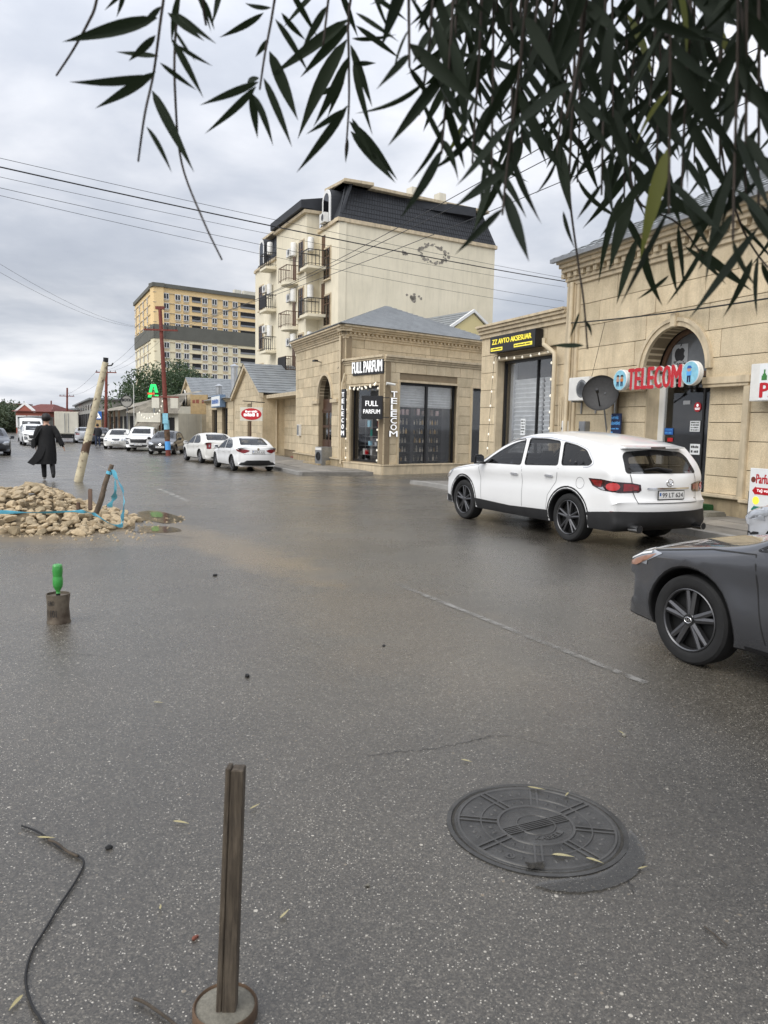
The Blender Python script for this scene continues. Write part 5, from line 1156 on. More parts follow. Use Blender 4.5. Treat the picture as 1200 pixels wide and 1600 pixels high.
class Car:
    def __init__(s, name, label, loc, rot, P, group=None):
        s.P = P; s.t = thing(name, label, 'car', loc, rot, group); s.build()
    def hw(s, x, z):
        P = s.P; f = 0; xf, xr = P['ax']
        if x > xf-.2: f = P.get('tf', .14)*min(1.2, ((x-xf+.2)/(P['xe'][0]-xf+.2)))**2.4
        elif x < xr+.2: f = P.get('tr', .10)*min(1.2, ((xr+.2-x)/(xr+.2-P['xe'][1])))**2.2
        b = P['W']/2*(1-f); zb = P['belt'](x); d = z-zb
        b -= P.get('tum', .36)*(.5*(d+math.sqrt(d*d+.0025)))
        if z < .5: b -= .07*((.5-z)/.3)**2
        b -= .05*math.exp(-((z-(zb-.22))/.10)**2)*.25
        b += .010*math.exp(-((z-(zb-.06))/.04)**2)
        for wx in (xf, xr):
            dd = math.hypot(x-wx, z-P['r']); b += .016*math.exp(-((dd-P['r']-.07)/.07)**2)
        return b
    def build(s):
        P = s.P; xf, xr = P['ax']; r = P['r']; ra = r+P.get('gap', .055); zb = P.get('zb', .22)
        up = [Vector((p[0], p[1])) for p in cat([(a, b, 0) for a, b in P['prof']], 4)]
        dxa = math.sqrt(max(0, ra*ra-(zb-r)**2)); bot = []
        def arch(cx):
            a0 = math.atan2(zb-r, -dxa); a1 = math.atan2(zb-r, dxa)
            a0 = a0+2*math.pi if a0 < 0 else a0
            return [Vector((cx+ra*math.cos(a0+(a1-a0)*i/18), r+ra*math.sin(a0+(a1-a0)*i/18))) for i in range(19)]
        e = up[-1]
        def line(a, b, n): return [Vector((a+(b-a)*i/n, zb)) for i in range(1, n)]
        bot += line(e.x, xr-dxa, 4)+arch(xr)+line(xr+dxa, xf-dxa, 16)+arch(xf)+line(xf+dxa, up[0].x, 4)
        S = up+bot; nu = len(up); n = len(S)
        nor = []
        for i in range(n):
            d = S[(i+1) % n]-S[i-1]
            if d.length < 1e-6: d = Vector((1, 0))
            d.normalize(); nor.append(Vector((-d.y, d.x)))        # outward for a clockwise outline
        c0 = sum(S, Vector((0, 0)))/n
        area = sum(S[i-1].x*S[i].y-S[i].x*S[i-1].y for i in range(n))
        if area > 0: nor = [-v for v in nor]
        off = []; fil = []
        for i in range(n):
            if i < nu and S[i].y > zb+.03:
                ce = P.get('ce', .17)*(1. if S[i].y < P['belt'](S[i].x)+.05 else .45); nx, nz = nor[i]
                off.append(Vector((nx*abs(nx)*ce, nz*P.get('ct', .045)))); fil.append(P.get('fil', .07))
            else: off.append(Vector((0, 0))); fil.append(.018)
        for _ in range(4):
            off = [(off[i-1]+off[i]*2+off[(i+1) % n])/4 if i < nu else Vector((0, 0)) for i in range(n)]; fil = [(fil[i-1]+fil[i]*2+fil[(i+1) % n])/4 if 1 < i < nu-2 else .018 for i in range(n)]
        E = [S[i]-off[i] for i in range(n)]
        NY = 24; verts = []; faces = []; fm = []
        bm = bmesh.new()
        rows = []
        for i in range(n):
            w_ = s.hw(E[i].x, E[i].y)-fil[i]; row = []
            for j in range(NY+1):
                t = -1+2*j/NY; p = E[i]+off[i]*(1-abs(t)**2.3)
                row.append(bm.verts.new((p.x, t*w_, p.y)))
            rows.append(row)
        K = 4; sides = {}
        for sg, jj in ((1, NY), (-1, 0)):
            prev = [rows[i][jj] for i in range(n)]
            for k in range(1, K+1):
                th = math.pi/2*(1-k/K); cur = []
                for i in range(n):
                    q = E[i]-nor[i]*fil[i]*(1-math.sin(th)); w_ = s.hw(q.x, q.y)
                    cur.append(bm.verts.new((q.x, sg*(w_-fil[i]*(1-math.cos(th))), q.y)))
                for i in range(n):
                    i2 = (i+1) % n; f = bm.faces.new((prev[i], prev[i2], cur[i2], cur[i]) if sg > 0 else (prev[i2], prev[i], cur[i], cur[i2]))
                    f.material_index = 0 if i < nu-1 else 1
                prev = cur
            sides[sg] = prev
        for i in range(n):
            i2 = (i+1) % n
            for j in range(NY):
                f = bm.faces.new((rows[i][j], rows[i2][j], rows[i2][j+1], rows[i][j+1])); f.material_index = 0 if i < nu-1 else 1
        poly = [(v.co.x, v.co.z) for v in sides[1]]
        def side(holes, sg):
            V, FF = trifill2(poly, holes); vs = {}
            for f in FF:
                q = []
                for i in f:
                    if i < n: v = sides[sg][i]
                    else:
                        if i not in vs: vs[i] = bm.verts.new((V[i].x, sg*s.hw(V[i].x, V[i].y), V[i].y))
                        v = vs[i]
                    q.append(v)
                try:
                    ff = bm.faces.new(q if sg > 0 else q[::-1]); ff.material_index = 0
                except ValueError: pass
        def trifill2(poly, holes):
            pts = [Vector(p) for p in poly]; ed = [(i, (i+1) % n) for i in range(n)]
            for h in holes:
                o = len(pts); pts += [Vector(p) for p in h]; ed += [(o+i, o+(i+1) % len(h)) for i in range(len(h))]
            fixed = list(pts); g = P.get('grid', .075); i = P['xe'][1]
            while i < P['xe'][0]:
                j = .2
                while j < 1.8:
                    q = Vector((i, j))
                    if inpoly(q, poly) and min((q-f).length_squared for f in fixed) > (g*.45)**2: pts.append(q)
                    j += g
                i += g
            r_ = delaunay_2d_cdt(pts, ed, [], 0, 1e-7)
            V, FF = r_[0], r_[2]; orig = r_[3]
            mp = {k: (o[0] if o else None) for k, o in enumerate(orig)}
            out = []
            for f in FF:
                c = sum((V[i] for i in f), Vector((0, 0)))/len(f)
                if inpoly(c, poly) and not any(inpoly(c, h) for h in holes): out.append([mp[i] if mp[i] is not None and mp[i] < n else i+100000 for i in f])
            VV = {(mp[i] if mp[i] is not None and mp[i] < n else i+100000): V[i] for i in range(len(V))}
            return VV, out
        # full shell for projecting parts onto
        mark = len(bm.faces)
        bm2_faces_before = None
        wins = [roundpoly(q, P.get('wr', .05)) for q in P['wins']]
        tmp = bm.copy()
        sides_full = sides
        # full shell copy
        save = bm; bmf = None
        def shell(holes):
            nonlocal bm, sides
            bm = save.copy(); bm.verts.ensure_lookup_table(); save.verts.index_update(); save.verts.ensure_lookup_table()
            sides = {k: [bm.verts[v.index] for v in vv] for k, vv in sides_full.items()}
            for sg in (1, -1): side(holes, sg)
            bm.normal_update(); return bm
        full = shell([]); bmesh.ops.recalc_face_normals(full, faces=full.faces); s.bvh = BVHTree.FromBMesh(full); full.free()
        body = shell(wins); bmesh.ops.recalc_face_normals(body, faces=body.faces)
        for q, front in ((P.get('wind'), 1), (P.get('back'), -1)):
            if not q: continue
            qq = roundpoly(q, .06)
            dl = [f for f in body.faces if f.normal.x*front > .1 and all(inpoly((v.co.y, v.co.z), qq) for v in f.verts) and f.calc_center_median().x*front > -.6*(1 if front > 0 else -1)*front]
            bmesh.ops.delete(body, geom=dl, context='FACES')
        me = bpy.data.meshes.new('body'); body.to_mesh(me); me.materials.append(MT[P['paint']]); me.materials.append(MT['car_black']); me.shade_smooth(); me.set_sharp_from_angle(angle=R(38))
        o = bpy.data.objects.new('body', me); COL.objects.link(o); o.parent = s.t; s.body = o
        # dark lining inside the shell
        ln = body.copy(); body.free()
        for v in ln.verts: v.co = v.co-v.normal*.022
        bmesh.ops.delete(ln, geom=[f for f in ln.faces if f.calc_center_median().z < .55], context='FACES'); bmesh.ops.reverse_faces(ln, faces=ln.faces)
        me = bpy.data.meshes.new('cabin_lining'); ln.to_mesh(me); ln.free(); me.materials.append(MT['lining'])
        o = bpy.data.objects.new('cabin_lining', me); COL.objects.link(o); o.parent = s.body
        save.free(); tmp.free()
        # glass
        for q in wins:
            for sg in ('L', 'R'): s.patch(q, sg, -.006, P.get('glass', 'car_glass'), 'side_window'); s.ring(q, sg, .018, .003, 'car_black', 'window_seal')
        for q, ax, nm in ((P.get('wind'), 'F', 'windscreen'), (P.get('back'), 'B', 'rear_window')):
            if q: q = roundpoly(q, .06); g = s.patch(q, ax, .004, P.get('glass', 'car_glass'), nm); s.ring(q, ax, .075, .006, 'car_black', 'window_border')
        # cabin
        mb = MB(); mb.box(xr-.3, xf-.5, -P['W']*.40, P['W']*.40, .26, .38); mb.done('cabin_floor', 'lining', s.t)
        xs_ = (xf+xr)/2
        MB().box(xf-.72, xf-.40, -P['W']*.38, P['W']*.38, .5, P['belt'](xf-.5)-.06).done('dashboard', 'seat', s.t, bev=.04)
        for q, yy in ((.05, .36), (.05, -.36), (-.90, .38), (-.90, -.38)):
            mb = MB(); mb.box(xs_+q-.1, xs_+q+.45, yy-.25, yy+.25, .35, .55); mb.prism([(0, .52), (.14, .55), (-.04, 1.0), (-.16, .99)], lambda a, b, d: (xs_+q-.15+a, yy+d, b+P.get('seatz', 0)), -.24, .24); mb.prism([(-.10, 1.02), (.0, 1.03), (-.05, 1.20), (-.13, 1.19)], lambda a, b, d: (xs_+q-.17+a, yy+d, b+P.get('seatz', 0)), -.13, .13)
            mb.done('seat', 'seat', s.t, bev=.03)
        mb = MB(); cw = [(xf-.82+.05*math.sin(a), .37+.18*math.cos(a), P['belt'](xf)-.08+.17*math.sin(a)) for a in [2*math.pi*i/20 for i in range(21)]]
        mb.tube(cw, .014, 6, cap=False); mb.bar(cw[0], cw[10], .03); mb.done('steering_wheel', 'seat', s.t)
        # wheels
        tw = P.get('tw', .22); wy = P['W']/2-tw/2-P.get('wi', .02)
        for x in (xf, xr):
            for sg in (1, -1): wheel(s.t, x, sg*wy, r, sg, tw, P['rim'], P.get('rimmat', 'alloy'), P.get('rr', .68))
        if 'mir' in P:
            x, z = P['mir']
            for sg in (1, -1):
                y0 = s.hw(x, z)
                m_ = MB().prism([(.0, -.07), (.02, .08), (-.10, .09), (-.16, .06), (-.16, -.06), (-.08, -.09)], lambda a, b, d: (x+a*.7+.05, sg*(y0+d), z+.03+b), .06, .25).done('mirror', P.get('mirmat', P['paint']), s.t, bev=.03, smooth=40)
                MB().box(x-.066, x-.062, min(sg*(y0+.08), sg*(y0+.23)), max(sg*(y0+.08), sg*(y0+.23)), z-.02, z+.09).done('mirror_glass', 'chrome', m_)
                MB().box(x-.03, x+.03, min(sg*(y0-.03), sg*(y0+.08)), max(sg*(y0-.03), sg*(y0+.08)), z-.05, z-.01).done('mirror_arm', 'car_black', m_)
        for hx, hz in P.get('handles', ()):
            for sg in (1, -1):
                y0 = s.hw(hx, hz); MB().box(hx-.10, hx+.10, min(sg*(y0+.0), sg*(y0+.035)), max(sg*y0, sg*(y0+.035)), hz-.016, hz+.016).done('door_handle', P.get('hmat', P['paint']), s.t, bev=.012)
    AX = {'L': (lambda a, b: Vector((a, 3, b)), Vector((0, -1, 0))), 'R': (lambda a, b: Vector((a, -3, b)), Vector((0, 1, 0))), 'F': (lambda a, b: Vector((6, a, b)), Vector((-1, 0, 0))), 'B': (lambda a, b: Vector((-6, a, b)), Vector((1, 0, 0))), 'T': (lambda a, b: Vector((a, b, 4)), Vector((0, 0, -1)))}
    def proj(s, ax, a, b, off):
        if ax in 'WV':                       # wrap round the rear / front: a = angle about a pivot, b = height
            sg = -1 if ax == 'W' else 1; pv = Vector((sg*s.P.get('pv', 1.55), 0, b)); d = Vector((-sg*math.cos(a), -math.sin(a), 0)); of = lambda a, b: pv-d*4
        else: of, d = s.AX[ax]
        h = s.bvh.ray_cast(of(a, b), d)
        if h[0] is None:
            h = s.bvh.find_nearest(of(a, b)+d*(3.0 if ax in 'LR' else 4.0)); p, nn_ = h[0], h[1]
        else: p, nn_ = h[0], h[1]
        if nn_.dot(d) > 0: nn_ = -nn_
        return p+nn_*off
    def patch(s, poly, ax, off, mat, name, holes=(), grid=.07, parent=None):
        dn = []
        for i in range(len(poly)):
            a, b = Vector(poly[i]), Vector(poly[(i+1) % len(poly)]); k = max(1, int((b-a).length/.05)) if grid else 1; dn += [tuple(a.lerp(b, j/k)) for j in range(k)]
        poly = dn
        V, FF = trifill(poly, holes, grid); mb = MB(); mb.add([s.proj(ax, v.x, v.y, off) for v in V], FF)
        bmx = mb.done(name, mat, parent or s.t, smooth=True, fix=False)
        d = s.AX[ax][1] if ax in s.AX else Vector((1 if ax == 'W' else -1, 0, 0)); me = bmx.data
        if len(me.polygons) and sum(p.normal.dot(d)*p.area for p in me.polygons) > 0: me.flip_normals()
        return bmx
    def ring(s, poly, ax, wd, off, mat, name): return s.patch(poly, ax, off, mat, name, (insetpoly(poly, wd),), .0)
    def line(s, pts, ax, wd, mat='gap', name='panel_gap', off=.002, parent=None):
        P2 = []; Q = []
        pts = [Vector(p) for p in pts]; fine = []
        for a, b in zip(pts, pts[1:]):
            k = max(1, int((b-a).length/.06)); fine += [a.lerp(b, i/k) for i in range(k)]
        fine.append(pts[-1]); mb = MB(); vs = []
        for i, p in enumerate(fine):
            d = (fine[min(i+1, len(fine)-1)]-fine[max(i-1, 0)]).normalized(); m = Vector((-d.y, d.x))*wd/2
            vs += [s.proj(ax, *(p+m), off), s.proj(ax, *(p-m), off)]
        mb.add(vs, [(2*i, 2*i+1, 2*i+3, 2*i+2) for i in range(len(fine)-1)])
        o = mb.done(name, mat, parent or s.t, smooth=True, fix=False); d = s.AX[ax][1]
        if sum(p.normal.dot(d)*p.area for p in o.data.polygons) > 0: o.data.flip_normals()
        return o
    def both(s, poly, off, mat, name, **k): return [s.patch(poly, a, off, mat, name, **k) for a in 'LR']
    def mirrored(s, poly, ax, off, mat, name, **k): return [s.patch(poly, ax, off, mat, name, **k), s.patch([(-a, b) for a, b in poly], ax, off, mat, name, **k)]
    def plate(s, ax, z, txt, w=.52, h=.115, lift=.02):
        p = s.proj(ax, 0, z, lift); sg = 1 if ax == 'F' else -1; t = s.t
        o = MB().box(p.x-.012 if sg > 0 else p.x, p.x if sg > 0 else p.x+.012, -w/2-.012, w/2+.012, z-h/2-.012, z+h/2+.012).done('plate_holder', 'car_black', t)
        x = p.x+sg*.002; o2 = MB().box(min(x, p.x-sg*.004), max(x, p.x-sg*.004), -w/2, w/2, z-h/2, z+h/2).done('number_plate', 'plate', o)
        xd = (0, sg, 0)
        if txt: text(txt, 'plate_text', 'ink', o, (x+sg*.001, -sg*w*.36, z-h*.30), xd, TY, w*.82, h*.60, .001, .012)
        mb = MB(); mb.box(min(x, x+sg*.001), max(x, x+sg*.001), min(-sg*w*.47, -sg*w*.41), max(-sg*w*.47, -sg*w*.41), z-h*.1, z+h*.3); mb.done('plate_mark', 'sign_blue', o)
        return o
def heading(dx, dy): return math.atan2(dy, dx)
def carpos(rl, fl, W, left=True):
    """root position and rotation from the contact points of the two wheels on one side"""
    a = Vector(rl[:2]); b = Vector(fl[:2]); d = (b-a).normalized(); n = Vector((d.y, -d.x))*(1 if left else -1)   # to the car's far side
    c = (a+b)/2+n*(W/2-.12); return Vector((c.x, c.y, gz(c.x, c.y))), math.atan2(d.y, d.x), (b-a).length

# --- white SUV seen from behind
loc, rot, wbs = carpos(G(893, 845), G(730, 810), 1.93)
hx = wbs/2
PS = dict(W=1.93, ax=(hx, -hx), r=.362, xe=(2.40, -2.60), zb=.25, gap=.06, paint='paint_white', tf=.16, tr=.12, tum=.36, ct=.05, ce=.20, fil=.085, grid=.07,
    belt=lambda x: 1.045-.045*(x-0), rim=(5, .17, .085, .055), rimmat='alloy_dark', tw=.245, rr=.72, wr=.06,
    prof=[(2.28, .25), (2.37, .34), (2.41, .5), (2.41, .66), (2.36, .80), (2.2, .90), (1.9, .98), (1.55, 1.04), (1.2, 1.09), (.98, 1.15), (.70, 1.31), (.38, 1.47), (.05, 1.585), (-.35, 1.645), (-.8, 1.65), (-1.3, 1.615), (-1.75, 1.55), (-2.02, 1.495), (-2.12, 1.45), (-2.26, 1.30), (-2.40, 1.14), (-2.49, 1.02), (-2.53, .90), (-2.545, .74), (-2.58, .68), (-2.60, .58), (-2.58, .44), (-2.52, .34), (-2.42, .28), (-2.30, .25)],
    wins=[[(1.06, 1.06), (.42, 1.395), (.05, 1.495), (-.20, 1.525), (-.27, 1.085)], [(-.35, 1.09), (-.29, 1.53), (-.75, 1.53), (-1.10, 1.50), (-1.21, 1.125)], [(-1.28, 1.13), (-1.18, 1.495), (-1.50, 1.45), (-1.74, 1.385), (-1.93, 1.21), (-1.88, 1.16)]],
    wind=[(.64, 1.16), (.56, 1.50), (-.56, 1.50), (-.64, 1.16)], back=[(.68, 1.07), (.62, 1.31), (.54, 1.37), (0, 1.405), (-.54, 1.37), (-.62, 1.31), (-.68, 1.07)], mir=(.80, 1.10), handles=((-.12, .935), (-1.02, .96)), hmat='chrome', mirmat='car_black', seatz=.12)
cs = Car('parked_suv', 'white SUV with dark alloy wheels parked before the telecom shop, seen from behind', loc, rot, PS); s = cs
s.ring([(x, z) for x, z in roundpoly([(1.12, 1.035), (.42, 1.415), (.05, 1.52), (-.25, 1.55), (-.8, 1.555), (-1.5, 1.475), (-1.78, 1.40), (-1.98, 1.20), (-1.88, 1.13)], .05)], 'L', .014, .004, 'chrome', 'window_trim')
for ax in 'LR':
    arcs = lambda cx, r0, r1: [(cx+r0*math.cos(a), PS['r']+r0*math.sin(a)) for a in [R(-18+216*i/22) for i in range(23)]]+[(cx+r1*math.cos(a), PS['r']+r1*math.sin(a)) for a in [R(198-216*i/22) for i in range(23)]]
    for cx in (hx, -hx): s.patch(arcs(cx, .425, .475), ax, .006, 'cladding', 'arch_cladding', grid=0)
    s.patch([(hx-.46, .255), (hx-.44, .43), (0, .40), (-hx+.44, .43), (-hx+.46, .255)], ax, .007, 'cladding', 'sill_cladding')
    s.patch([(2.25, .28), (2.36, .36), (2.3, .44), (hx+.47, .40), (hx+.46, .28)], ax, .006, 'cladding', 'bumper_cladding')
    for pts in ([(-.30, 1.06), (-.33, .8), (-.34, .42)], [(.98, 1.03), (.90, .8), (.86, .43)], [(-1.23, 1.09), (-1.18, .88), (-1.0, .66), (-.97, .43)], [(.98, 1.03), (2.2, .86)]): s.line(pts, ax, .009, 'gap_soft')
    s.line([(-.2, .78), (-1.15, .88), (-1.9, .90)], ax, .006, 'gap_soft', 'crease') if 0 else None
    s.line([( -1.72+.085*math.cos(a*.5236), .90+.085*math.sin(a*.5236)) for a in range(13)], ax, .007, 'gap_soft', 'fuel_flap')
    hl = s.patch([(2.33, .70), (2.26, .82), (2.02, .90), (1.86, .90), (2.1, .74)], ax, .006, 'lamp_clear', 'headlight')
for sg in (1, -1):
    q = s.patch([(sg*1.22, .985), (sg*1.14, .88), (sg*1.0, .83), (sg*.75, .80), (sg*.52, .81), (sg*.48, .84), (sg*.49, .92), (sg*.62, .945), (sg*.80, .955), (sg*1.0, .985)], 'W', .006, 'lamp_dark', 'tail_lamp', grid=.05)
    s.patch([(sg*1.17, .965), (sg*1.10, .89), (sg*1.0, .865), (sg*.98, .965)], 'W', .010, 'lamp_red', 'lamp_lens', parent=q, grid=.05)
    s.patch([(sg*(.845+.085*math.cos(a*.5236)), .885+.058*math.sin(a*.5236)) for a in range(12)], 'W', .011, 'lamp_red_bright', 'round_lens', parent=q, grid=.04)
    s.patch([(sg*1.05, .86), (sg*.98, .835), (sg*.93, .83), (sg*.97, .875)], 'W', .011, 'lamp_clear', 'clear_lens', parent=q, grid=.03)
    s.patch([(sg*.72, .825), (sg*.72, .93), (sg*.60, .925), (sg*.52, .905), (sg*.52, .84)], 'W', .010, 'lamp_red', 'lamp_lens', parent=q, grid=.05)
    s.patch([(sg*.86, .515), (sg*.86, .545), (sg*.52, .535), (sg*.52, .515)], 'W', .012, 'lamp_red', 'reflector')
    ex = MB().tube([(-2.45, sg*.62, .31), (-2.585, sg*.62, .31), (-2.625, sg*.62, .31)], [.055, .055, .058], 20).done('exhaust_pipe', 'chrome', s.t, smooth=50); MB().lathe([(.048, -2.6258), (.046, -2.6262), (0, -2.6264)], 20, (0, sg*.62, .31), 'x').done('exhaust_opening', 'black_matte', ex)
s.patch([(-1.24, .27), (-1.24, .49), (-1.0, .52), (-.8, .545), (-.4, .545), (0, .545), (.4, .545), (.8, .545), (1.0, .52), (1.24, .49), (1.24, .27), (.9, .262), (.5, .258), (0, .258), (-.5, .258), (-.9, .262)], 'W', .014, 'cladding', 'bumper_cladding', grid=.035)
s.patch([(-.42, .36), (.42, .36), (.36, .285), (-.36, .285)], 'B', .014, 'car_black', 'diffuser')
s.line([(-.62, 1.06), (-.60, .8), (-.56, .66), (.56, .66), (.60, .8), (.62, 1.06)], 'B', .010, 'gap', 'tailgate_gap', .010)
s.line([(-.40, .865), (.40, .865)], 'B', .022, 'chrome', 'chrome_strip', .016); s.plate('B', .775, '99 LT 624', .48, .11, .03)
ex, ez = s.proj('B', 0, .945, .012), .945
mb = MB(); mb.tube([(ex.x, .062*math.cos(a*math.pi/12), ez+.05*math.sin(a*math.pi/12)) for a in range(25)], .007, 6, cap=False); mb.tube([(ex.x, .055, ez+.03), (ex.x, .02, ez+.005), (ex.x, 0, ez-.02), (ex.x, -.02, ez+.005), (ex.x, -.055, ez+.03)], .007, 6); mb.tube([(ex.x, -.045, ez-.035), (ex.x, 0, ez-.008), (ex.x, .045, ez-.035)], .006, 6); mb.done('emblem', 'chrome', s.t)
p_ = s.proj('B', -.60, .70, .008); text('CX-9', 'model_badge', 'chrome', s.t, (p_.x, -.40, .695), (0, -1, 0), TY, .16, .035, .004, .01)
p0, p1 = s.proj('B', .05, 1.125, .03), s.proj('B', .42, 1.17, .02); p2 = s.proj('B', -.12, 1.14, .025)
mb = MB(); mb.tube([s.proj('B', -.08, 1.09, .03), s.proj('B', .15, 1.135, .03), s.proj('B', .38, 1.115, .02)], [.028, .014, .008], 8); mb.done('rear_wiper', 'car_black', s.t)
q = MB(); sp = [s.proj('B', y, 1.43, .0) for y in [-.58+1.16*i/14 for i in range(15)]]
q.add([p+Vector((0, 0, .035)) for p in sp]+[p+Vector((-.13, 0, .015)) for p in sp]+[p+Vector((-.13, 0, -.005)) for p in sp]+[p+Vector((.0, 0, -.015)) for p in sp], [(15*k+i, 15*k+i+1, 15*((k+1) % 4)+i+1, 15*((k+1) % 4)+i) for k in range(4) for i in range(14)]+[(0, 45, 30, 15), (14, 29, 44, 59)])
sp_o = q.done('roof_spoiler', 'paint_white', s.t, smooth=50); cp = s.proj('B', 0, 1.43, 0); MB().box(cp.x-.1335, cp.x-.12, -.14, .14, 1.428, 1.447).done('brake_light', 'lamp_dark', sp_o)
MB().lathe([(.0, .0), (.03, .0), (.012, .12), (0, .13)], 10, (-1.9, 0, 1.60)).done('antenna', 'paint_white', s.t) if 0 else None
hw_ = cs

# --- grey sedan at the right: front quarter
def sedan(W=1.80, ax=(1.35, -1.35), r=.325, paint='paint_grey', rim=(5, .20, .10, .06), rimmat='alloy_dark', H=1.0, glassm='car_glass', **k):
    z = lambda v: v*H
    P = dict(W=W, ax=ax, r=r, xe=(2.24, -2.30), zb=.21, gap=.05, paint=paint, tf=.20, tr=.14, tum=.42, ct=.05, ce=.24, fil=.085, grid=.08, belt=lambda x: z(.885-.035*x), rim=rim, rimmat=rimmat, tw=.215, rr=.66, wr=.05, glass=glassm,
        prof=[(2.05, .21), (2.16, .30), (2.22, .45), (2.22, .58), (2.15, .68), (1.98, .77), (1.7, .845), (1.35, .905), (1.05, .955), (.86, 1.02), (.55, 1.19), (.22, 1.335), (-.15, 1.415), (-.55, 1.435), (-.95, 1.41), (-1.3, 1.32), (-1.62, 1.17), (-1.82, 1.075), (-2.05, 1.055), (-2.2, 1.03), (-2.26, .95), (-2.29, .80), (-2.31, .62), (-2.30, .45), (-2.24, .30), (-2.12, .21)],
        wins=[[(.86, .90), (.30, 1.22), (-.02, 1.31), (-.24, 1.335), (-.28, .925)], [(-.36, .93), (-.32, 1.34), (-.75, 1.335), (-1.05, 1.27), (-1.36, 1.09), (-1.42, .99), (-1.2, .945)]],
        wind=[(.60, .99), (.50, 1.345), (-.50, 1.345), (-.60, .99)], back=[(.60, 1.09), (.50, 1.36), (-.50, 1.36), (-.60, 1.09)], mir=(.66, .93), handles=((-.15, .80), (-1.0, .83)))
    P['prof'] = [(a, z(b) if b > .4 else b) for a, b in P['prof']]
    P['wins'] = [[(a, z(b)) for a, b in q] for q in P['wins']]
    for q in ('wind', 'back'): P[q] = [(a, z(b)) for a, b in P[q]]
    P.update(k); return P
def doorlines(s, col='gap_soft', wd=.009):
    for ax in 'LR':
        for pts in ([(-.32, .91), (-.34, .6), (-.33, .30)], [(.84, .88), (.80, .6), (.74, .30)], [(-1.3, .93), (-1.15, .72), (-.95, .55), (-.9, .30)], [(.84, .88), (1.2, .86), (1.75, .77)]): s.line(pts, ax, wd, col)
        s.line([(.9, .235), (-.9, .235)], ax, .03, 'car_black', 'sill_strip')
rotg = math.atan2(math.cos(R(-28)), math.sin(R(-28)))
gfl = G(1085, 1035); d = Vector((math.cos(rotg), math.sin(rotg))); nr = Vector((d.y, -d.x))
c = gfl.xy-d*1.35+nr*(.90-.12)
PG = sedan(rim=(5, .155, .10, .075), rr=.70, mir=(.42, .93))
s = Car('parked_car', 'dark grey sedan with five double spoke wheels, its front corner beside the road line', (c.x, c.y, 0), rotg, PG)
doorlines(s, 'gap')
for ax in 'LR':
    h_ = s.patch([(2.16, .60), (2.12, .70), (1.98, .745), (1.80, .775), (1.62, .765), (1.80, .68), (1.98, .62)], ax, .005, 'lamp_clear', 'headlight', grid=.04)
    s.patch([(2.04, .615), (1.99, .65), (1.86, .705), (1.68, .755), (1.78, .695), (1.92, .63)], ax, .008, 'lamp_amber', 'amber_lens', parent=h_, grid=.03)
    s.patch([(2.13, .63), (2.10, .685), (1.98, .725), (1.88, .735), (2.0, .67), (2.06, .63)], ax, .008, 'car_black', 'lamp_bowl', parent=h_, grid=.03); s.line([(2.05, .625), (2.0, .665), (1.86, .725), (1.74, .755)], ax, .012, 'white_paint', 'lamp_strip', .010, parent=h_)
    s.line([(1.05, .79), (.5, .72), (-.4, .70), (-1.3, .74)], ax, .010, 'paint_grey', 'crease') if 0 else None
for sg in (1, -1): s.patch([(sg*.84, .655), (sg*.84, .73), (sg*.66, .70), (sg*.58, .65)], 'F', .006, 'lamp_clear', 'headlight', grid=.05)
s.patch([(-.5, .64), (.5, .64), (.42, .42), (.3, .36), (-.3, .36), (-.42, .42)], 'F', .006, 'car_black', 'grille'); s.plate('F', .47, '10 SD 357')
s.line([(2.05, .60), (1.3, .66), (.95, .70)], 'T', .008, 'gap', 'bonnet_gap'); s.line([(2.05, -.60), (1.3, -.66), (.95, -.70)], 'T', .008, 'gap', 'bonnet_gap')
for o in s.t.children:
    if o.name.startswith('wheel') and o.location.x > 0:
        rr_ = .325*.70; cpp = MB().lathe([(.042, .0965), (.042, .104), (0, .105)], 20, (0, 0, 0), 'y').done('hub_cap', 'disc_dark', o, smooth=40)
        mb = MB(); mb.tube([(-.030*math.cos(a*.3142), .1055, .021*math.sin(a*.3142)) for a in range(21)], .0025, 5, cap=False); mb.bar((.014, .1055, .015), (.008, .1055, -.016), .004); mb.bar((-.008, .1055, .016), (-.014, .1055, -.015), .004); mb.bar((.011, .1055, -.004), (-.011, .1055, .004), .004); mb.done('emblem', 'chrome', o)

# --- silver car, only its front corner stands in the picture
rots = math.atan2(math.cos(R(-34)), math.sin(R(-34))); d = Vector((math.cos(rots), math.sin(rots))); n_ = AT(1172, 805, 9.3)
c = n_.xy-d*2.05+Vector((d.y, -d.x))*.62
s = Car('parked_car', 'silver car whose front corner pokes in behind the dark grey sedan', (c.x, c.y, 0), rots, sedan(paint='paint_silver', H=1.05))
for ax in 'LR': s.patch([(2.14, .66), (2.08, .76), (1.88, .80), (1.55, .83), (1.70, .72), (1.95, .66)], ax, .006, 'lamp_clear', 'headlight', grid=.04); s.patch([(2.14, .40), (2.14, .52), (1.98, .50), (2.02, .40)], ax, .006, 'car_black', 'fog_recess', grid=.04)
for sg in (1, -1): s.patch([(sg*.85, .66), (sg*.85, .78), (sg*.60, .74), (sg*.55, .68)], 'F', .006, 'lamp_clear', 'headlight', grid=.05); s.patch([(sg*.85, .40), (sg*.85, .52), (sg*.6, .48), (sg*.6, .40)], 'F', .006, 'car_black', 'fog_recess', grid=.05)
s.patch([(-.45, .70), (.45, .70), (.4, .5), (-.4, .5)], 'F', .006, 'car_black', 'grille'); doorlines(s)

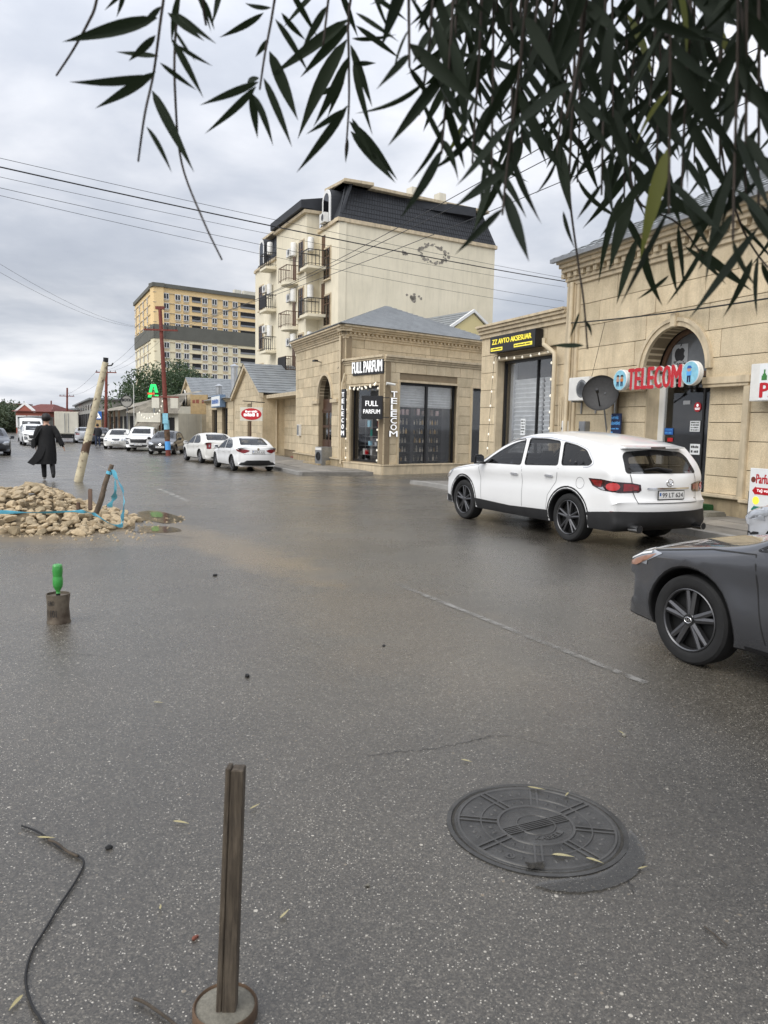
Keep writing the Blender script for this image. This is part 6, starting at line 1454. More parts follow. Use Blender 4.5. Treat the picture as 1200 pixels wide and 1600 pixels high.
# --- two white sedans along the kerb, seen from behind
def rear_sedan(label, rl, fl, txt, paint, lamps, black_bumper, H, rim, rimmat, gm='car_glass'):
    loc, rot, wb_ = carpos(G(*rl), G(*fl), 1.78)
    s = Car('parked_car', label, loc, rot, sedan(paint=paint, H=H, rim=rim, rimmat=rimmat, W=1.78, glassm=gm)); doorlines(s)
    for sg in (1, -1):
        for p_, m in lamps[0]: s.patch([(sg*a, b*H) for a, b in p_], 'W', .008, m, 'tail_lamp', grid=.05)
    for ax in 'LR':
        for p_, m in lamps[1]: s.patch([(a, b*H) for a, b in p_], ax, .008, m, 'tail_lamp', grid=.05)
    if black_bumper:
        s.patch([(-1.0, .27), (-.9, .38), (-.75, .40), (-.62, .47), (0, .48), (.62, .47), (.75, .40), (.9, .38), (1.0, .27), (.5, .26), (0, .26), (-.5, .26)], 'W', .008, 'cladding', 'bumper_cladding')
    else: s.patch([(-.55, .33), (.55, .33), (.5, .26), (-.5, .26)], 'B', .008, 'cladding', 'bumper_cladding')
    s.plate('B', .82*H if black_bumper else .56, txt, .5, .11, .02); s.line([(-.62, .98*H), (-.58, .72*H), (.58, .72*H), (.62, .98*H)], 'B', .010, 'gap_soft', 'boot_gap', .006)
    p = s.proj('B', 0, .935*H, .01); MB().lathe([(.05, p.x-.006), (.05, p.x), (0, p.x)], 16, (0, 0, .935*H), 'x').done('emblem', 'chrome', s.t)
    return s
rear_sedan('white sedan with black lower bumper parked nearest the corner perfume shop', (365.4, 735.5), (340, 730), '77 KA 618', 'paint_white', ([([(1.18, .93), (1.05, .84), (.85, .77), (.7, .77), (.5, .84), (.48, .88), (.65, .92), (.9, .94)], 'lamp_red')], []), True, 1.0, (10, 0, .05, .05), 'alloy_dark', 'car_glass')
rear_sedan('off white older sedan with square tail lamps ahead of the other white sedan', (313.5, 723), (293.5, 719.5), '90 BC 112', 'paint_offwhite', ([([(.98, .98), (.96, .70), (.80, .68), (.70, .72), (.70, .97)], 'lamp_red'), ([(.86, .88), (.86, .78), (.78, .78), (.78, .88)], 'lamp_clear')], []), False, 1.04, (8, 0, .06, .06), 'alloy')

# --- cars facing us further along
def front_car(label, fl, fr_, paint, P, kind, txt, heading_az, group=None):
    f = G(*fl); rot = math.atan2(math.cos(R(heading_az)), math.sin(R(heading_az))); d = Vector((math.cos(rot), math.sin(rot))); rt = Vector((d.y, -d.x))
    # fl is the contact of the wheel on the picture's left = car's right front wheel
    c = f.xy-d*P['ax'][0]-rt*(P['W']/2-.12)
    s = Car('parked_car', label, (c.x, c.y, gz(c.x, c.y)), rot, P, group); doorlines(s) if kind != 'suv' else None
    if kind == 'round':
        for sg in (1, -1):
            for yy, rr_ in ((.66, .095), (.45, .075)): s.patch([(sg*yy+rr_*math.cos(a*.5236), .66+rr_*1.2*math.sin(a*.5236)) for a in range(12)], 'F', .010, 'lamp_clear', 'headlight', grid=.05)
        s.patch([(-.30, .74), (.30, .74), (.26, .58), (-.26, .58)], 'F', .010, 'chrome', 'grille_frame'); s.patch([(-.27, .72), (.27, .72), (.23, .60), (-.23, .60)], 'F', .016, 'car_black', 'grille')
    elif kind == 'hatch':
        for sg in (1, -1): s.patch([(sg*.80, .66), (sg*.74, .76), (sg*.55, .75), (sg*.42, .64), (sg*.55, .56), (sg*.74, .56)], 'F', .010, 'lamp_clear', 'headlight', grid=.05)
        s.patch([(-.40, .66), (.40, .66), (.36, .56), (-.36, .56)], 'F', .010, 'car_black', 'grille'); s.patch([(.07*math.cos(a*.5236), .62+.07*math.sin(a*.5236)) for a in range(12)], 'F', .018, 'chrome', 'emblem'); s.patch([(-.6, .38), (.6, .38), (.6, .27), (-.6, .27)], 'F', .010, 'car_black', 'air_intake')
    else:
        for sg in (1, -1): s.patch([(sg*.84, .80), (sg*.84, .88), (sg*.55, .84), (sg*.45, .80)], 'F', .010, 'car_black', 'headlight', grid=.05); s.patch([(sg*.82, .46), (sg*.84, .70), (sg*.66, .66), (sg*.60, .48)], 'F', .010, 'car_black', 'fog_recess', grid=.05); s.patch([(sg*.78, .53), (sg*.79, .64), (sg*.69, .62), (sg*.67, .53)], 'F', .016, 'lamp_clear', 'fog_lamp', grid=.05)
        s.patch([(-.55, .80), (.55, .80), (.5, .56), (-.5, .56)], 'F', .010, 'car_black', 'grille'); s.patch([(-.6, .42), (.6, .42), (.5, .3), (-.5, .3)], 'F', .010, 'cladding', 'air_intake')
    s.plate('F', .45 if kind != 'hatch' else .47, txt); return s
PH = sedan(W=1.66, ax=(1.23, -1.23), r=.30, paint='paint_black', prof=[(1.88, .21), (1.96, .30), (2.0, .45), (1.99, .60), (1.90, .70), (1.7, .79), (1.4, .87), (1.05, .95), (.85, 1.03), (.5, 1.22), (.15, 1.38), (-.25, 1.455), (-.8, 1.46), (-1.3, 1.41), (-1.52, 1.32), (-1.68, 1.12), (-1.76, .95), (-1.82, .75), (-1.86, .55), (-1.84, .36), (-1.72, .21)], xe=(2.0, -1.86),
    wins=[[(.84, .93), (.30, 1.24), (-.0, 1.33), (-.2, 1.36), (-.24, .94)], [(-.32, .95), (-.28, 1.37), (-.8, 1.37), (-1.15, 1.3), (-1.25, .98)]], wind=[(.58, 1.0), (.50, 1.38), (-.50, 1.38), (-.58, 1.0)], back=[(.52, 1.05), (.46, 1.32), (-.46, 1.32), (-.52, 1.05)], handles=(), rim=(7, 0, .07, .06), rimmat='alloy')
front_car('small black hatchback parked facing out behind the red utility pole', (236, 709.5), None, 'paint_black', PH, 'hatch', '99 UP 274', 176+0)
PX = dict(PS); PX.update(W=1.84, ax=(1.33, -1.33), r=.34, xe=(2.2, -2.3), paint='paint_white', mirmat='paint_white', handles=(), rimmat='alloy', prof=[(a*.90, b) for a, b in PS['prof']], wins=[[(a*.9, b) for a, b in q] for q in PS['wins']], belt=lambda x: 1.045-.035*x, mir=(.72, 1.1), glass='car_glass')
front_car('white crossover with black fog lamp recess beside the small black hatchback', (200, 704), None, 'paint_white', PX, 'suv', '77 XC 590', 171)
front_car('old white saloon with round headlamps parked facing out', (165, 701), None, 'paint_white', sedan(W=1.82, paint='paint_offwhite', r=.31, rim=(8, 0, .06, .06), rimmat='alloy'), 'round', '90 GH 455', 168)
front_car('white crossover parked at the far left kerb facing the rubble heap', (38, 696), None, 'paint_white', dict(PX), 'suv', '10 NB 880', 150)
s = front_car('dark car cut by the frame on the left kerb', (-36, 711), None, 'paint_dark', sedan(paint='paint_dark', H=1.05), 'hatch', '', 150)
loc, rot, wb_ = carpos(G(118, 692), G(112, 688.5), 1.78)
rear_sedan('pale silver saloon driving away beside the box truck', (119, 692.5), (115.5, 690.0), '99 AA 301', 'paint_silver', ([([(1.0, .88), (1.0, .74), (.6, .76), (.6, .86)], 'lamp_red')], []), False, .98, (8, 0, .06, .06), 'alloy')

# ------------------------------------------------------------------ trees behind the sheds
def leafmat(name, c1, c2, rough=.5, trans=.25):
    m = bpy.data.materials.new(name); m.use_nodes = True; MT[name] = m
    t = m.node_tree; b = t.nodes['Principled BSDF']; b.inputs['Roughness'].default_value = rough
    g = N(t, 'ShaderNodeNewGeometry'); c = mixc(t, ramp(t, noise(t, g.outputs['Position'], 1.3, 3, .6), [(.35, (0, 0, 0)), (.65, (1, 1, 1))]), c1, c2)
    LK(t, c, b.inputs['Base Color'])
    tr = N(t, 'ShaderNodeBsdfTranslucent'); LK(t, c, tr.inputs[0]); mx = N(t, 'ShaderNodeMixShader'); mx.inputs[0].default_value = trans
    LK(t, b.outputs[0], mx.inputs[1]); LK(t, tr.outputs[0], mx.inputs[2]); LK(t, mx.outputs[0], t.nodes['Material Output'].inputs[0])
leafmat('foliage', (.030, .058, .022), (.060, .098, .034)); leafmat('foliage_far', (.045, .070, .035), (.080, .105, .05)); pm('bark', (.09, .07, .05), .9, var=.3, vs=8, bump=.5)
def tree(label, base, h, rx, n, leaf, seed, mat='foliage', group=None):
    r_ = random.Random(seed); t = thing('leafy_tree', label, 'tree', base, 0, group)
    mb = MB(); mb.tube([(0, 0, 0), (.1, .05, h*.25), (.0, .1, h*.55), (.15, 0, h*.8)], [h*.03, h*.024, h*.016, h*.006], 8)
    lobes = []
    for i in range(11):
        a = r_.uniform(0, 6.28); q = r_.uniform(.15, .75)*rx; z = h*r_.uniform(.38, .88); s_ = r_.uniform(.32, .55)*rx*(1.1-.5*(z/h-.4))
        lobes.append((Vector((q*math.cos(a), q*math.sin(a), z)), s_)); mb.tube([(0, .05, h*r_.uniform(.22, .5)), (q*.5*math.cos(a), q*.5*math.sin(a), z*.85), (q*math.cos(a), q*math.sin(a), z)], [h*.012, h*.008, h*.003], 5)
    lobes.append((Vector((0, 0, h*.9)), rx*.35)); mb.done('trunk', 'bark', t, smooth=50)
    lf = MB()
    for i in range(n):
        c, s_ = r_.choice(lobes); d = Vector((r_.gauss(0, 1), r_.gauss(0, 1), r_.gauss(0, .85))).normalized()*s_*r_.uniform(.35, 1.12)**.6
        p = c+d; a = Vector((r_.gauss(0, 1), r_.gauss(0, 1), r_.gauss(0, 1))).normalized(); b = a.orthogonal().normalized(); l = leaf*r_.uniform(.6, 1.4)
        lf.add([p-a*l, p-b*l*.45, p+a*l, p+b*l*.45], [(0, 1, 2, 3)])
    stuff(lf.done('crown', mat, t, fix=False)); return t
for k, (px, Y, pyt, rx, lb) in enumerate(((236, 92, 579, 4.6, 'dark green leafy tree behind the green letter sign'), (284, 97, 572, 4.8, 'dark green leafy tree rising behind the farther gable shop'), (322, 104, 592, 4.0, 'dark green leafy tree between the apartment tower and the grey shop roof'))):
    p = AT(px, 690, Y); tree(lb, (p.x, Y, ZB), AT(px, pyt, Y).z-ZB, rx, 7000, .16, 100+k)
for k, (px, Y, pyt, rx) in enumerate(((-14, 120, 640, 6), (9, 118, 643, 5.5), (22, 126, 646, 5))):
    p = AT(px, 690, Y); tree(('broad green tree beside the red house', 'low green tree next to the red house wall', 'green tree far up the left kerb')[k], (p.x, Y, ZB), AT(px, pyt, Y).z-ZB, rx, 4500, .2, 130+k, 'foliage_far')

# ------------------------------------------------------------------ sheds and far buildings
def corr(parent, e0, e1, t0, t1, k, mat='corrugated', name='roof', amp=.05):
    e0, e1, t0, t1 = map(Vector, (e0, e1, t0, t1)); mb = MB(); n = (e1-e0).cross(t0-e0).normalized()
    if n.z < 0: n = -n
    for i in range(k+1):
        o = n*(amp if i % 2 else -amp); mb.v += [tuple(e0.lerp(e1, i/k)+o), tuple(t0.lerp(t1, i/k)+o)]
    for i in range(k): mb.f.append((2*i, 2*i+2, 2*i+3, 2*i+1)); mb.m.append(0)
    return mb.done(name, mat, parent)
def fpx(px0, Y0, px1, Y1): a = AT(px0, 690, Y0); b = AT(px1, 690, Y1); return Fr((a.x, a.y), (b.x-a.x, b.y-a.y)), (Vector((b.x-a.x, b.y-a.y))).length
fr, L_ = fpx(279, 66, 211, 68)
t = thing('market_shed', 'low market shed with corrugated hip roof and white canopy panel', 'building', (fr.o.x, fr.o.y, 0), fr.rot)
zt = AT(232, 645, 66).z; boxpart('wall', t, 'plaster_white', 0, L_, -3, 0, ZB, zt); zr = AT(232, 627, 68).z
corr(t, (-.4, .7, zt), (L_+.5, .7, zt), (1.2, -2.5, zr+.6), (L_-1.0, -2.5, zr+.6), 46); corr(t, (L_+.5, .7, zt), (L_+.5, -3.5, zt), (L_-1.0, -2.5, zr+.6), (L_-1.0, -2.6, zr+.6), 24)
boxpart('opening', t, 'black_matte', .4, L_*.36, .001, .05, ZB, zt-.35); boxpart('opening', t, 'black_matte', L_*.75, L_*.95, .001, .05, ZB, zt-1.2)
a, z0 = fr.px(251, 660, 1.0); b, _ = fr.px(214, 660, 1.0); zt2 = fr.px(230, 645, 1.0)[1]
boxpart('canopy_panel', t, 'plaster_white', a, b, .95, 1.05, z0, zt2); corr(t, (a, 1.6, z0-.55), (b, 1.6, z0-.55), (a, .95, z0), (b, .95, z0), 24, name='canopy'); boxpart('banner', t, 'leaf_pale', a+.3, b-1.5, .6, .65, z0-1.5, z0-.7) if 'leaf_pale' in MT else (pm('leaf_pale', (.42, .48, .36), .7, var=.1), boxpart('banner', t, 'leaf_pale', b-3.0, b-.3, .6, .65, z0-1.6, z0-.75))
for u in (a+.1, b-.1): boxpart('post', t, 'rust', u-.06, u+.06, .94, 1.06, ZB, z0)
t = string_lights('garland of small white bulbs sagging from the red pole along the shed roof', sag(AT(255, 622, 60), AT(243, 645, 61), .4, 5)+sag(AT(243, 645, 61), AT(216, 641, 63), .5, 6), .45, .06)
fr, L_ = fpx(213, 71, 172, 92)
t = thing('market_shed', 'old market shed with patched pale walls and a dark tin awning', 'building', (fr.o.x, fr.o.y, 0), fr.rot)
zt = 3.2; boxpart('wall', t, 'plaster_white', 0, L_, -6, 0, ZB, zt); corr(t, (-.3, 1.6, zt-.5), (L_+.3, 1.6, zt-.5), (-.3, -6, zt+1.5), (L_+.3, -6, zt+1.5), 60)
for i in range(5): boxpart('doorway', t, 'black_matte', 1.0+i*L_/5, 1.0+i*L_/5+L_/8, .001, .06, ZB, 2.2)
for i in range(7): boxpart('post', t, 'rust', i*L_/6-.08, i*L_/6+.08, 1.4, 1.56, ZB, zt-.5)
def simple_house(name, label, px0, px1, pyb, pyt, Y, wall, roof, gable=None, depth=8, wins=0, az=None):
    a = AT(px0, 690, Y); b = AT(px1, 690, Y); z0 = ZB; ze = AT((px0+px1)/2, pyb, Y).z; zt = AT((px0+px1)/2, pyt, Y).z
    W_ = b.x-a.x; fr = Fr((b.x, Y), (-1, .0)); t = thing(name, label, 'building', (b.x, Y, 0), fr.rot)
    o = MB().box(0, W_, -depth, 0, z0, ze).done('wall', wall, t)
    if zt > ze+.05:
        if gable: MB().prism([(gable[0]*W_, ze), (gable[1]*W_, ze), ((gable[0]+gable[1])/2*W_, zt-.2)], lambda p, q, d: (p, d, q), -.4, .02).done('gable', wall, t); mb = MB(); [mb.prism([(e*W_, ze-.15), ((gable[0]+gable[1])/2*W_, zt-.25), ((gable[0]+gable[1])/2*W_, zt+.1), (e*W_+(.3 if e > .5 else -.3), ze-.05)], lambda p, q, d: (p, d, q), .1, -.4) for e in gable]; mb.done('verge_board', 'white_paint', t)
        roofslope(t, (W_+.4, .5, ze), (-.4, .5, ze), (W_*.7, -depth/2, zt), (W_*.3, -depth/2, zt), 6, roof); roofslope(t, (-.4, .5, ze), (-.4, -depth, ze), (W_*.3, -depth/2, zt), (W_*.3, -depth/2-.01, zt), 6, roof)
        roofslope(t, (W_+.4, -depth, ze), (W_+.4, .5, ze), (W_*.7, -depth/2-.01, zt), (W_*.7, -depth/2, zt), 6, roof)
    for i in range(wins):
        u = W_*(i+.5)/wins; f = boxpart('window', t, 'white_paint', u-.75, u+.75, .0, .12, ze-2.3, ze-.6); boxpart('pane', f, 'window_dark', u-.5, u+.5, .121, .14, ze-2.1, ze-.8)
    return t
simple_house('red_house', 'red brick house with dark red roof and white framed windows', 26, 79, 643, 630, 112, 'red_wall', 'red_roof', (.45, 1.0), 10, 3)
simple_house('annex_building', 'pale low annex with dark flat roof in front of the red house', 38, 70, 652, 650, 108, 'far_grey', 'roof_tile', None, 3, 3)
simple_house('long_building', 'long pale flat roofed building beyond the box truck', 84, 146, 640, 636, 125, 'plaster_white', 'roof_tile', None, 14, 8)
simple_house('tile_house', 'brown roofed house behind the far red pole', 166, 190, 643, 628, 108, 'far_grey', 'red_roof', None, 8, 2)
fr, L_ = fpx(146, 92, 118, 140)
t = thing('workshop_row', 'long grey workshop row with many dark bays receding along the street', 'building', (fr.o.x, fr.o.y, 0), fr.rot)
boxpart('wall', t, 'far_grey', 0, L_, -6, 0, ZB, 4.2)
for i in range(9): boxpart('bay_opening', t, 'black_matte', L_*(i+.15)/9, L_*(i+.75)/9, .001, .1, ZB, 2.6); boxpart('bay_window', t, 'window_dark', L_*(i+.3)/9, L_*(i+.6)/9, .001, .1, 3.1, 3.7)
boxpart('roof', t, 'roof_tile', -.3, L_+.3, -6.3, .4, 4.2, 4.4)
p = AT(-20, 690, 300); t = thing('far_apartments', 'distant pale apartment row above the far left trees', 'building', (p.x, 300, 0), 0)
w_ = AT(28, 690, 300).x-p.x; zt = AT(10, 632, 300).z; boxpart('wall', t, 'pale_cream', 0, w_, 0, 12, ZB, zt)
for f in range(3):
    for i in range(10): boxpart('window', t, 'window_dark', w_*(i+.3)/10, w_*(i+.7)/10, -.08, -.001, zt-2.2-2.6*f, zt-.9-2.6*f)
boxpart('roof', t, 'red_roof', -.5, w_+.5, -.6, 12.5, zt, zt+.5)

# ------------------------------------------------------------------ poles, signs and cables
def pole(label, base, top, r0, arm_py=None, arm=None, mat='red_brown', extra=0, mesh=None):
    t = thing('utility_pole', label, 'utility pole', base); b = Vector(base); tp = Vector(top)-b
    MB().tube([(0, 0, 0), tuple(tp*.5), tuple(tp)], [r0, r0*.85, r0*.7], 12).done('shaft', mat, t, smooth=50)
    if arm:
        z, L_, dr = arm; c = tp*(z/tp.z); dr = Vector(dr).normalized(); MB().bar(c-dr*L_/2+Vector((0, -.12, 0)), c+dr*L_/2+Vector((0, -.12, 0)), .10).done('crossarm', mat, t)
        for q in (-.45, -.2, .2, .45)[:4]: p = c+dr*L_*q+Vector((0, -.12, .05)); MB().lathe([(.02, 0), (.05, .05), (.03, .09), (.05, .13), (0, .16)], 8, p).done('insulator', 'black_metal', t)
    return t
b1 = G(263, 712); t1 = AT(250, 482, b1.y); zarm = AT(252, 516, b1.y).z-b1.z
pl1 = pole('red painted utility pole with wide crossarm leaning over the parked black hatchback', b1, t1, .15, None, (zarm, 1.95, (1, .12, 0)))
tpv = t1-b1
for q, m, h in ((.35, 'text_blue', .5), (.95, 'rust', .55), (1.55, 'sky_blue', .55)): c = tpv*(q/tpv.z); MB().tube([tuple(c), tuple(tpv*((q+h)/tpv.z))], .165, 12).done('painted_band', m, pl1, smooth=50)
c = tpv*(2.2/tpv.z); MB().box(c.x-.16, c.x+.16, c.y-.2, c.y-.17, c.z-.3, c.z+.3).done('poster', 'sky_blue', pl1)
for s_ in (-1, 1): MB().box(c.x+s_*.55-.22, c.x+s_*.55+.22, -.25, .05, c.z+.6, c.z+1.2).done('meter_case', 'plaster_white', pl1)
MB().bar((c.x-.8, -.18, c.z+1.25), (c.x+.8, -.18, c.z+1.25), .08).done('meter_rail', 'red_brown', pl1)
MB().box(t1.x-b1.x-.25, t1.x-b1.x+.25, t1.y-b1.y-.1, t1.y-b1.y+.1, tpv.z-.05, tpv.z+.12).done('cap', 'red_brown', pl1)
p2 = AT(165, 697, 76); pole('slim dark red utility pole with crossarm behind the leaning pole', (p2.x, 76, ZB), tuple(AT(166.5, 568, 76)), .17, None, (AT(166, 582, 76).z-ZB, 2.0, (1, .05, 0)))
p3 = AT(105, 697, 105); pole('far dark utility pole with crossarm above the box truck', (p3.x, 105, ZB), tuple(AT(105, 606, 105)), .16, None, (AT(105, 619, 105).z-ZB, 2.0, (1, 0, 0)))
p4 = AT(80, 697, 140); pole('farthest dark utility pole beside the red house roof', (p4.x, 140, ZB), tuple(AT(80, 626, 140)), .17, None, (AT(80, 634, 140).z-ZB, 1.8, (1, 0, 0)))
p5 = AT(137, 697, 150); pole('thin dark utility pole standing beyond the workshop row', (p5.x, 150, ZB), tuple(AT(137, 628, 150)), .17, None, (AT(137, 630, 150).z-ZB, 2.2, (1, 0, 0)))
# leaning cream pole behind the rubble
def pole_mat():
    m = bpy.data.materials.new('peeling_paint'); m.use_nodes = True; MT['peeling_paint'] = m; t = m.node_tree; b = t.nodes['Principled BSDF']; b.inputs['Roughness'].default_value = .75
    pos = N(t, 'ShaderNodeNewGeometry').outputs['Position']; sp = N(t, 'ShaderNodeSeparateXYZ'); LK(t, pos, sp.inputs[0])
    n_ = noise(t, pos, 6, 5, .65); band = mathn(t, 'SUBTRACT', .30, mathn(t, 'ABSOLUTE', mathn(t, 'SUBTRACT', sp.outputs[2], .95)), clamp=True)
    f = ramp(t, mathn(t, 'ADD', n_, mathn(t, 'MULTIPLY', band, .9)), [(.60, (0, 0, 0)), (.66, (1, 1, 1))])
    c = mixc(t, f, mixc(t, ramp(t, noise(t, pos, 3, 5, .6), [(.4, (0, 0, 0)), (.6, (1, 1, 1))]), (.62, .55, .38), (.42, .36, .25)), (.11, .065, .04)); LK(t, c, b.inputs['Base Color'])
pole_mat()
bl_ = G(122, 753); tl = AT(165, 566, bl_.y); t = pole('leaning cream pole with peeling paint standing behind the rubble heap', bl_, tl, .115, None, None, 'peeling_paint'); q = tl-bl_
MB().tube([tuple(q), tuple(q+Vector((.01, 0, .12)))], .07, 8).done('cap', 'black_metal', t); MB().tube([tuple(q+Vector((0, 0, -.1))), tuple(q+Vector((.16, 0, -.08))), tuple(q+Vector((.2, 0, -.02)))], .02, 6).done('hook', 'black_metal', t)
# pedestrian crossing sign
p = AT(154, 690, 70); t = thing('crossing_sign', 'blue square pedestrian crossing sign with white triangle above a yellow board', 'road sign', (p.x, 70, ZB))
MB().tube([(0, 0, 0), (0, 0, AT(154, 642, 70).z-ZB)], .04, 8).done('post', 'grey_metal', t); zc_ = AT(154, 649, 70).z-ZB
MB().box(-.36, .36, -.08, -.05, zc_-.36, zc_+.36).done('panel', 'sign_blue', t); MB().prism([(-.30, zc_-.26), (.30, zc_-.26), (0, zc_+.28)], lambda a, b, d: (a, d, b), -.081, -.09).done('triangle', 'sign_white', t)
mb = MB(); mb.tube([(-.08, -.095, zc_-.22), (0, -.095, zc_-.05), (0, -.095, zc_+.05)], .02, 5); mb.tube([(.09, -.095, zc_-.22), (0, -.095, zc_-.05), (.08, -.095, zc_)], .02, 5); mb.lathe([(0, -.03), (.035, 0), (0, .03)], 8, (0, -.095, zc_+.1)); mb.done('walker', 'ink', t)
MB().box(-.30, .30, -.08, -.05, zc_-1.1, zc_-.42).done('yellow_panel', 'orange_board', t)
# letter sign and round sign over the sheds
p = AT(241, 690, 66); t = thing('letter_sign', 'glowing green letter A sign with red lettering above the shed', 'sign', (p.x, 66, ZB)); sc = 66/F; zz0 = AT(241, 621, 66).z-ZB; W_ = 17*sc; H_ = 20*sc
MB().tube([(0, .1, 0), (0, .1, zz0+H_*.5)], .07, 8).done('post', 'grey_metal', t)
for pts in ([(-.5, 0), (-.2, 0), (-.12, .2), (-.42, .2)], [(.5, 0), (.2, 0), (.12, .2), (.42, .2)], [(-.40, .38), (-.22, 1), (.22, 1), (.42, .38), (.18, .38), (.05, .82), (-.05, .82), (-.16, .38)]): MB().prism([(a*W_, zz0+b*H_) for a, b in pts], lambda a, b, d: (a, d, b), 0, -.12).done('letter_part', 'neon_green', t)
text('MARKET', 'lettering', 'neon_red', t, (-.52*W_, -.02, zz0+.22*H_), (1, 0, 0), TY, W_*.62, H_*.13, .05, .02)
p = AT(199, 690, 68); t = thing('round_sign', 'round pale framed sign with dark letters on a thin mast over the old shed', 'sign', (p.x, 68, ZB)); zc_ = AT(199, 627, 68).z-ZB; rr_ = 9.5*68/F
MB().tube([(0, .1, 0), (0, .1, zc_)], .05, 8).done('mast', 'grey_metal', t); MB().lathe([(rr_, .0), (rr_, .1), (rr_*.88, .1), (rr_*.88, 0), (rr_, 0)], 32, (0, -.05, zc_), 'y').done('hoop', 'black_metal', t); MB().lathe([(rr_*.88, -.02), (rr_*.88, .02), (0, .02)], 32, (0, 0, zc_), 'y').done('panel', 'far_grey', t)
text('BOYA', 'lettering', 'ink', t, (-rr_*.75, -.03, zc_), (1, 0, 0), TY, rr_*1.5, rr_*.45, .03, .03)
p = AT(210, 690, 67); t = thing('flag_mast', 'thin pale mast standing in front of the sheds', 'pole', (p.x, 67, ZB)); MB().tube([(0, 0, 0), (0, 0, AT(210, 600, 67).z-ZB)], .03, 6).done('mast_tube', 'white_plastic', t)
# cables
def cable(label, a, b, s_, r, group=None, n=24):
    o = MB().tube(sag(a, b, s_, n), r, 5).done('overhead_cable', 'black_metal'); return tag(o, label, 'cable', group)
lp_ = (-9.45, 9.2, 0)                                       # a pole out of frame carries the left ends
pole('red painted utility pole out past the rubble heap carrying the street cables', lp_, (-9.45, 9.2, 7.6), .14, None, (6.3, 1.8, (.3, 1, 0)))
for i, (ya, yb_, s_, r_c) in enumerate(((236, 432, .18, .004), (248, 437, .22, .011), (262, 446, .25, .0035), (279, 468, .25, .004), (286, 480, .35, .0035))):
    a = AT(-630, ya-(yb_-ya)*630/893, 9.2)
    b = T.w(5.75, .25, T.px(893, yb_, .25)[1]); 
    cable(('upper thin', 'thick dark', 'third thin', 'fourth thin', 'lowest sagging')[i]+' cable crossing the street to the telecom building corner', a, b, s_*.6, r_c)
armp = b1+tpv*(zarm/tpv.z)
for i, (pa, q) in enumerate((((1260, -10), .9), ((1260, 35), .35), ((1260, 120), -.85))):
    far = AT(*pa, 9.0); cable(('upper', 'middle', 'lower')[i]+' long cable from the red pole crossarm up over the telecom roof', armp+Vector((q, -.1, .1)), far, .5, .008 if i < 2 else .007, n=30)
pole('red painted utility pole behind the telecom roof carrying the long cables', (8.6, 8.6, 0), (8.6, 8.6, 8.2), .14, None, (7.2, 1.6, (1, .3, 0)))
for i, (ya, q) in enumerate(((345, .3), (360, -.3))): cable(('higher', 'lower')[i]+' thin cable from the left pole to the red pole crossarm', AT(-630, ya-165*2.3+30*i, 9.2), armp+Vector((-.9+q*.2, -.1, .15)), .9, .0045)
for i, q in enumerate((.7, 0, -.7)): cable(('near', 'middle', 'outer')[i]+' thin cable between the two red poles', armp+Vector((q, -.05, .12)), Vector((p2.x+q, 75.9, AT(166, 581, 76).z+.1)), .5, .008)
for i, q in enumerate((.7, -.7)): cable(('near', 'outer')[i]+' thin cable between the far poles above the truck', Vector((p2.x+q, 76, AT(166, 581, 76).z+.1)), Vector((p3.x+q, 105, AT(105, 618, 105).z+.1)), .6, .010)
a = T.w(-3.5, .12, T.px(1200, 489, .1)[1]+.25); cable('black cable bundle slung along the telecom wall above the arch', a, T.w(5.6, .14, T.px(893, 505, .1)[1]), .10, .016)
u, z = T.px(945, 504, .12); cable('thin black lead dropping from the wall cable to the satellite dish', T.w(u, .12, z), T.w(u+.45, .1, z-1.3), .0, .006)
u, z = ML.px(540, 562, .1); cable('thin black cable along the corner shop wall to the low shops', ML.w(u, .15, z), ML.w(9.5, -.9, 3.4), .25, .010)

# ------------------------------------------------------------------ vans and truck far up the street
VP_ = dict(W=2.0, ax=(1.6, -1.6), r=.34, xe=(2.5, -2.6), zb=.3, gap=.05, paint='paint_white', tf=.12, tr=.05, tum=.12, ct=.05, ce=.15, fil=.08, grid=.14, belt=lambda x: 1.15, rim=(8, 0, .07, .06), tw=.22, rr=.62, wr=.06, prof=[(2.4, .3), (2.5, .45), (2.5, .7), (2.42, .95), (2.1, 1.12), (1.85, 1.25), (1.5, 1.6), (1.2, 1.95), (.8, 2.1), (0, 2.15), (-1.5, 2.15), (-2.4, 2.1), (-2.55, 1.9), (-2.6, 1.2), (-2.6, .6), (-2.5, .3)], wins=[[(1.7, 1.22), (1.25, 1.75), (.7, 1.78), (.7, 1.22)]], wind=[(.8, 1.30), (.72, 1.85), (-.72, 1.85), (-.8, 1.30)], back=[(.7, 1.3), (.65, 1.85), (-.65, 1.85), (-.7, 1.3)], mir=(1.5, 1.3), seatz=.3)
front_car('white panel van parked behind the left white crossover', (33, 690.5), None, 'paint_white', VP_, 'hatch', '', 152)
front_car('black van with raised bonnet shape beside the white van', (47, 688), None, 'paint_black', dict(VP_, paint='paint_black'), 'hatch', '', 155)
q = G(105, 690.5); t = thing('box_truck', 'pale grey box truck seen from behind up the street', 'truck', (q.x, q.y, q.z), math.atan2(math.cos(R(-22)), math.sin(R(-22))))
bx = MB().box(-1.9, 1.9, -1.0, 1.0, .75, 2.75).done('cargo_box', 'plaster_white', t, bev=.03)
for s_ in (-1, 1): d_ = MB().box(-1.93, -1.901, min(s_*.03, s_*.95), max(s_*.03, s_*.95), .82, 2.68).done('rear_door', 'plaster_white', bx, bev=.01); MB().box(-1.96, -1.931, s_*.15-.02, s_*.15+.02, .9, 2.6).done('latch_bar', 'grey_metal', d_); text('1-50-557', 'lettering', 'ink', d_, (-1.932, .40 if s_ < 0 else .9, 2.2), (0, -1, 0), TY, .5, .12, .003, .01) if 0 else None
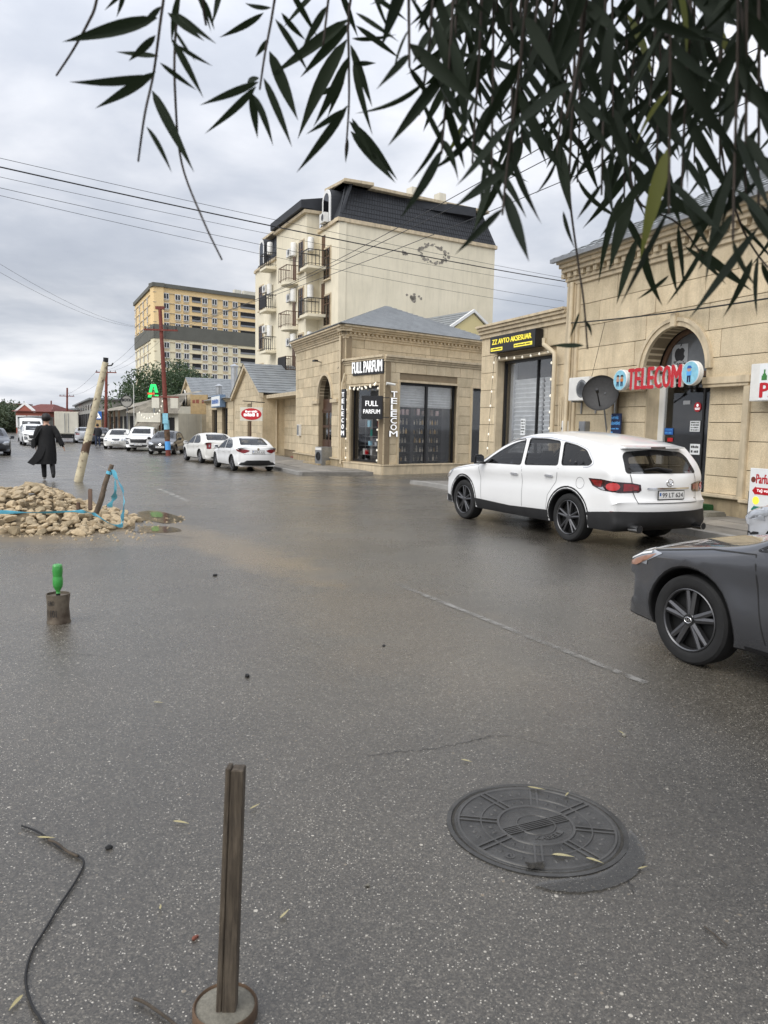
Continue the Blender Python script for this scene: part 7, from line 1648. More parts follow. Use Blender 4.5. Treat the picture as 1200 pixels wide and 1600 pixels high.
MB().box(-1.8, 3.0, -.45, .45, .45, .74).done('chassis', 'car_black', t); MB().box(2.0, 3.6, -.95, .95, .5, 2.3).done('cab', 'paint_white', t, bev=.12); MB().box(-1.95, -1.85, -.95, .95, .38, .5).done('rear_bumper', 'car_black', t)
for x in (-1.2, 2.8):
    for s_ in (-1, 1): wheel(t, x, s_*.82, .38, s_, .24, (6, 0, .08, .07), 'alloy', .6)
rear_sedan('dark saloon half hidden behind the man in the dark jacket', (143, 694), (140, 691.6), '', 'paint_dark', ([([(1.0, .88), (1.0, .74), (.6, .76), (.6, .86)], 'lamp_red')], []), False, 1.0, (8, 0, .06, .06), 'alloy')

# ------------------------------------------------------------------ people
pm('coat_black', (.006, .006, .007), .85, var=.3, vs=12, bump=.3, bs=30); pm('trouser_black', (.008, .008, .009), .85, var=.2); pm('jeans', (.03, .045, .09), .85, var=.2); pm('shirt_white', (.72, .73, .76), .8, var=.05); pm('jacket_dark', (.014, .016, .02), .8, var=.2); pm('hair_dark', (.012, .009, .008), .6, var=.2); pm('shoe_white', (.62, .6, .58), .6, var=.1); pm('shoe_black', (.012, .012, .012), .5, var=.1)
def person(label, loc, rot, J, mats, h=1.75, hair='hair_dark', coat=None, shoes=('shoe_black', 'shoe_black')):
    """one continuous skinned figure: local +y is where the figure faces"""
    t = thing('person', label, 'person', loc, rot); k = h/1.75
    V = []; E_ = []; Rr = []; idx = {}
    def jn(n_, p, r, par=None):
        idx[n_] = len(V); V.append(Vector(p)*k); Rr.append(r*k)
        if par: E_.append((idx[par], idx[n_]))
    jn('pelvis', (0, 0, .95), .135); jn('waist', (0, 0, 1.10), .125, 'pelvis'); jn('chest', (0, J.get('lean', .03), 1.32), .145, 'waist'); jn('upper', (0, J.get('lean', .03), 1.43), .10, 'chest')
    jn('neck', (0, J.get('lean', .03)+.01, 1.50), .055, 'upper'); jn('jaw', (0, J.get('lean', .03)+.03, 1.575), .075, 'neck'); jn('head', (0, J.get('lean', .03)+.03, 1.66), .095, 'jaw'); jn('crown', (0, J.get('lean', .03)+.02, 1.73), .06, 'head')
    for s_, n_ in ((1, 'r'), (-1, 'l')):
        a = J[n_+'arm']; jn(n_+'sh', (s_*.17, J.get('lean', .03), 1.42), .07, 'upper'); jn(n_+'el', a[0], .048, n_+'sh'); jn(n_+'wr', a[1], .032, n_+'el')
        d = (Vector(a[1])-Vector(a[0])).normalized(); jn(n_+'palm', Vector(a[1])+d*.06, .035, n_+'wr')
        sd_ = Vector((0, 1, 0)).cross(d); sd_ = Vector((0, 1, 0))-d*d.y; sd_.normalize()
        for f in range(4): b_ = Vector(a[1])+d*.09+sd_*(f-1.5)*.019; L_ = (.065, .08, .075, .055)[f]; jn(n_+'f%d' % f, b_, .010, n_+'palm'); jn(n_+'g%d' % f, b_+d*L_+Vector((-s_*.02, 0, 0)), .008, n_+'f%d' % f)
        jn(n_+'th', Vector(a[1])+d*.05+sd_*.045, .011, n_+'palm'); jn(n_+'t2', Vector(a[1])+d*.09+sd_*.055, .009, n_+'th')
        g = J[n_+'leg']; jn(n_+'hip', (s_*.10, 0, .90), .10, 'pelvis'); jn(n_+'kn', g[0], .080, n_+'hip'); jn(n_+'an', g[1], .062, n_+'kn'); jn(n_+'toe', g[2], .038, n_+'an')
    me = bpy.data.meshes.new('body'); me.from_pydata(V, E_, []); o = bpy.data.objects.new('body', me); COL.objects.link(o)
    sk = o.modifiers.new('skin', 'SKIN'); sk.use_smooth_shade = True
    for i, v in enumerate(me.skin_vertices[0].data): v.radius = (Rr[i]*1.15 if i < 4 else Rr[i], Rr[i]*(.8 if i < 4 else 1)); v.use_root = i == 0
    sb = o.modifiers.new('sub', 'SUBSURF'); sb.levels = 1; sb.render_levels = 1
    bpy.context.view_layer.update(); dg = bpy.context.evaluated_depsgraph_get(); m2 = bpy.data.meshes.new_from_object(o.evaluated_get(dg)); bpy.data.objects.remove(o)
    m2.materials.clear(); [m2.materials.append(MT[q]) for q in ('skin', mats[0], mats[1], shoes[0], shoes[1])]
    names = list(idx)
    for p in m2.polygons:
        c = p.center; n_ = names[min(range(len(V)), key=lambda i: (V[i]-c).length_squared)]; z = c.z/k
        if n_ in ('head', 'jaw', 'crown', 'neck') or 'palm' in n_ or n_[1:2] in 'fgt' and n_[1:] not in ('toe',): mi = 0
        elif n_.endswith('toe') or (n_.endswith('an') and (c-V[idx[n_]]).z < .02): mi = 3 if n_[0] == 'r' else 4
        elif n_.endswith(('hip', 'kn', 'an')) or n_ == 'pelvis': mi = 2
        else: mi = 1
        p.material_index = mi; p.use_smooth = True
    o = bpy.data.objects.new('body', m2); COL.objects.link(o); o.parent = t
    hd = V[idx['head']]
    r_ = random.Random(3); mb = MB(); n1, n2 = 14, 9
    for i in range(n2+1):
        for j in range(n1):
            th, ph = math.pi*i/n2*.78, 2*math.pi*j/n1; q = (.115+r_.uniform(-.008, .012))*k
            back = .02 if math.sin(ph) < .2 else -.02
            mb.v.append((hd.x+q*math.sin(th)*math.cos(ph), hd.y-.02*k+q*1.05*math.sin(th)*math.sin(ph)-back*.3, hd.z+.02*k+q*math.cos(th)*1.02))
    for i in range(n2):
        for j in range(n1):
            if math.sin(2*math.pi*(j+.5)/n1) > .45 and i > 4: continue
            mb.f.append((i*n1+j, i*n1+(j+1) % n1, (i+1)*n1+(j+1) % n1, (i+1)*n1+j)); mb.m.append(0)
    mb.done('hair', hair, t, smooth=True, fix=False)
    f_ = MB(); 
    for s_ in (1, -1): f_.lathe([(0, -.012), (.012, 0), (0, .012)], 8, (hd.x+s_*.034*k, hd.y+.088*k, hd.z+.0)); 
    f_.done('eyes', 'ink', o); MB().tube([(hd.x, hd.y+.085*k, hd.z+.01), (hd.x, hd.y+.115*k, hd.z-.03*k)], [.008, .016], 6).done('nose', 'skin', o); MB().tube([(hd.x-.025, hd.y+.088*k, hd.z-.062*k), (hd.x+.025, hd.y+.088*k, hd.z-.062*k)], .007, 6).done('mouth', 'red_brown', o)
    for s_ in (1, -1): MB().lathe([(0, -.03), (.02, 0), (0, .03)], 8, (hd.x+s_*.097*k, hd.y, hd.z)).done('ear', 'skin', o)
    if coat:
        rings, slv, m = coat; mb = MB(); n_ = 28
        for z, cx_, cy_, rx, ry, wv in rings:
            for j in range(n_): a = 2*math.pi*j/n_; q = 1+wv*math.sin(5*a+z*3)+wv*.6*math.sin(9*a-z*5); mb.v.append(((cx_+rx*math.cos(a)*q)*k, (cy_+ry*math.sin(a)*q)*k, z*k))
        for i in range(len(rings)-1):
            for j in range(n_): mb.f.append((i*n_+j, i*n_+(j+1) % n_, (i+1)*n_+(j+1) % n_, (i+1)*n_+j)); mb.m.append(0)
        c_ = mb.done('coat', m, t, smooth=True)
        for s_, n2_ in ((1, 'r'), (-1, 'l')):
            a = J[n2_+'arm']; MB().tube(cat([(s_*.15*k, J.get('lean', .03), 1.43*k), tuple((Vector(a[0])*.5+Vector((s_*.21, 0, 1.36))*.5)*k), tuple(Vector(a[0])*k), tuple(Vector(a[1])*k)], 4), [.085*k]*5+[.078*k]*4+[.068*k]*3+[.062*k], 12).done('sleeve', m, c_, smooth=True)
        if len(coat) == 3: pass
    return t
J = dict(lean=.03, rarm=((.28, -.06, 1.16), (.38, -.08, .94)), larm=((-.26, .03, 1.17), (-.27, .12, .95)), rleg=((.11, .02, .52), (.12, -.24, .20), (.12, -.22, .07)), lleg=((-.09, .10, .49), (-.08, .05, .085), (-.08, .20, .04)))
R_ = [(1.50, 0, .03, .075, .075, 0), (1.465, 0, .03, .14, .10, 0), (1.42, 0, .03, .235, .135, .01), (1.32, 0, .03, .245, .155, .015), (1.2, 0, .02, .24, .15, .02), (1.05, 0, .0, .245, .16, .03), (.9, -.01, -.01, .265, .175, .04), (.72, -.02, -.02, .28, .185, .06), (.55, -.04, -.02, .30, .19, .08), (.44, -.06, -.02, .315, .19, .09)]
R_ = [(z, a, b, rx*.84, ry*.9, w_) for z, a, b, rx, ry, w_ in R_]
pp = G(75, 750.5)
pt = person('person in a long black coat walking away past the rubble heap', (pp.x, pp.y, pp.z), math.atan2(pp.y, pp.x)-math.pi/2+R(4), J, ('coat_black', 'trouser_black'), 1.80, 'hair_dark', (R_, None, 'coat_black'), ('shoe_black', 'shoe_white'))
mb = MB(); A = [(-.20, -.12, .98), (-.28, -.15, .82), (-.38, -.16, .66), (-.52, -.16, .50)]; B = [(-.02, -.16, 1.0), (-.08, -.19, .80), (-.16, -.20, .62), (-.36, -.19, .42)]
mb.add(A+B+[(x, y+.03, z) for x, y, z in A]+[(x, y+.03, z) for x, y, z in B], [(i, i+1, i+5, i+4) for i in range(3)]+[(8+i, 12+i, 13+i, 9+i) for i in range(3)]+[(0, 8, 9, 1), (1, 9, 10, 2), (2, 10, 11, 3), (3, 11, 15, 7), (4, 5, 13, 12), (5, 6, 14, 13), (6, 7, 15, 14)]); mb.done('coat_tail', 'coat_black', pt, smooth=40)
bag = thing('shoulder_bag', 'black shoulder bag on the left side of the person in the long coat', 'bag', (pp.x, pp.y, pp.z), pt.rotation_euler.z); MB().box(-.40, -.30, -.12, .18, .88, 1.14).done('bag_body', 'shoe_black', bag, bev=.03); MB().tube(cat([(-.33, .10, 1.12), (-.20, .12, 1.40), (-.12, .04, 1.50), (-.17, -.09, 1.40), (-.33, -.06, 1.12)], 5), .012, 6).done('strap', 'shoe_black', bag)
J2 = dict(lean=.02, rarm=((.26, .0, 1.15), (.24, .12, .95)), larm=((-.26, 0, 1.15), (-.24, .12, .95)), rleg=((.12, .03, .50), (.14, .0, .085), (.16, .14, .04)), lleg=((-.12, .03, .50), (-.14, -.02, .085), (-.16, .12, .04)))
RJ = [(1.50, 0, .03, .08, .08, 0), (1.46, 0, .03, .15, .10, 0), (1.41, 0, .03, .235, .135, .01), (1.25, 0, .03, .25, .16, .01), (1.05, 0, .02, .245, .165, .02), (.86, 0, .01, .24, .17, .02)]
q = G(153, 697.5); person('man in dark jacket and jeans standing beside the old white saloon', (q.x, q.y, q.z), R(20), J2, ('jacket_dark', 'jeans'), 1.72, 'hair_dark', (RJ, None, 'jacket_dark'))
q = G(46, 691); person('person in white shirt and pale cap walking by the black van', (q.x, q.y, q.z), R(15), J2, ('shirt_white', 'jeans'), 1.70, 'shirt_white')

# ------------------------------------------------------------------ rubble heap
pm('rubble', (.45, .36, .235), .9, var=.3, vs=7, bump=.6, bs=30, ov=.22, col2=(.30, .235, .15), fine=.35, fs=50); pm('sand', (.22, .17, .105), .95, var=.3, vs=5, bump=.6, bs=40)
hp = thing('rubble_heap', 'heap of tan broken limestone lumps on the road', 'rubble heap', (-5.9, 12.5, 0)); r_ = random.Random(12)
def hh(x, y):
    tx = ss(1.85, .0, x) if x > 0 else 1.0; dy = y/1.35
    return max(0, .50*tx**.8*(1-abs(dy)**1.9))*(1+.10*math.sin(2.1*x+1)+.07*math.sin(5*x+y*3))
mb = MB(); nx, ny = 40, 20
for j in range(ny+1):
    for i in range(nx+1): x, y = -3.4+5.6*i/nx, -1.4+2.8*j/ny; mb.v.append((x, y, hh(x, y)*.82-.02))
for j in range(ny):
    for i in range(nx): q = j*(nx+1)+i; mb.f.append((q, q+1, q+nx+2, q+nx+1)); mb.m.append(0)
stuff(mb.done('rubble_core', 'sand', hp, fix=False))
def stonemesh(seed):
    r2 = random.Random(seed); bm = bmesh.new(); bmesh.ops.create_icosphere(bm, subdivisions=2, radius=1)
    pl_ = [(Vector((r2.gauss(0, 1), r2.gauss(0, 1), r2.gauss(0, 1))).normalized(), r2.uniform(.55, .85)) for _ in range(9)]
    for v in bm.verts:
        for n_, d in pl_:
            e = v.co.dot(n_)-d
            if e > 0: v.co -= n_*e
        v.co *= r2.uniform(.97, 1.03)
    me = bpy.data.meshes.new('stone'); bm.to_mesh(me); bm.free(); me.materials.append(MT['rubble']); me.shade_smooth(); me.set_sharp_from_angle(angle=R(28)); return me
sm = [stonemesh(i) for i in range(9)]; spots = []
tries = 0
while len(spots) < 300 and tries < 30000:
    tries += 1; front_ = r_.random() < .75
    x = r_.uniform(-1.0, 1.82); y = r_.uniform(-1.4, .1) if front_ else r_.uniform(-.2, .6); sz = r_.uniform(.06, .10) if r_.random() < .55 else r_.uniform(.04, .06)
    if hh(x, y) < .02 and y < -1.25 and r_.random() < .5: continue
    if x > 1.5 and abs(y) > .8: continue
    if any((x-a)**2+(y-b)**2+(hh(x, y)-hh(a, b))**2 < (.56*(sz+c))**2 for a, b, c in spots): continue
    spots.append((x, y, sz))
for i, (x, y, sz) in enumerate(spots):
    o = bpy.data.objects.new('stone', sm[i % 9]); COL.objects.link(o); o.parent = hp; o.location = (x, y, max(hh(x, y), .0)+sz*.22)
    o.scale = (sz*r_.uniform(1.0, 1.5), sz*r_.uniform(.8, 1.2), sz*r_.uniform(.6, .9)); o.rotation_euler = (r_.uniform(-.6, .6), r_.uniform(-.6, .6), r_.uniform(0, 6.28))
mb = MB()
for i in range(720):
    x, y, sz = (r_.uniform(-3.4, -1.0), r_.uniform(-1.4, .7), r_.uniform(.06, .12)) if i < 240 else (r_.uniform(-1.0, 1.75), r_.uniform(-1.35, .5), r_.uniform(.028, .06)); me_ = sm[i % 9]; Mx = Matrix.Translation((x, y, hh(x, y)+sz*.2)) @ Matrix.Rotation(r_.uniform(0, 6.28), 4, 'Z') @ Matrix.Diagonal((sz*1.3, sz, sz*.75, 1))
    mb.add([tuple(Mx @ v.co) for v in me_.vertices], [tuple(p.vertices) for p in me_.polygons])
stuff(mb.done('stone_mass', 'rubble', hp, fix=False))
q = G(23, 836); o = bpy.data.objects.new('loose_stone', sm[3]); COL.objects.link(o); o.location = (q.x, q.y, .06); o.scale = (.09, .08, .085); tag(o, 'single tan stone lump lying in front of the rubble heap', 'stone')
mb = MB()
for k in range(170):
    a = r_.uniform(0, 6.28); x = -5.9+r_.uniform(-2.6, 2.6); y = 12.5-r_.uniform(1.25, 1.9) if r_.random() < .7 else 12.5+r_.uniform(-1.2, 1.2); x = x if y < 11.3 else -3.75+r_.uniform(-.2, .35); s_ = r_.uniform(.008, .03)
    mb.add([(x+s_*math.cos(j*1.57), y+s_*math.sin(j*1.57), .0) for j in range(4)]+[(x, y, s_*1.1)], [(0, 1, 4), (1, 2, 4), (2, 3, 4), (3, 0, 4)])
stuff(mb.done('stone_crumbs', 'rubble'))
# sticks and blue tape
pm('stick', (.16, .12, .085), .9, var=.3, vs=9, bump=.4); pm('blue_tape', (.12, .46, .62), .5, var=.15, vs=14)
YS = 11.75
a, b = AT(150, 802, YS), AT(175, 726, YS+.1); t = thing('wooden_stake', 'rough wooden stake with blue tape tied on, stuck in the rubble edge', 'stake', a); d = b-a
MB().tube(cat([(0, 0, 0), tuple(d*.3+Vector((.01, 0, 0))), tuple(d*.6-Vector((.01, 0, 0))), tuple(d)], 4), [.042]*6+[.038]*4+[.034]*3, 9).done('shaft', 'stick', t, smooth=40); MB().tube([tuple(d*.42), tuple(d*.42+Vector((.07, -.02, .05)))], [.014, .006], 6).done('knot', 'stick', t)
MB().tube([tuple(d*.80), tuple(d*.86)], .046, 9).done('tape_knot', 'blue_tape', t)
a, b = AT(141, 797, 11.55), AT(141, 764, 11.65); t = thing('wooden_stake', 'short brown plank stump stuck upright in the rubble', 'stake', a); MB().bar((0, 0, 0), tuple(b-a), .06, .05).done('plank', 'brown_frame', t, bev=.008)
a, b = AT(123, 797, 11.45), AT(122, 785, 11.45); t = thing('wooden_stake', 'very short brown stake end beside the plank stump', 'stake', a); MB().bar((0, 0, 0), tuple(b-a), .06, .05).done('plank', 'brown_frame', t, bev=.008)
def ribbon(label, pts, wd, seed=0):
    r2 = random.Random(seed); P = cat([tuple(p) for p in pts], 6); mb = MB(); n_ = len(P)
    for i, p in enumerate(P):
        d = (P[min(i+1, n_-1)]-P[max(i-1, 0)]).normalized(); v = Vector((0, -.55, .83)); v = (v-d*v.dot(d)).normalized(); v = Matrix.Rotation(.5*math.sin(i*.55+seed)+r2.uniform(-.15, .15), 3, d) @ v; nn_ = d.cross(v)
        w_ = wd*(.75+.35*math.sin(i*.9+seed*2)); mb.v += [tuple(p+v*w_/2), tuple(p+nn_*.006), tuple(p-v*w_/2), tuple(p-nn_*.003)]
    for i in range(n_-1):
        for k in range(4): mb.f.append((4*i+k, 4*i+(k+1) % 4, 4*i+4+(k+1) % 4, 4*i+4+k)); mb.m.append(0)
    return tag(mb.done('barrier_tape', 'blue_tape', smooth=40), label, 'tape')
YT = 11.05
ribbon('blue barrier tape stretched along the front of the rubble heap', [AT(-60, 799, YT), AT(0, 800, YT), AT(60, 801, YT), AT(118, 799, YT+.1), AT(140, 801, YT+.1), AT(152, 806, YT+.1), AT(172, 818, YT), AT(190, 821, YT+.05), AT(193, 808, YT+.3)], .055, 1)
ribbon('blue tape loop hanging from the stake top down to the ground', [AT(173, 734, YS+.02), AT(182, 745, YS-.1), AT(191, 765, YS-.3), AT(194, 790, YS-.5), AT(191, 808, YS-.65), AT(189, 821, YS-.72)], .11, 2)
ribbon('inner blue tape loop hanging from the stake behind the heap edge', [AT(174, 735, YS+.06), AT(180, 748, YS+.3), AT(180, 768, YS+.5), AT(177, 780, YS+.6), AT(171, 792, YS+.7)], .09, 3)
# ------------------------------------------------------------------ can and bottle
pm('can_metal', (.20, .17, .13), .55, .55, var=.5, vs=9, col2=(.07, .05, .035), streak=.4); pm('green_plastic', (.04, .30, .05), .3, var=.05, coat=.4)
q = G(92, 972); t = thing('tin_can', 'dented rusty paint can standing on the road under a green bottle', 'can', (q.x, q.y, 0)); mb = MB(); n_ = 32
prof = [(.0, .004), (.088, .004), (.094, 0), (.094, .012), (.090, .02), (.090, .10), (.088, .12), (.090, .20), (.094, .232), (.094, .242), (.088, .242), (.086, .225), (.0, .222)]
mb.lathe(prof, n_); mb.v = [(x*(1-.10*math.exp(-((z-.11)/.06)**2)*max(0, math.cos(math.atan2(y, x)-.1))**4), y, z) for x, y, z in mb.v]; mb.done('can_body', 'can_metal', t, smooth=40)
text('ERO', 'lettering', 'ink', t, (-.045, -.0905, .16), (1, 0, 0), TY, .05, .035, .002, .005); text('1101', 'lettering', 'ink', t, (-.05, -.0905, .06), (1, 0, 0), TY, .07, .06, .002, .005)
t = thing('green_bottle', 'bright green plastic bottle upside down on the rusty can', 'bottle', (q.x, q.y, .222)); mb = MB()
prof = [(0, 0), (.014, 0), (.014, .02), (.018, .024), (.014, .028), (.018, .045), (.036, .075), (.040, .10), (.040, .15), (.035, .16), (.037, .17), (.041, .21), (.041, .245), (.034, .262), (.022, .266), (0, .256)]
mb.lathe(prof, 30); mb.v = [((x, y, z) if z < .2 else (x*(1-.10*(z > .235)*(.5+.5*math.cos(5*math.atan2(y, x)))), y*(1-.10*(z > .235)*(.5+.5*math.cos(5*math.atan2(y, x)))), z)) for x, y, z in mb.v]; mb.done('bottle_body', 'green_plastic', t, smooth=60); MB().lathe([(.0165, 0), (.0165, .018), (.0145, .018), (.0145, 0), (.0165, 0)], 16).done('cap', 'sign_black', t)
# ------------------------------------------------------------------ post in a concrete foot
def wood():
    m = bpy.data.materials.new('old_wood'); m.use_nodes = True; MT['old_wood'] = m; t = m.node_tree; b = t.nodes['Principled BSDF']; b.inputs['Roughness'].default_value = .85
    tc_ = N(t, 'ShaderNodeTexCoord'); mp = N(t, 'ShaderNodeMapping'); mp.inputs['Scale'].default_value = (60, 60, 3.0); LK(t, tc_.outputs['Object'], mp.inputs[0])
    n_ = noise(t, mp.outputs[0], 1.5, 6, .65, .4); n2_ = noise(t, tc_.outputs['Object'], 7, 4, .6)
    c = ramp(t, n_, [(.3, (.035, .026, .018)), (.5, (.085, .066, .047)), (.7, (.135, .108, .08))]); c = mixc(t, 1, c, ramp(t, n2_, [(.3, (.7, .7, .7)), (.7, (1.2, 1.2, 1.15))]), 'MULTIPLY'); LK(t, c, b.inputs['Base Color'])
    bp = N(t, 'ShaderNodeBump'); bp.inputs['Strength'].default_value = .5; bp.inputs['Distance'].default_value = .003; LK(t, n_, bp.inputs['Height']); LK(t, bp.outputs[0], b.inputs['Normal'])
wood()
q = G(354, 1590); tp = AT(368.5, 1199, q.y+.04); t = thing('wooden_post', 'grey wooden post standing in a round concrete foot on the road', 'post', (q.x, q.y, 0)); d = tp-Vector((q.x, q.y, 0))
for off_, wd, dz in ((Vector((-.0195, 0, 0)), .016, .006), (Vector((.0085, 0, 0)), .038, 0)):
    mb = MB(); N_ = 8
    for i in range(N_+1):
        f = i/N_; c = d*f+off_*(1-.10*f); w_ = wd*(1-.08*f); th_ = .042
        mb.v += [(c.x-w_/2, c.y-th_/2, c.z+dz*f), (c.x+w_/2, c.y-th_/2+.002*math.sin(i*2), c.z+dz*f), (c.x+w_/2, c.y+th_/2, c.z+dz*f*.6), (c.x-w_/2, c.y+th_/2, c.z+dz*f*.6)]
    for i in range(N_):
        for k in range(4): mb.f.append((4*i+k, 4*i+(k+1) % 4, 4*i+4+(k+1) % 4, 4*i+4+k)); mb.m.append(0)
    mb.add([], []); mb.f += [(3, 2, 1, 0), tuple(4*N_+k for k in range(4))]; mb.m += [0, 0]; mb.done('plank', 'old_wood', t, bev=.003)
bc = G(352, 1585); dx, dy = bc.x-q.x, bc.y-q.y
MB().lathe([(0, .03), (.070, .031), (.082, .026), (.084, .0)], 36, (dx, dy, 0)).done('concrete_foot', 'concrete', t, smooth=40); MB().lathe([(.084, 0), (.091, 0), (.091, .028), (.086, .034), (.082, .028), (.084, 0)], 36, (dx, dy, 0)).done('rim', 'rust', t, smooth=40)
# ------------------------------------------------------------------ manhole
pm('cast_iron', (.075, .073, .069), .36, .35, var=.3, vs=9, bump=.3, bs=70); pm('cast_iron_rib', (.085, .082, .077), .38, .35, var=.2, vs=9); pm('grit', (.05, .045, .036), .9, var=.4, vs=30, bump=.6)
mc = Vector((.667, 3.075, 0)); t = thing('manhole_cover', 'round cast iron manhole cover with radial ribs set in the wet asphalt', 'manhole cover', mc, R(25))
MB().lathe([(.345, -.02), (.375, -.02), (.375, .005), (.358, .007), (.352, .002), (.345, -.02)], 64).done('frame', 'cast_iron', t, smooth=40); MB().lathe([(.344, .0), (.36, .0005), (.36, .0025), (.344, .0025), (.344, .0)], 64).done('gap_ring', 'grit', t)
cv = MB().lathe([(0, .0045), (.342, .0045), (.346, .001)], 64).done('cover', 'cast_iron', t, smooth=40)
def ringrib(a, b, h=.0085): MB().lathe([(a, .0045), (a+.003, h), (b-.003, h), (b, .0045)], 64, cap=False).done('ring_rib', 'cast_iron_rib', cv, smooth=50)
ringrib(.318, .333); ringrib(.225, .236); ringrib(.150, .166); ringrib(.075, .085)
for k in range(8):
    a = k*math.pi/4+.2; dv_ = Vector((math.cos(a), math.sin(a), 0)); sv = Vector((-dv_.y, dv_.x, 0))
    for s_ in (-1, 1): MB().bar(tuple(dv_*.162+sv*s_*.014+Vector((0, 0, .0065))), tuple(dv_*.322+sv*s_*.014+Vector((0, 0, .0065))), .009, .005).done('radial_rib', 'cast_iron_rib', cv)
for k in range(5): MB().bar((-.15, (k-2)*.012, .0068), (.15, (k-2)*.012, .0068), .005, .005).done('handle_rib', 'cast_iron_rib', cv)
pip = None
for k in range(8):
    for rr_, da in ((.275, -.16), (.275, .0), (.275, .16), (.195, -.11), (.195, .11)):
        a = k*math.pi/4+math.pi/8+.2+da
        if pip is None: pip = MB().lathe([(.0, .0105), (.007, .009), (.013, .0045)], 8, sx=1, sy=.5).done('lug', 'cast_iron_rib', cv, smooth=50); o = pip
        else: o = pip.copy(); COL.objects.link(o)
        o.location = (rr_*math.cos(a), rr_*math.sin(a), 0); o.rotation_euler = (0, 0, a+rnd.uniform(-.5, .5))
for k, ch in enumerate('KABELI'): a = -1.9+k*.22-.2; text(ch, 'letter', 'cast_iron_rib', cv, (.118*math.cos(a)-.012*math.cos(a+1.57), .118*math.sin(a)-.012*math.sin(a+1.57), .0046), (-math.sin(a), math.cos(a), 0), (-math.cos(a), -math.sin(a), 0), .022, .026, .003, .01)
MB().lathe([(.010, .0052), (.020, .006), (.020, .0046), (.010, .0046), (.010, .0052)], 20, tuple(Matrix.Rotation(-R(25), 3, 'Z') @ (Vector(G(797, 1339))-mc))).done('lift_hole_rim', 'cast_iron_rib', cv); MB().lathe([(.011, .0048), (0, .00485)], 16, tuple(Matrix.Rotation(-R(25), 3, 'Z') @ (Vector(G(797, 1339))-mc))).done('lift_hole', 'black_matte', cv)
def water(name, tint, alpha):
    m = bpy.data.materials.new(name); m.use_nodes = True; MT[name] = m; t = m.node_tree; t.nodes.clear(); o = N(t, 'ShaderNodeOutputMaterial')
    pos = N(t, 'ShaderNodeNewGeometry').outputs['Position']
    tr = N(t, 'ShaderNodeBsdfTransparent'); tr.inputs[0].default_value = (.90, .90, .89, 1); df = N(t, 'ShaderNodeBsdfDiffuse'); df.inputs[0].default_value = (*tint, 1)
    g = N(t, 'ShaderNodeBsdfGlossy'); g.inputs['Roughness'].default_value = .10
    m1 = N(t, 'ShaderNodeMixShader'); m1.inputs[0].default_value = alpha; LK(t, tr.outputs[0], m1.inputs[1]); LK(t, df.outputs[0], m1.inputs[2])
    fr = N(t, 'ShaderNodeFresnel'); fr.inputs['IOR'].default_value = 1.33; m2 = N(t, 'ShaderNodeMixShader'); LK(t, fr.outputs[0], m2.inputs[0]); LK(t, m1.outputs[0], m2.inputs[1]); LK(t, g.outputs[0], m2.inputs[2]); LK(t, m2.outputs[0], o.inputs[0])
water('water_grey', (.10, .098, .092), .20); water('water_sand', (.14, .105, .055), .35); water('water_green', (.03, .22, .03), .7)
def puddle(pts, mat, dz, seed, name='puddle'):
    P = cat([tuple(p.xy)+(0,) for p in pts], 10, True); r2 = random.Random(seed); c = sum(P, Vector((0, 0, 0)))/len(P)
    P = [c+(p-c)*(1+r2.uniform(-.02, .02)) for p in P]; mb = MB(); mb.v = [(p.x, p.y, dz) for p in P]; mb.f = [tuple(range(len(P)))]; mb.m = [0]
    o = mb.done(name, mat, fix=False)
    if o.data.polygons[0].normal.z < 0: o.data.flip_normals()
    return struct(o)
puddle([G(*p) for p in ((984, 1300), (1000, 1318), (1008, 1342), (990, 1372), (940, 1392), (880, 1395), (835, 1384), (880, 1375), (930, 1368), (962, 1352), (980, 1330))], 'water_grey', .006, 1)
puddle([G(*p) for p in ((208, 803), (235, 798), (262, 802), (288, 812), (262, 818), (240, 815), (215, 812))], 'water_sand', .006, 2); puddle([G(*p) for p in ((203, 825), (235, 822), (270, 824), (282, 830), (240, 833), (205, 830))], 'water_grey', .006, 3)
puddle([G(*p) for p in ((236, 801), (250, 801), (254, 808), (238, 808))], 'water_green', .009, 4); puddle([G(*p) for p in ((238, 823.5), (247, 823.5), (248, 830), (238, 830))], 'water_green', .009, 5)

# ------------------------------------------------------------------ litter on the road
leafmat('dry_leaf', (.52, .46, .26), (.42, .36, .18), .7, .2)
def leafmesh(name, mat, width=.17, bend=.12, fold=.25, n_=8):
    mb = MB()
    for i in range(n_+1):
        f = i/n_; w_ = width*.5*(math.sin(math.pi*min(1, f*1.02)**.8)**.9)*(1-.25*f)+.004*(1-f); z = -bend*f*f
        mb.v += [(-w_, f, z+w_*fold), (0, f, z), (w_, f, z+w_*fold)]
    for i in range(n_):
        for k in (0, 1): mb.f.append((3*i+k, 3*i+k+1, 3*i+4+k, 3*i+3+k)); mb.m.append(0)
    o = mb.done(name, mat, smooth=True, fix=False); me = o.data; bpy.data.objects.remove(o); return me
dl = [leafmesh('fallen_leaf', 'dry_leaf', .2, .08), leafmesh('fallen_leaf', 'dry_leaf', .16, -.05)]
lbs = ['pair of pale fallen willow leaves left of the wooden post', 'pale fallen leaf just right of the post top', 'tiny pale leaf on bare asphalt between cable and post', 'yellowish fallen leaf to the right of the post shaft', 'pale yellow leaf lying against the black ground cable', 'yellow leaf on the back rim of the manhole cover', 'pale slim leaf lying across the manhole cover ribs', 'short yellow leaf by the manhole rim', 'thin leaf scrap beyond the manhole cover', 'greenish leaf at the edge of the manhole puddle', 'pale leaf near the puddle corner', 'pale crumpled leaf beside the road line', 'small leaf near the leaning tape stake', 'grey leaf by the black ground cable bend']
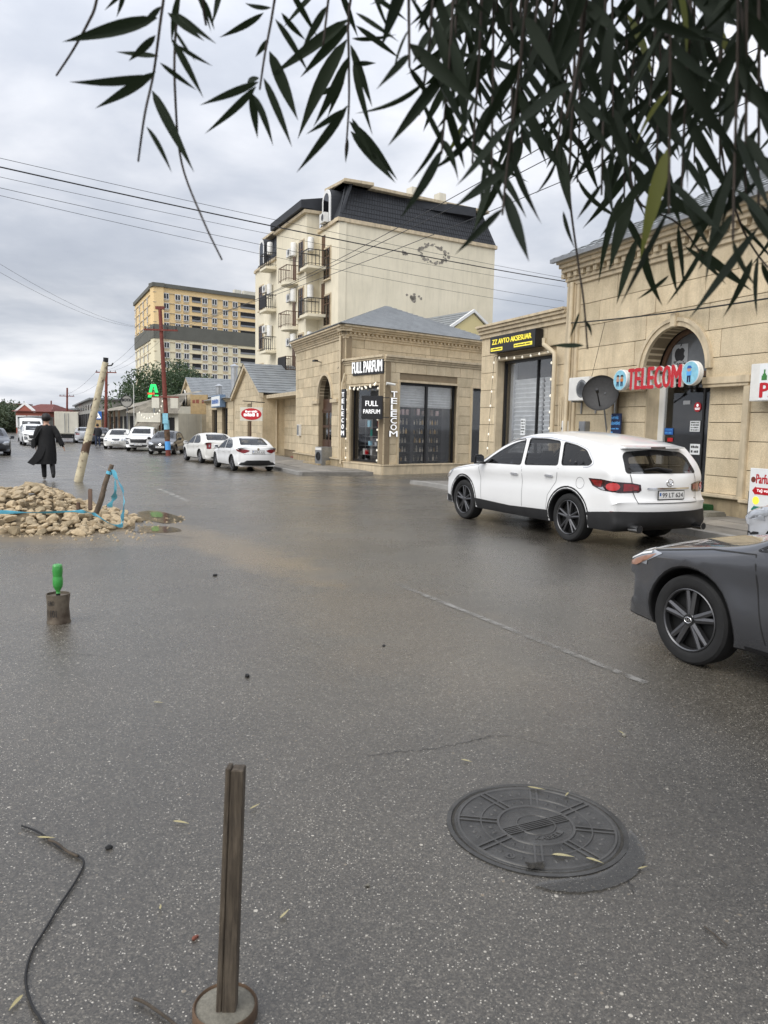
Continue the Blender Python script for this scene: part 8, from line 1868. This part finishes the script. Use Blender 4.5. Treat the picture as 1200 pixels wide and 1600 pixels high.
for i, (px, py, ln, ro) in enumerate(((270, 1287, .075, -1.7), (390, 1268, .06, -.7), (250, 1426, .035, .2), (437, 1440, .055, -.5), (36, 1560, .06, 2.9), (824, 1234, .085, -2.0), (862, 1341, .09, -1.6), (888, 1243, .05, 2.6), (720, 1190, .06, -1.9), (996, 1362, .05, -1.2), (915, 1346, .07, -2.0), (975, 1150, .05, .4), (240, 1100, .06, -1.5), (58, 1312, .08, -1.7))):
    q = G(px, py); o = bpy.data.objects.new('fallen_leaf', dl[i % 2]); COL.objects.link(o); o.location = (q.x, q.y, .012 if i not in (5, 6, 7, 10) else .016); o.rotation_euler = (0, 0, ro); o.scale = (ln*1.1, ln, ln); tag(o, lbs[i], 'leaf')
for i, (px, py, s_, m, lb) in enumerate(((170, 1326, .012, 'black_matte', 'small black stone on the asphalt by the ground cable'), (305, 1467, .010, 'brick_red', 'small red brown pebble left of the post'), (386, 1058, .018, 'black_matte', 'dark lump on the road beyond the post'), (336, 900, .02, 'black_matte', 'dark dirt scrap on the road past the tin can'), (90, 905, .02, 'black_matte', 'dark crumb behind the rusty can'), (975, 1150, .012, 'concrete', 'pale pebble on the road beyond the manhole'), (575, 1385, .008, 'concrete', 'tiny pale pebble to the left of the manhole'), (600, 1010, .012, 'black_matte', 'dark crumb in the middle of the road'))):
    q = G(px, py); o = bpy.data.objects.new('pebble', sm[i].copy()); COL.objects.link(o); o.data.materials[0] = MT[m]; o.location = (q.x, q.y, s_*.5); o.scale = (s_*1.4, s_, s_*.8); o.rotation_euler = (.2, .1, i); tag(o, lb, 'pebble')
q = G(836, 1358); o = MB(); r2 = random.Random(5)
for i in range(6):
    for j in range(5): o.v.append((-.035+.014*i+r2.uniform(-.004, .004), -.02+.01*j+r2.uniform(-.004, .004), .004+r2.uniform(0, .012)))
for i in range(5):
    for j in range(4): k = i*5+j; o.f.append((k, k+5, k+6, k+1)); o.m.append(0)
o = o.done('plastic_scrap', 'grit', smooth=20); o.location = (q.x, q.y, .008); tag(o, 'crumpled grey plastic scrap on the manhole rim', 'litter')
pts = [G(*p)+Vector((0, 0, .008)) for p in ((34, 1293), (62, 1304), (95, 1328), (122, 1340), (131, 1352), (118, 1380), (95, 1415), (68, 1460), (50, 1490), (40, 1530), (48, 1570), (66, 1600), (90, 1640))]
tag(MB().tube(cat([tuple(p) for p in pts], 4), .0038, 8).done('ground_cable', 'black_matte', smooth=True), 'thin black cable end lying bent on the asphalt', 'cable')
tag(MB().tube(cat([tuple(G(*p)+Vector((0, 0, .010))) for p in ((76, 1316), (90, 1322), (105, 1334), (122, 1342))], 4), .0052, 8).done('tape_wrap', 'bark', smooth=True), 'frayed grey wrapping around the black cable end', 'litter')
tag(MB().tube(cat([tuple(G(*p)+Vector((0, 0, .012))) for p in ((209, 1566), (225, 1572), (245, 1585), (270, 1604), (300, 1630))], 4), .0045, 8).done('twig', 'bark', smooth=True), 'thin dark twig lying by the concrete foot', 'twig')
tag(MB().tube([tuple(G(*p)+Vector((0, 0, .006))) for p in ((1100, 1450), (1118, 1464), (1136, 1480))], .002, 6).done('twig', 'bark'), 'fine straight twig on the asphalt past the manhole', 'twig')

# ------------------------------------------------------------------ willow overhead
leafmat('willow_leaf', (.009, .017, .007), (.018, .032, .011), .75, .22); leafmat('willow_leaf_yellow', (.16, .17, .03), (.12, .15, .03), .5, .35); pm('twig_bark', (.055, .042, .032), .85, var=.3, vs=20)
wt = thing('willow_tree', 'willow tree with long narrow dark leaves hanging over the street', 'tree', (2.5, -1.4, 0)); O = Vector((2.5, -1.4, 0)); r_ = random.Random(99)
MB().tube(cat([(0, 0, 0), (-.05, .05, 1.2), (-.1, .2, 2.3), (-.4, .8, 3.2), (-1.0, 1.6, 3.6)], 5), [.24-.010*i for i in range(21)], 14).done('trunk', 'bark', wt, smooth=True)
lm = [leafmesh('leaf', 'willow_leaf', .135, .10, .3), leafmesh('leaf', 'willow_leaf', .115, .22, .2), leafmesh('leaf', 'willow_leaf', .155, -.10, .35), leafmesh('leaf', 'willow_leaf_yellow', .135, .12, .3)]
limbs = [cat([tuple(Vector((1.5, .2, 3.6))-O), tuple(Vector((1.0, .9, 3.45))-O), tuple(Vector((.2, 1.2, 3.2))-O), tuple(Vector((-.9, 1.3, 2.95))-O)], 5), cat([tuple(Vector((1.5, .2, 3.6))-O), tuple(Vector((1.5, 1.0, 3.3))-O), tuple(Vector((1.1, 1.6, 3.0))-O)], 5)]
for L_ in limbs: MB().tube(L_, [.05-.0025*i for i in range(len(L_))], 8).done('limb', 'bark', wt, smooth=True)
lp2 = [p+O for L_ in limbs for p in L_]
leaves = []
def add_leaf(base, tip, roll=None, m=None):
    leaves.append((Vector(base), Vector(tip), r_.uniform(-1.2, 1.2) if roll is None else roll, m))
def strand(px, s, spacing, l0=.0, l1=1.0, size=(.09, .14), thick=.0022, spread=(22, 48), jit=.05, down=.35):
    P = [DIST(x, y, s+r_.uniform(-jit, jit)) for x, y in px]; top = min(lp2, key=lambda q: (q-P[0]).length)
    P = cat([tuple(p) for p in [top, P[0]+Vector((0, 0, .10))]+P], 6)
    MB().tube([p-O for p in P], [thick*1.5]*8+[thick*(1.2-.7*i/len(P)) for i in range(len(P)-8)], 5).done('twig', 'twig_bark', wt, smooth=True)
    acc = 0; tot = sum((b-a).length for a, b in zip(P[6:], P[7:])); run = 0; side = r_.choice((-1, 1))
    for a, b in zip(P[6:], P[7:]):
        d = (b-a); run += d.length; acc += d.length
        if spacing and acc > spacing and l0 <= run/tot <= l1:
            acc = 0; side = -side; dd = d.normalized(); view = (b-Vector((0, 0, CAMH))).normalized(); sv = dd.cross(view).normalized(); an = R(r_.uniform(*spread))
            dr = dd*math.cos(an)+(sv*side*r_.uniform(.7, 1)+view*r_.uniform(-.6, .6)).normalized()*math.sin(an); dr = (dr+Vector((0, 0, -down))).normalized()
            add_leaf(b, b+dr*r_.uniform(*size))
def leafpx(bx, by, tx, ty, s, m=None, roll=None): add_leaf(DIST(bx, by, s), DIST(tx, ty, s+r_.uniform(-.02, .05)), r_.uniform(-.5, .5) if roll is None else roll, m)
# left: single sprays copied leaf by leaf
strand([(160, -60), (150, 5), (138, 35), (113, 80), (88, 118)], 1.15, None); strand([(262, -60), (250, 40), (240, 115), (226, 180), (216, 252)], 1.10, None)
strand([(285, -60), (274, 60), (274, 150), (284, 255), (318, 345), (347, 406)], 1.20, None); strand([(335, -70), (318, 0), (322, 40)], 1.05, None)
for q in ((246, 28, 112, 68), (240, 118, 105, 145), (243, 112, 148, 178), (238, 142, 296, 256), (229, 198, 272, 264), (250, 98, 310, 146), (248, 88, 184, 84), (262, 20, 320, 70), (275, 20, 331, 66), (252, 10, 215, 48), (268, 60, 318, 150), (276, 70, 330, 105), (200, -20, 162, 18), (196, -30, 188, 36), (300, -30, 334, 40), (320, 0, 336, 46), (243, 55, 200, 100), (272, 45, 300, 95), (280, -10, 260, 70)): leafpx(*q, 1.1+r_.uniform(-.06, .06))
strand([(438, -70), (426, 20), (414, 85), (406, 140)], 1.15, None)
for q in ((404, 128, 314, 166), (400, 135, 335, 208), (392, 142, 402, 216), (396, 148, 430, 220), (405, 122, 370, 128), (412, 122, 457, 226), (421, 80, 465, 192), (412, 20, 341, 66), (424, 12, 368, 12), (430, 30, 486, 112), (420, 60, 398, 92), (440, 20, 478, 70), (350, -40, 336, 45), (450, -20, 500, 60)): leafpx(*q, 1.15+r_.uniform(-.06, .06))
strand([(560, -70), (545, 20), (545, 95), (545, 165), (540, 240)], 1.2, None); strand([(520, -70), (512, 10), (505, 70)], 1.15, None)
for q in ((542, 62, 456, 207), (545, 88, 498, 200), (548, 70, 588, 170), (550, 60, 616, 66), (543, 165, 470, 272), (540, 170, 480, 210), (546, 190, 625, 278), (548, 205, 618, 288), (543, 215, 540, 252), (550, 185, 584, 248), (556, 40, 628, 92), (556, 20, 620, 60), (548, 35, 470, 118), (545, 30, 430, 130), (552, 95, 572, 200), (540, 110, 512, 186), (575, -10, 640, 30), (580, -30, 600, 50), (500, -20, 440, 40), (510, 10, 470, 78), (552, 100, 590, 98), (538, 130, 495, 150), (530, -20, 560, 60)): leafpx(*q, 1.2+r_.uniform(-.08, .08))
# right: the dense curtain
ends = [(640, 150), (655, 225), (672, 170), (690, 285), (705, 210), (722, 260), (738, 300), (752, 240), (768, 330), (785, 380), (800, 300), (815, 270), (830, 330), (850, 250), (868, 300), (885, 230), (902, 330), (920, 280), (940, 350), (958, 300), (975, 380), (992, 340), (1008, 430), (1025, 330), (1045, 380), (1065, 350), (1085, 300), (1105, 400), (1125, 330), (1145, 420), (1165, 350), (1185, 400), (1205, 330), (1225, 380), (700, 120), (760, 140), (820, 160), (880, 150), (940, 170), (1000, 190), (1060, 170), (1120, 190), (1180, 160), (860, 80), (920, 90), (780, 70), (1040, 90), (660, 90), (720, 150), (800, 190), (845, 130), (905, 200), (965, 130), (1015, 210), (1075, 140), (1150, 200), (1195, 130), (740, 200), (870, 220), (1100, 90)]
for i, (x, y) in enumerate(ends):
    if i % 5 == 2: continue
    s_ = r_.uniform(.95, 1.5); x0 = x+r_.uniform(-5, 45)*(1 if x < 900 else .3); strand([(x0, -70), (x0*.6+x*.4, y*.3), (x*.8+x0*.2, y*.65), (x, y-45)], s_, .030, .0, 1.0, (.055, .15), spread=(18, 62))
strand([(905, -60), (893, 200), (890, 300), (902, 400), (912, 470), (918, 545)], 1.25, None); strand([(1000, -60), (985, 200), (995, 310), (1060, 350), (1110, 420)], 1.3, .05, .5); strand([(1135, -60), (1125, 200), (1150, 330), (1185, 400), (1225, 440)], 1.25, .06, .5)
for q in ((893, 285, 882, 380), (905, 480, 935, 520), (910, 505, 897, 530), (908, 470, 960, 545)): pass
for q in ((905, 488, 893, 528, 1.25, None), (912, 500, 938, 528, 1.25, None), (912, 540, 862, 541, 1.25, None), (1003, 380, 1020, 490, 1.3, None), (995, 372, 962, 472, 1.3, 3), (1098, 385, 1060, 470, 1.25, None), (1175, 405, 1145, 488, 1.25, None), (1070, 385, 1145, 440, 1.3, None), (1045, 378, 1052, 460, 1.3, None), (1190, 410, 1215, 470, 1.25, None), (700, 130, 690, 170, 1.2, 3), (730, 60, 700, 160, 1.15, 3), (960, 170, 985, 240, 1.1, 3), (1010, 30, 1100, 62, .9, None), (940, 20, 905, 130, .9, None), (955, 30, 940, 170, .9, None), (1045, 430, 1000, 470, 1.25, 3), (880, 330, 890, 385, 1.2, None)): leafpx(*q)
def leaf_matrix(b, t_, roll):
    d = t_-b; L_ = d.length; y = d.normalized(); view = (b-Vector((0, 0, CAMH))).normalized(); z = (-view-y*(-view).dot(y)).normalized(); x = y.cross(z)
    Rm = Matrix((x, y, z)).transposed() @ Matrix.Rotation(roll, 3, 'Y'); M_ = Rm.to_4x4(); M_.translation = b-O; return M_ @ Matrix.Diagonal((L_*1.02, L_, L_, 1))
def inframe(b):
    v = b-Vector((0, 0, CAMH)); dd = v.dot(FW); return dd > 0 and -60 < 600+F*v.dot(CR)/dd < 1260 and 800-F*v.dot(CU)/dd > -60
leaves.sort(key=lambda q: 0 if inframe(q[0]) and inframe(q[1]) else 1)
print('leaves', len(leaves)); rest = MB()
for i, (b, t_, ro, m) in enumerate(leaves):
    k = m if m is not None else (3 if r_.random() < .03 else r_.randrange(3)); Mx = leaf_matrix(b, t_, ro)
    Mx = Mx @ Matrix.Diagonal((r_.uniform(.8, 1.3), 1, r_.uniform(.4, 2.2), 1))
    if i < 300: o = bpy.data.objects.new('leaf', lm[k]); COL.objects.link(o); o.parent = wt; o.matrix_local = Mx
    else: rest.add([tuple(Mx @ v.co) for v in lm[k].vertices], [tuple(p.vertices) for p in lm[k].polygons])
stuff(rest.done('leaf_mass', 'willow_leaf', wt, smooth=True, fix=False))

# the crown above the frame: what shades the hanging sprays and the near road
cr_ = MB()
for i in range(15000):
    a = r_.uniform(0, 6.28); q = math.sqrt(r_.random()); x, y = .9+3.6*q*math.cos(a), -.9+3.0*q*math.sin(a); z = r_.uniform(2.75, 5.4)
    if y > 0 and z < 1.66+y*.60+.35: continue
    b = Vector((x, y, z)); d = Vector((r_.gauss(0, .5), r_.gauss(0, .5), -1)).normalized(); sv = d.cross(Vector((r_.gauss(0, 1), r_.gauss(0, 1), .1))).normalized(); L_ = r_.uniform(.10, .17)
    b -= O; cr_.add([b, b+d*L_*.5+sv*L_*.12, b+d*L_, b+d*L_*.5-sv*L_*.12], [(0, 1, 2, 3)])
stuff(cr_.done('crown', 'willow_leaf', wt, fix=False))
for k in range(7):
    a = k*.9+.3; MB().tube(cat([(-.4, .8, 3.2), (-.4+.9*math.cos(a), .8+.7*math.sin(a), 3.9), (-.5+2.0*math.cos(a), .7+1.7*math.sin(a), 4.6)], 5), [.09-.007*i for i in range(11)], 8).done('limb', 'bark', wt, smooth=True)
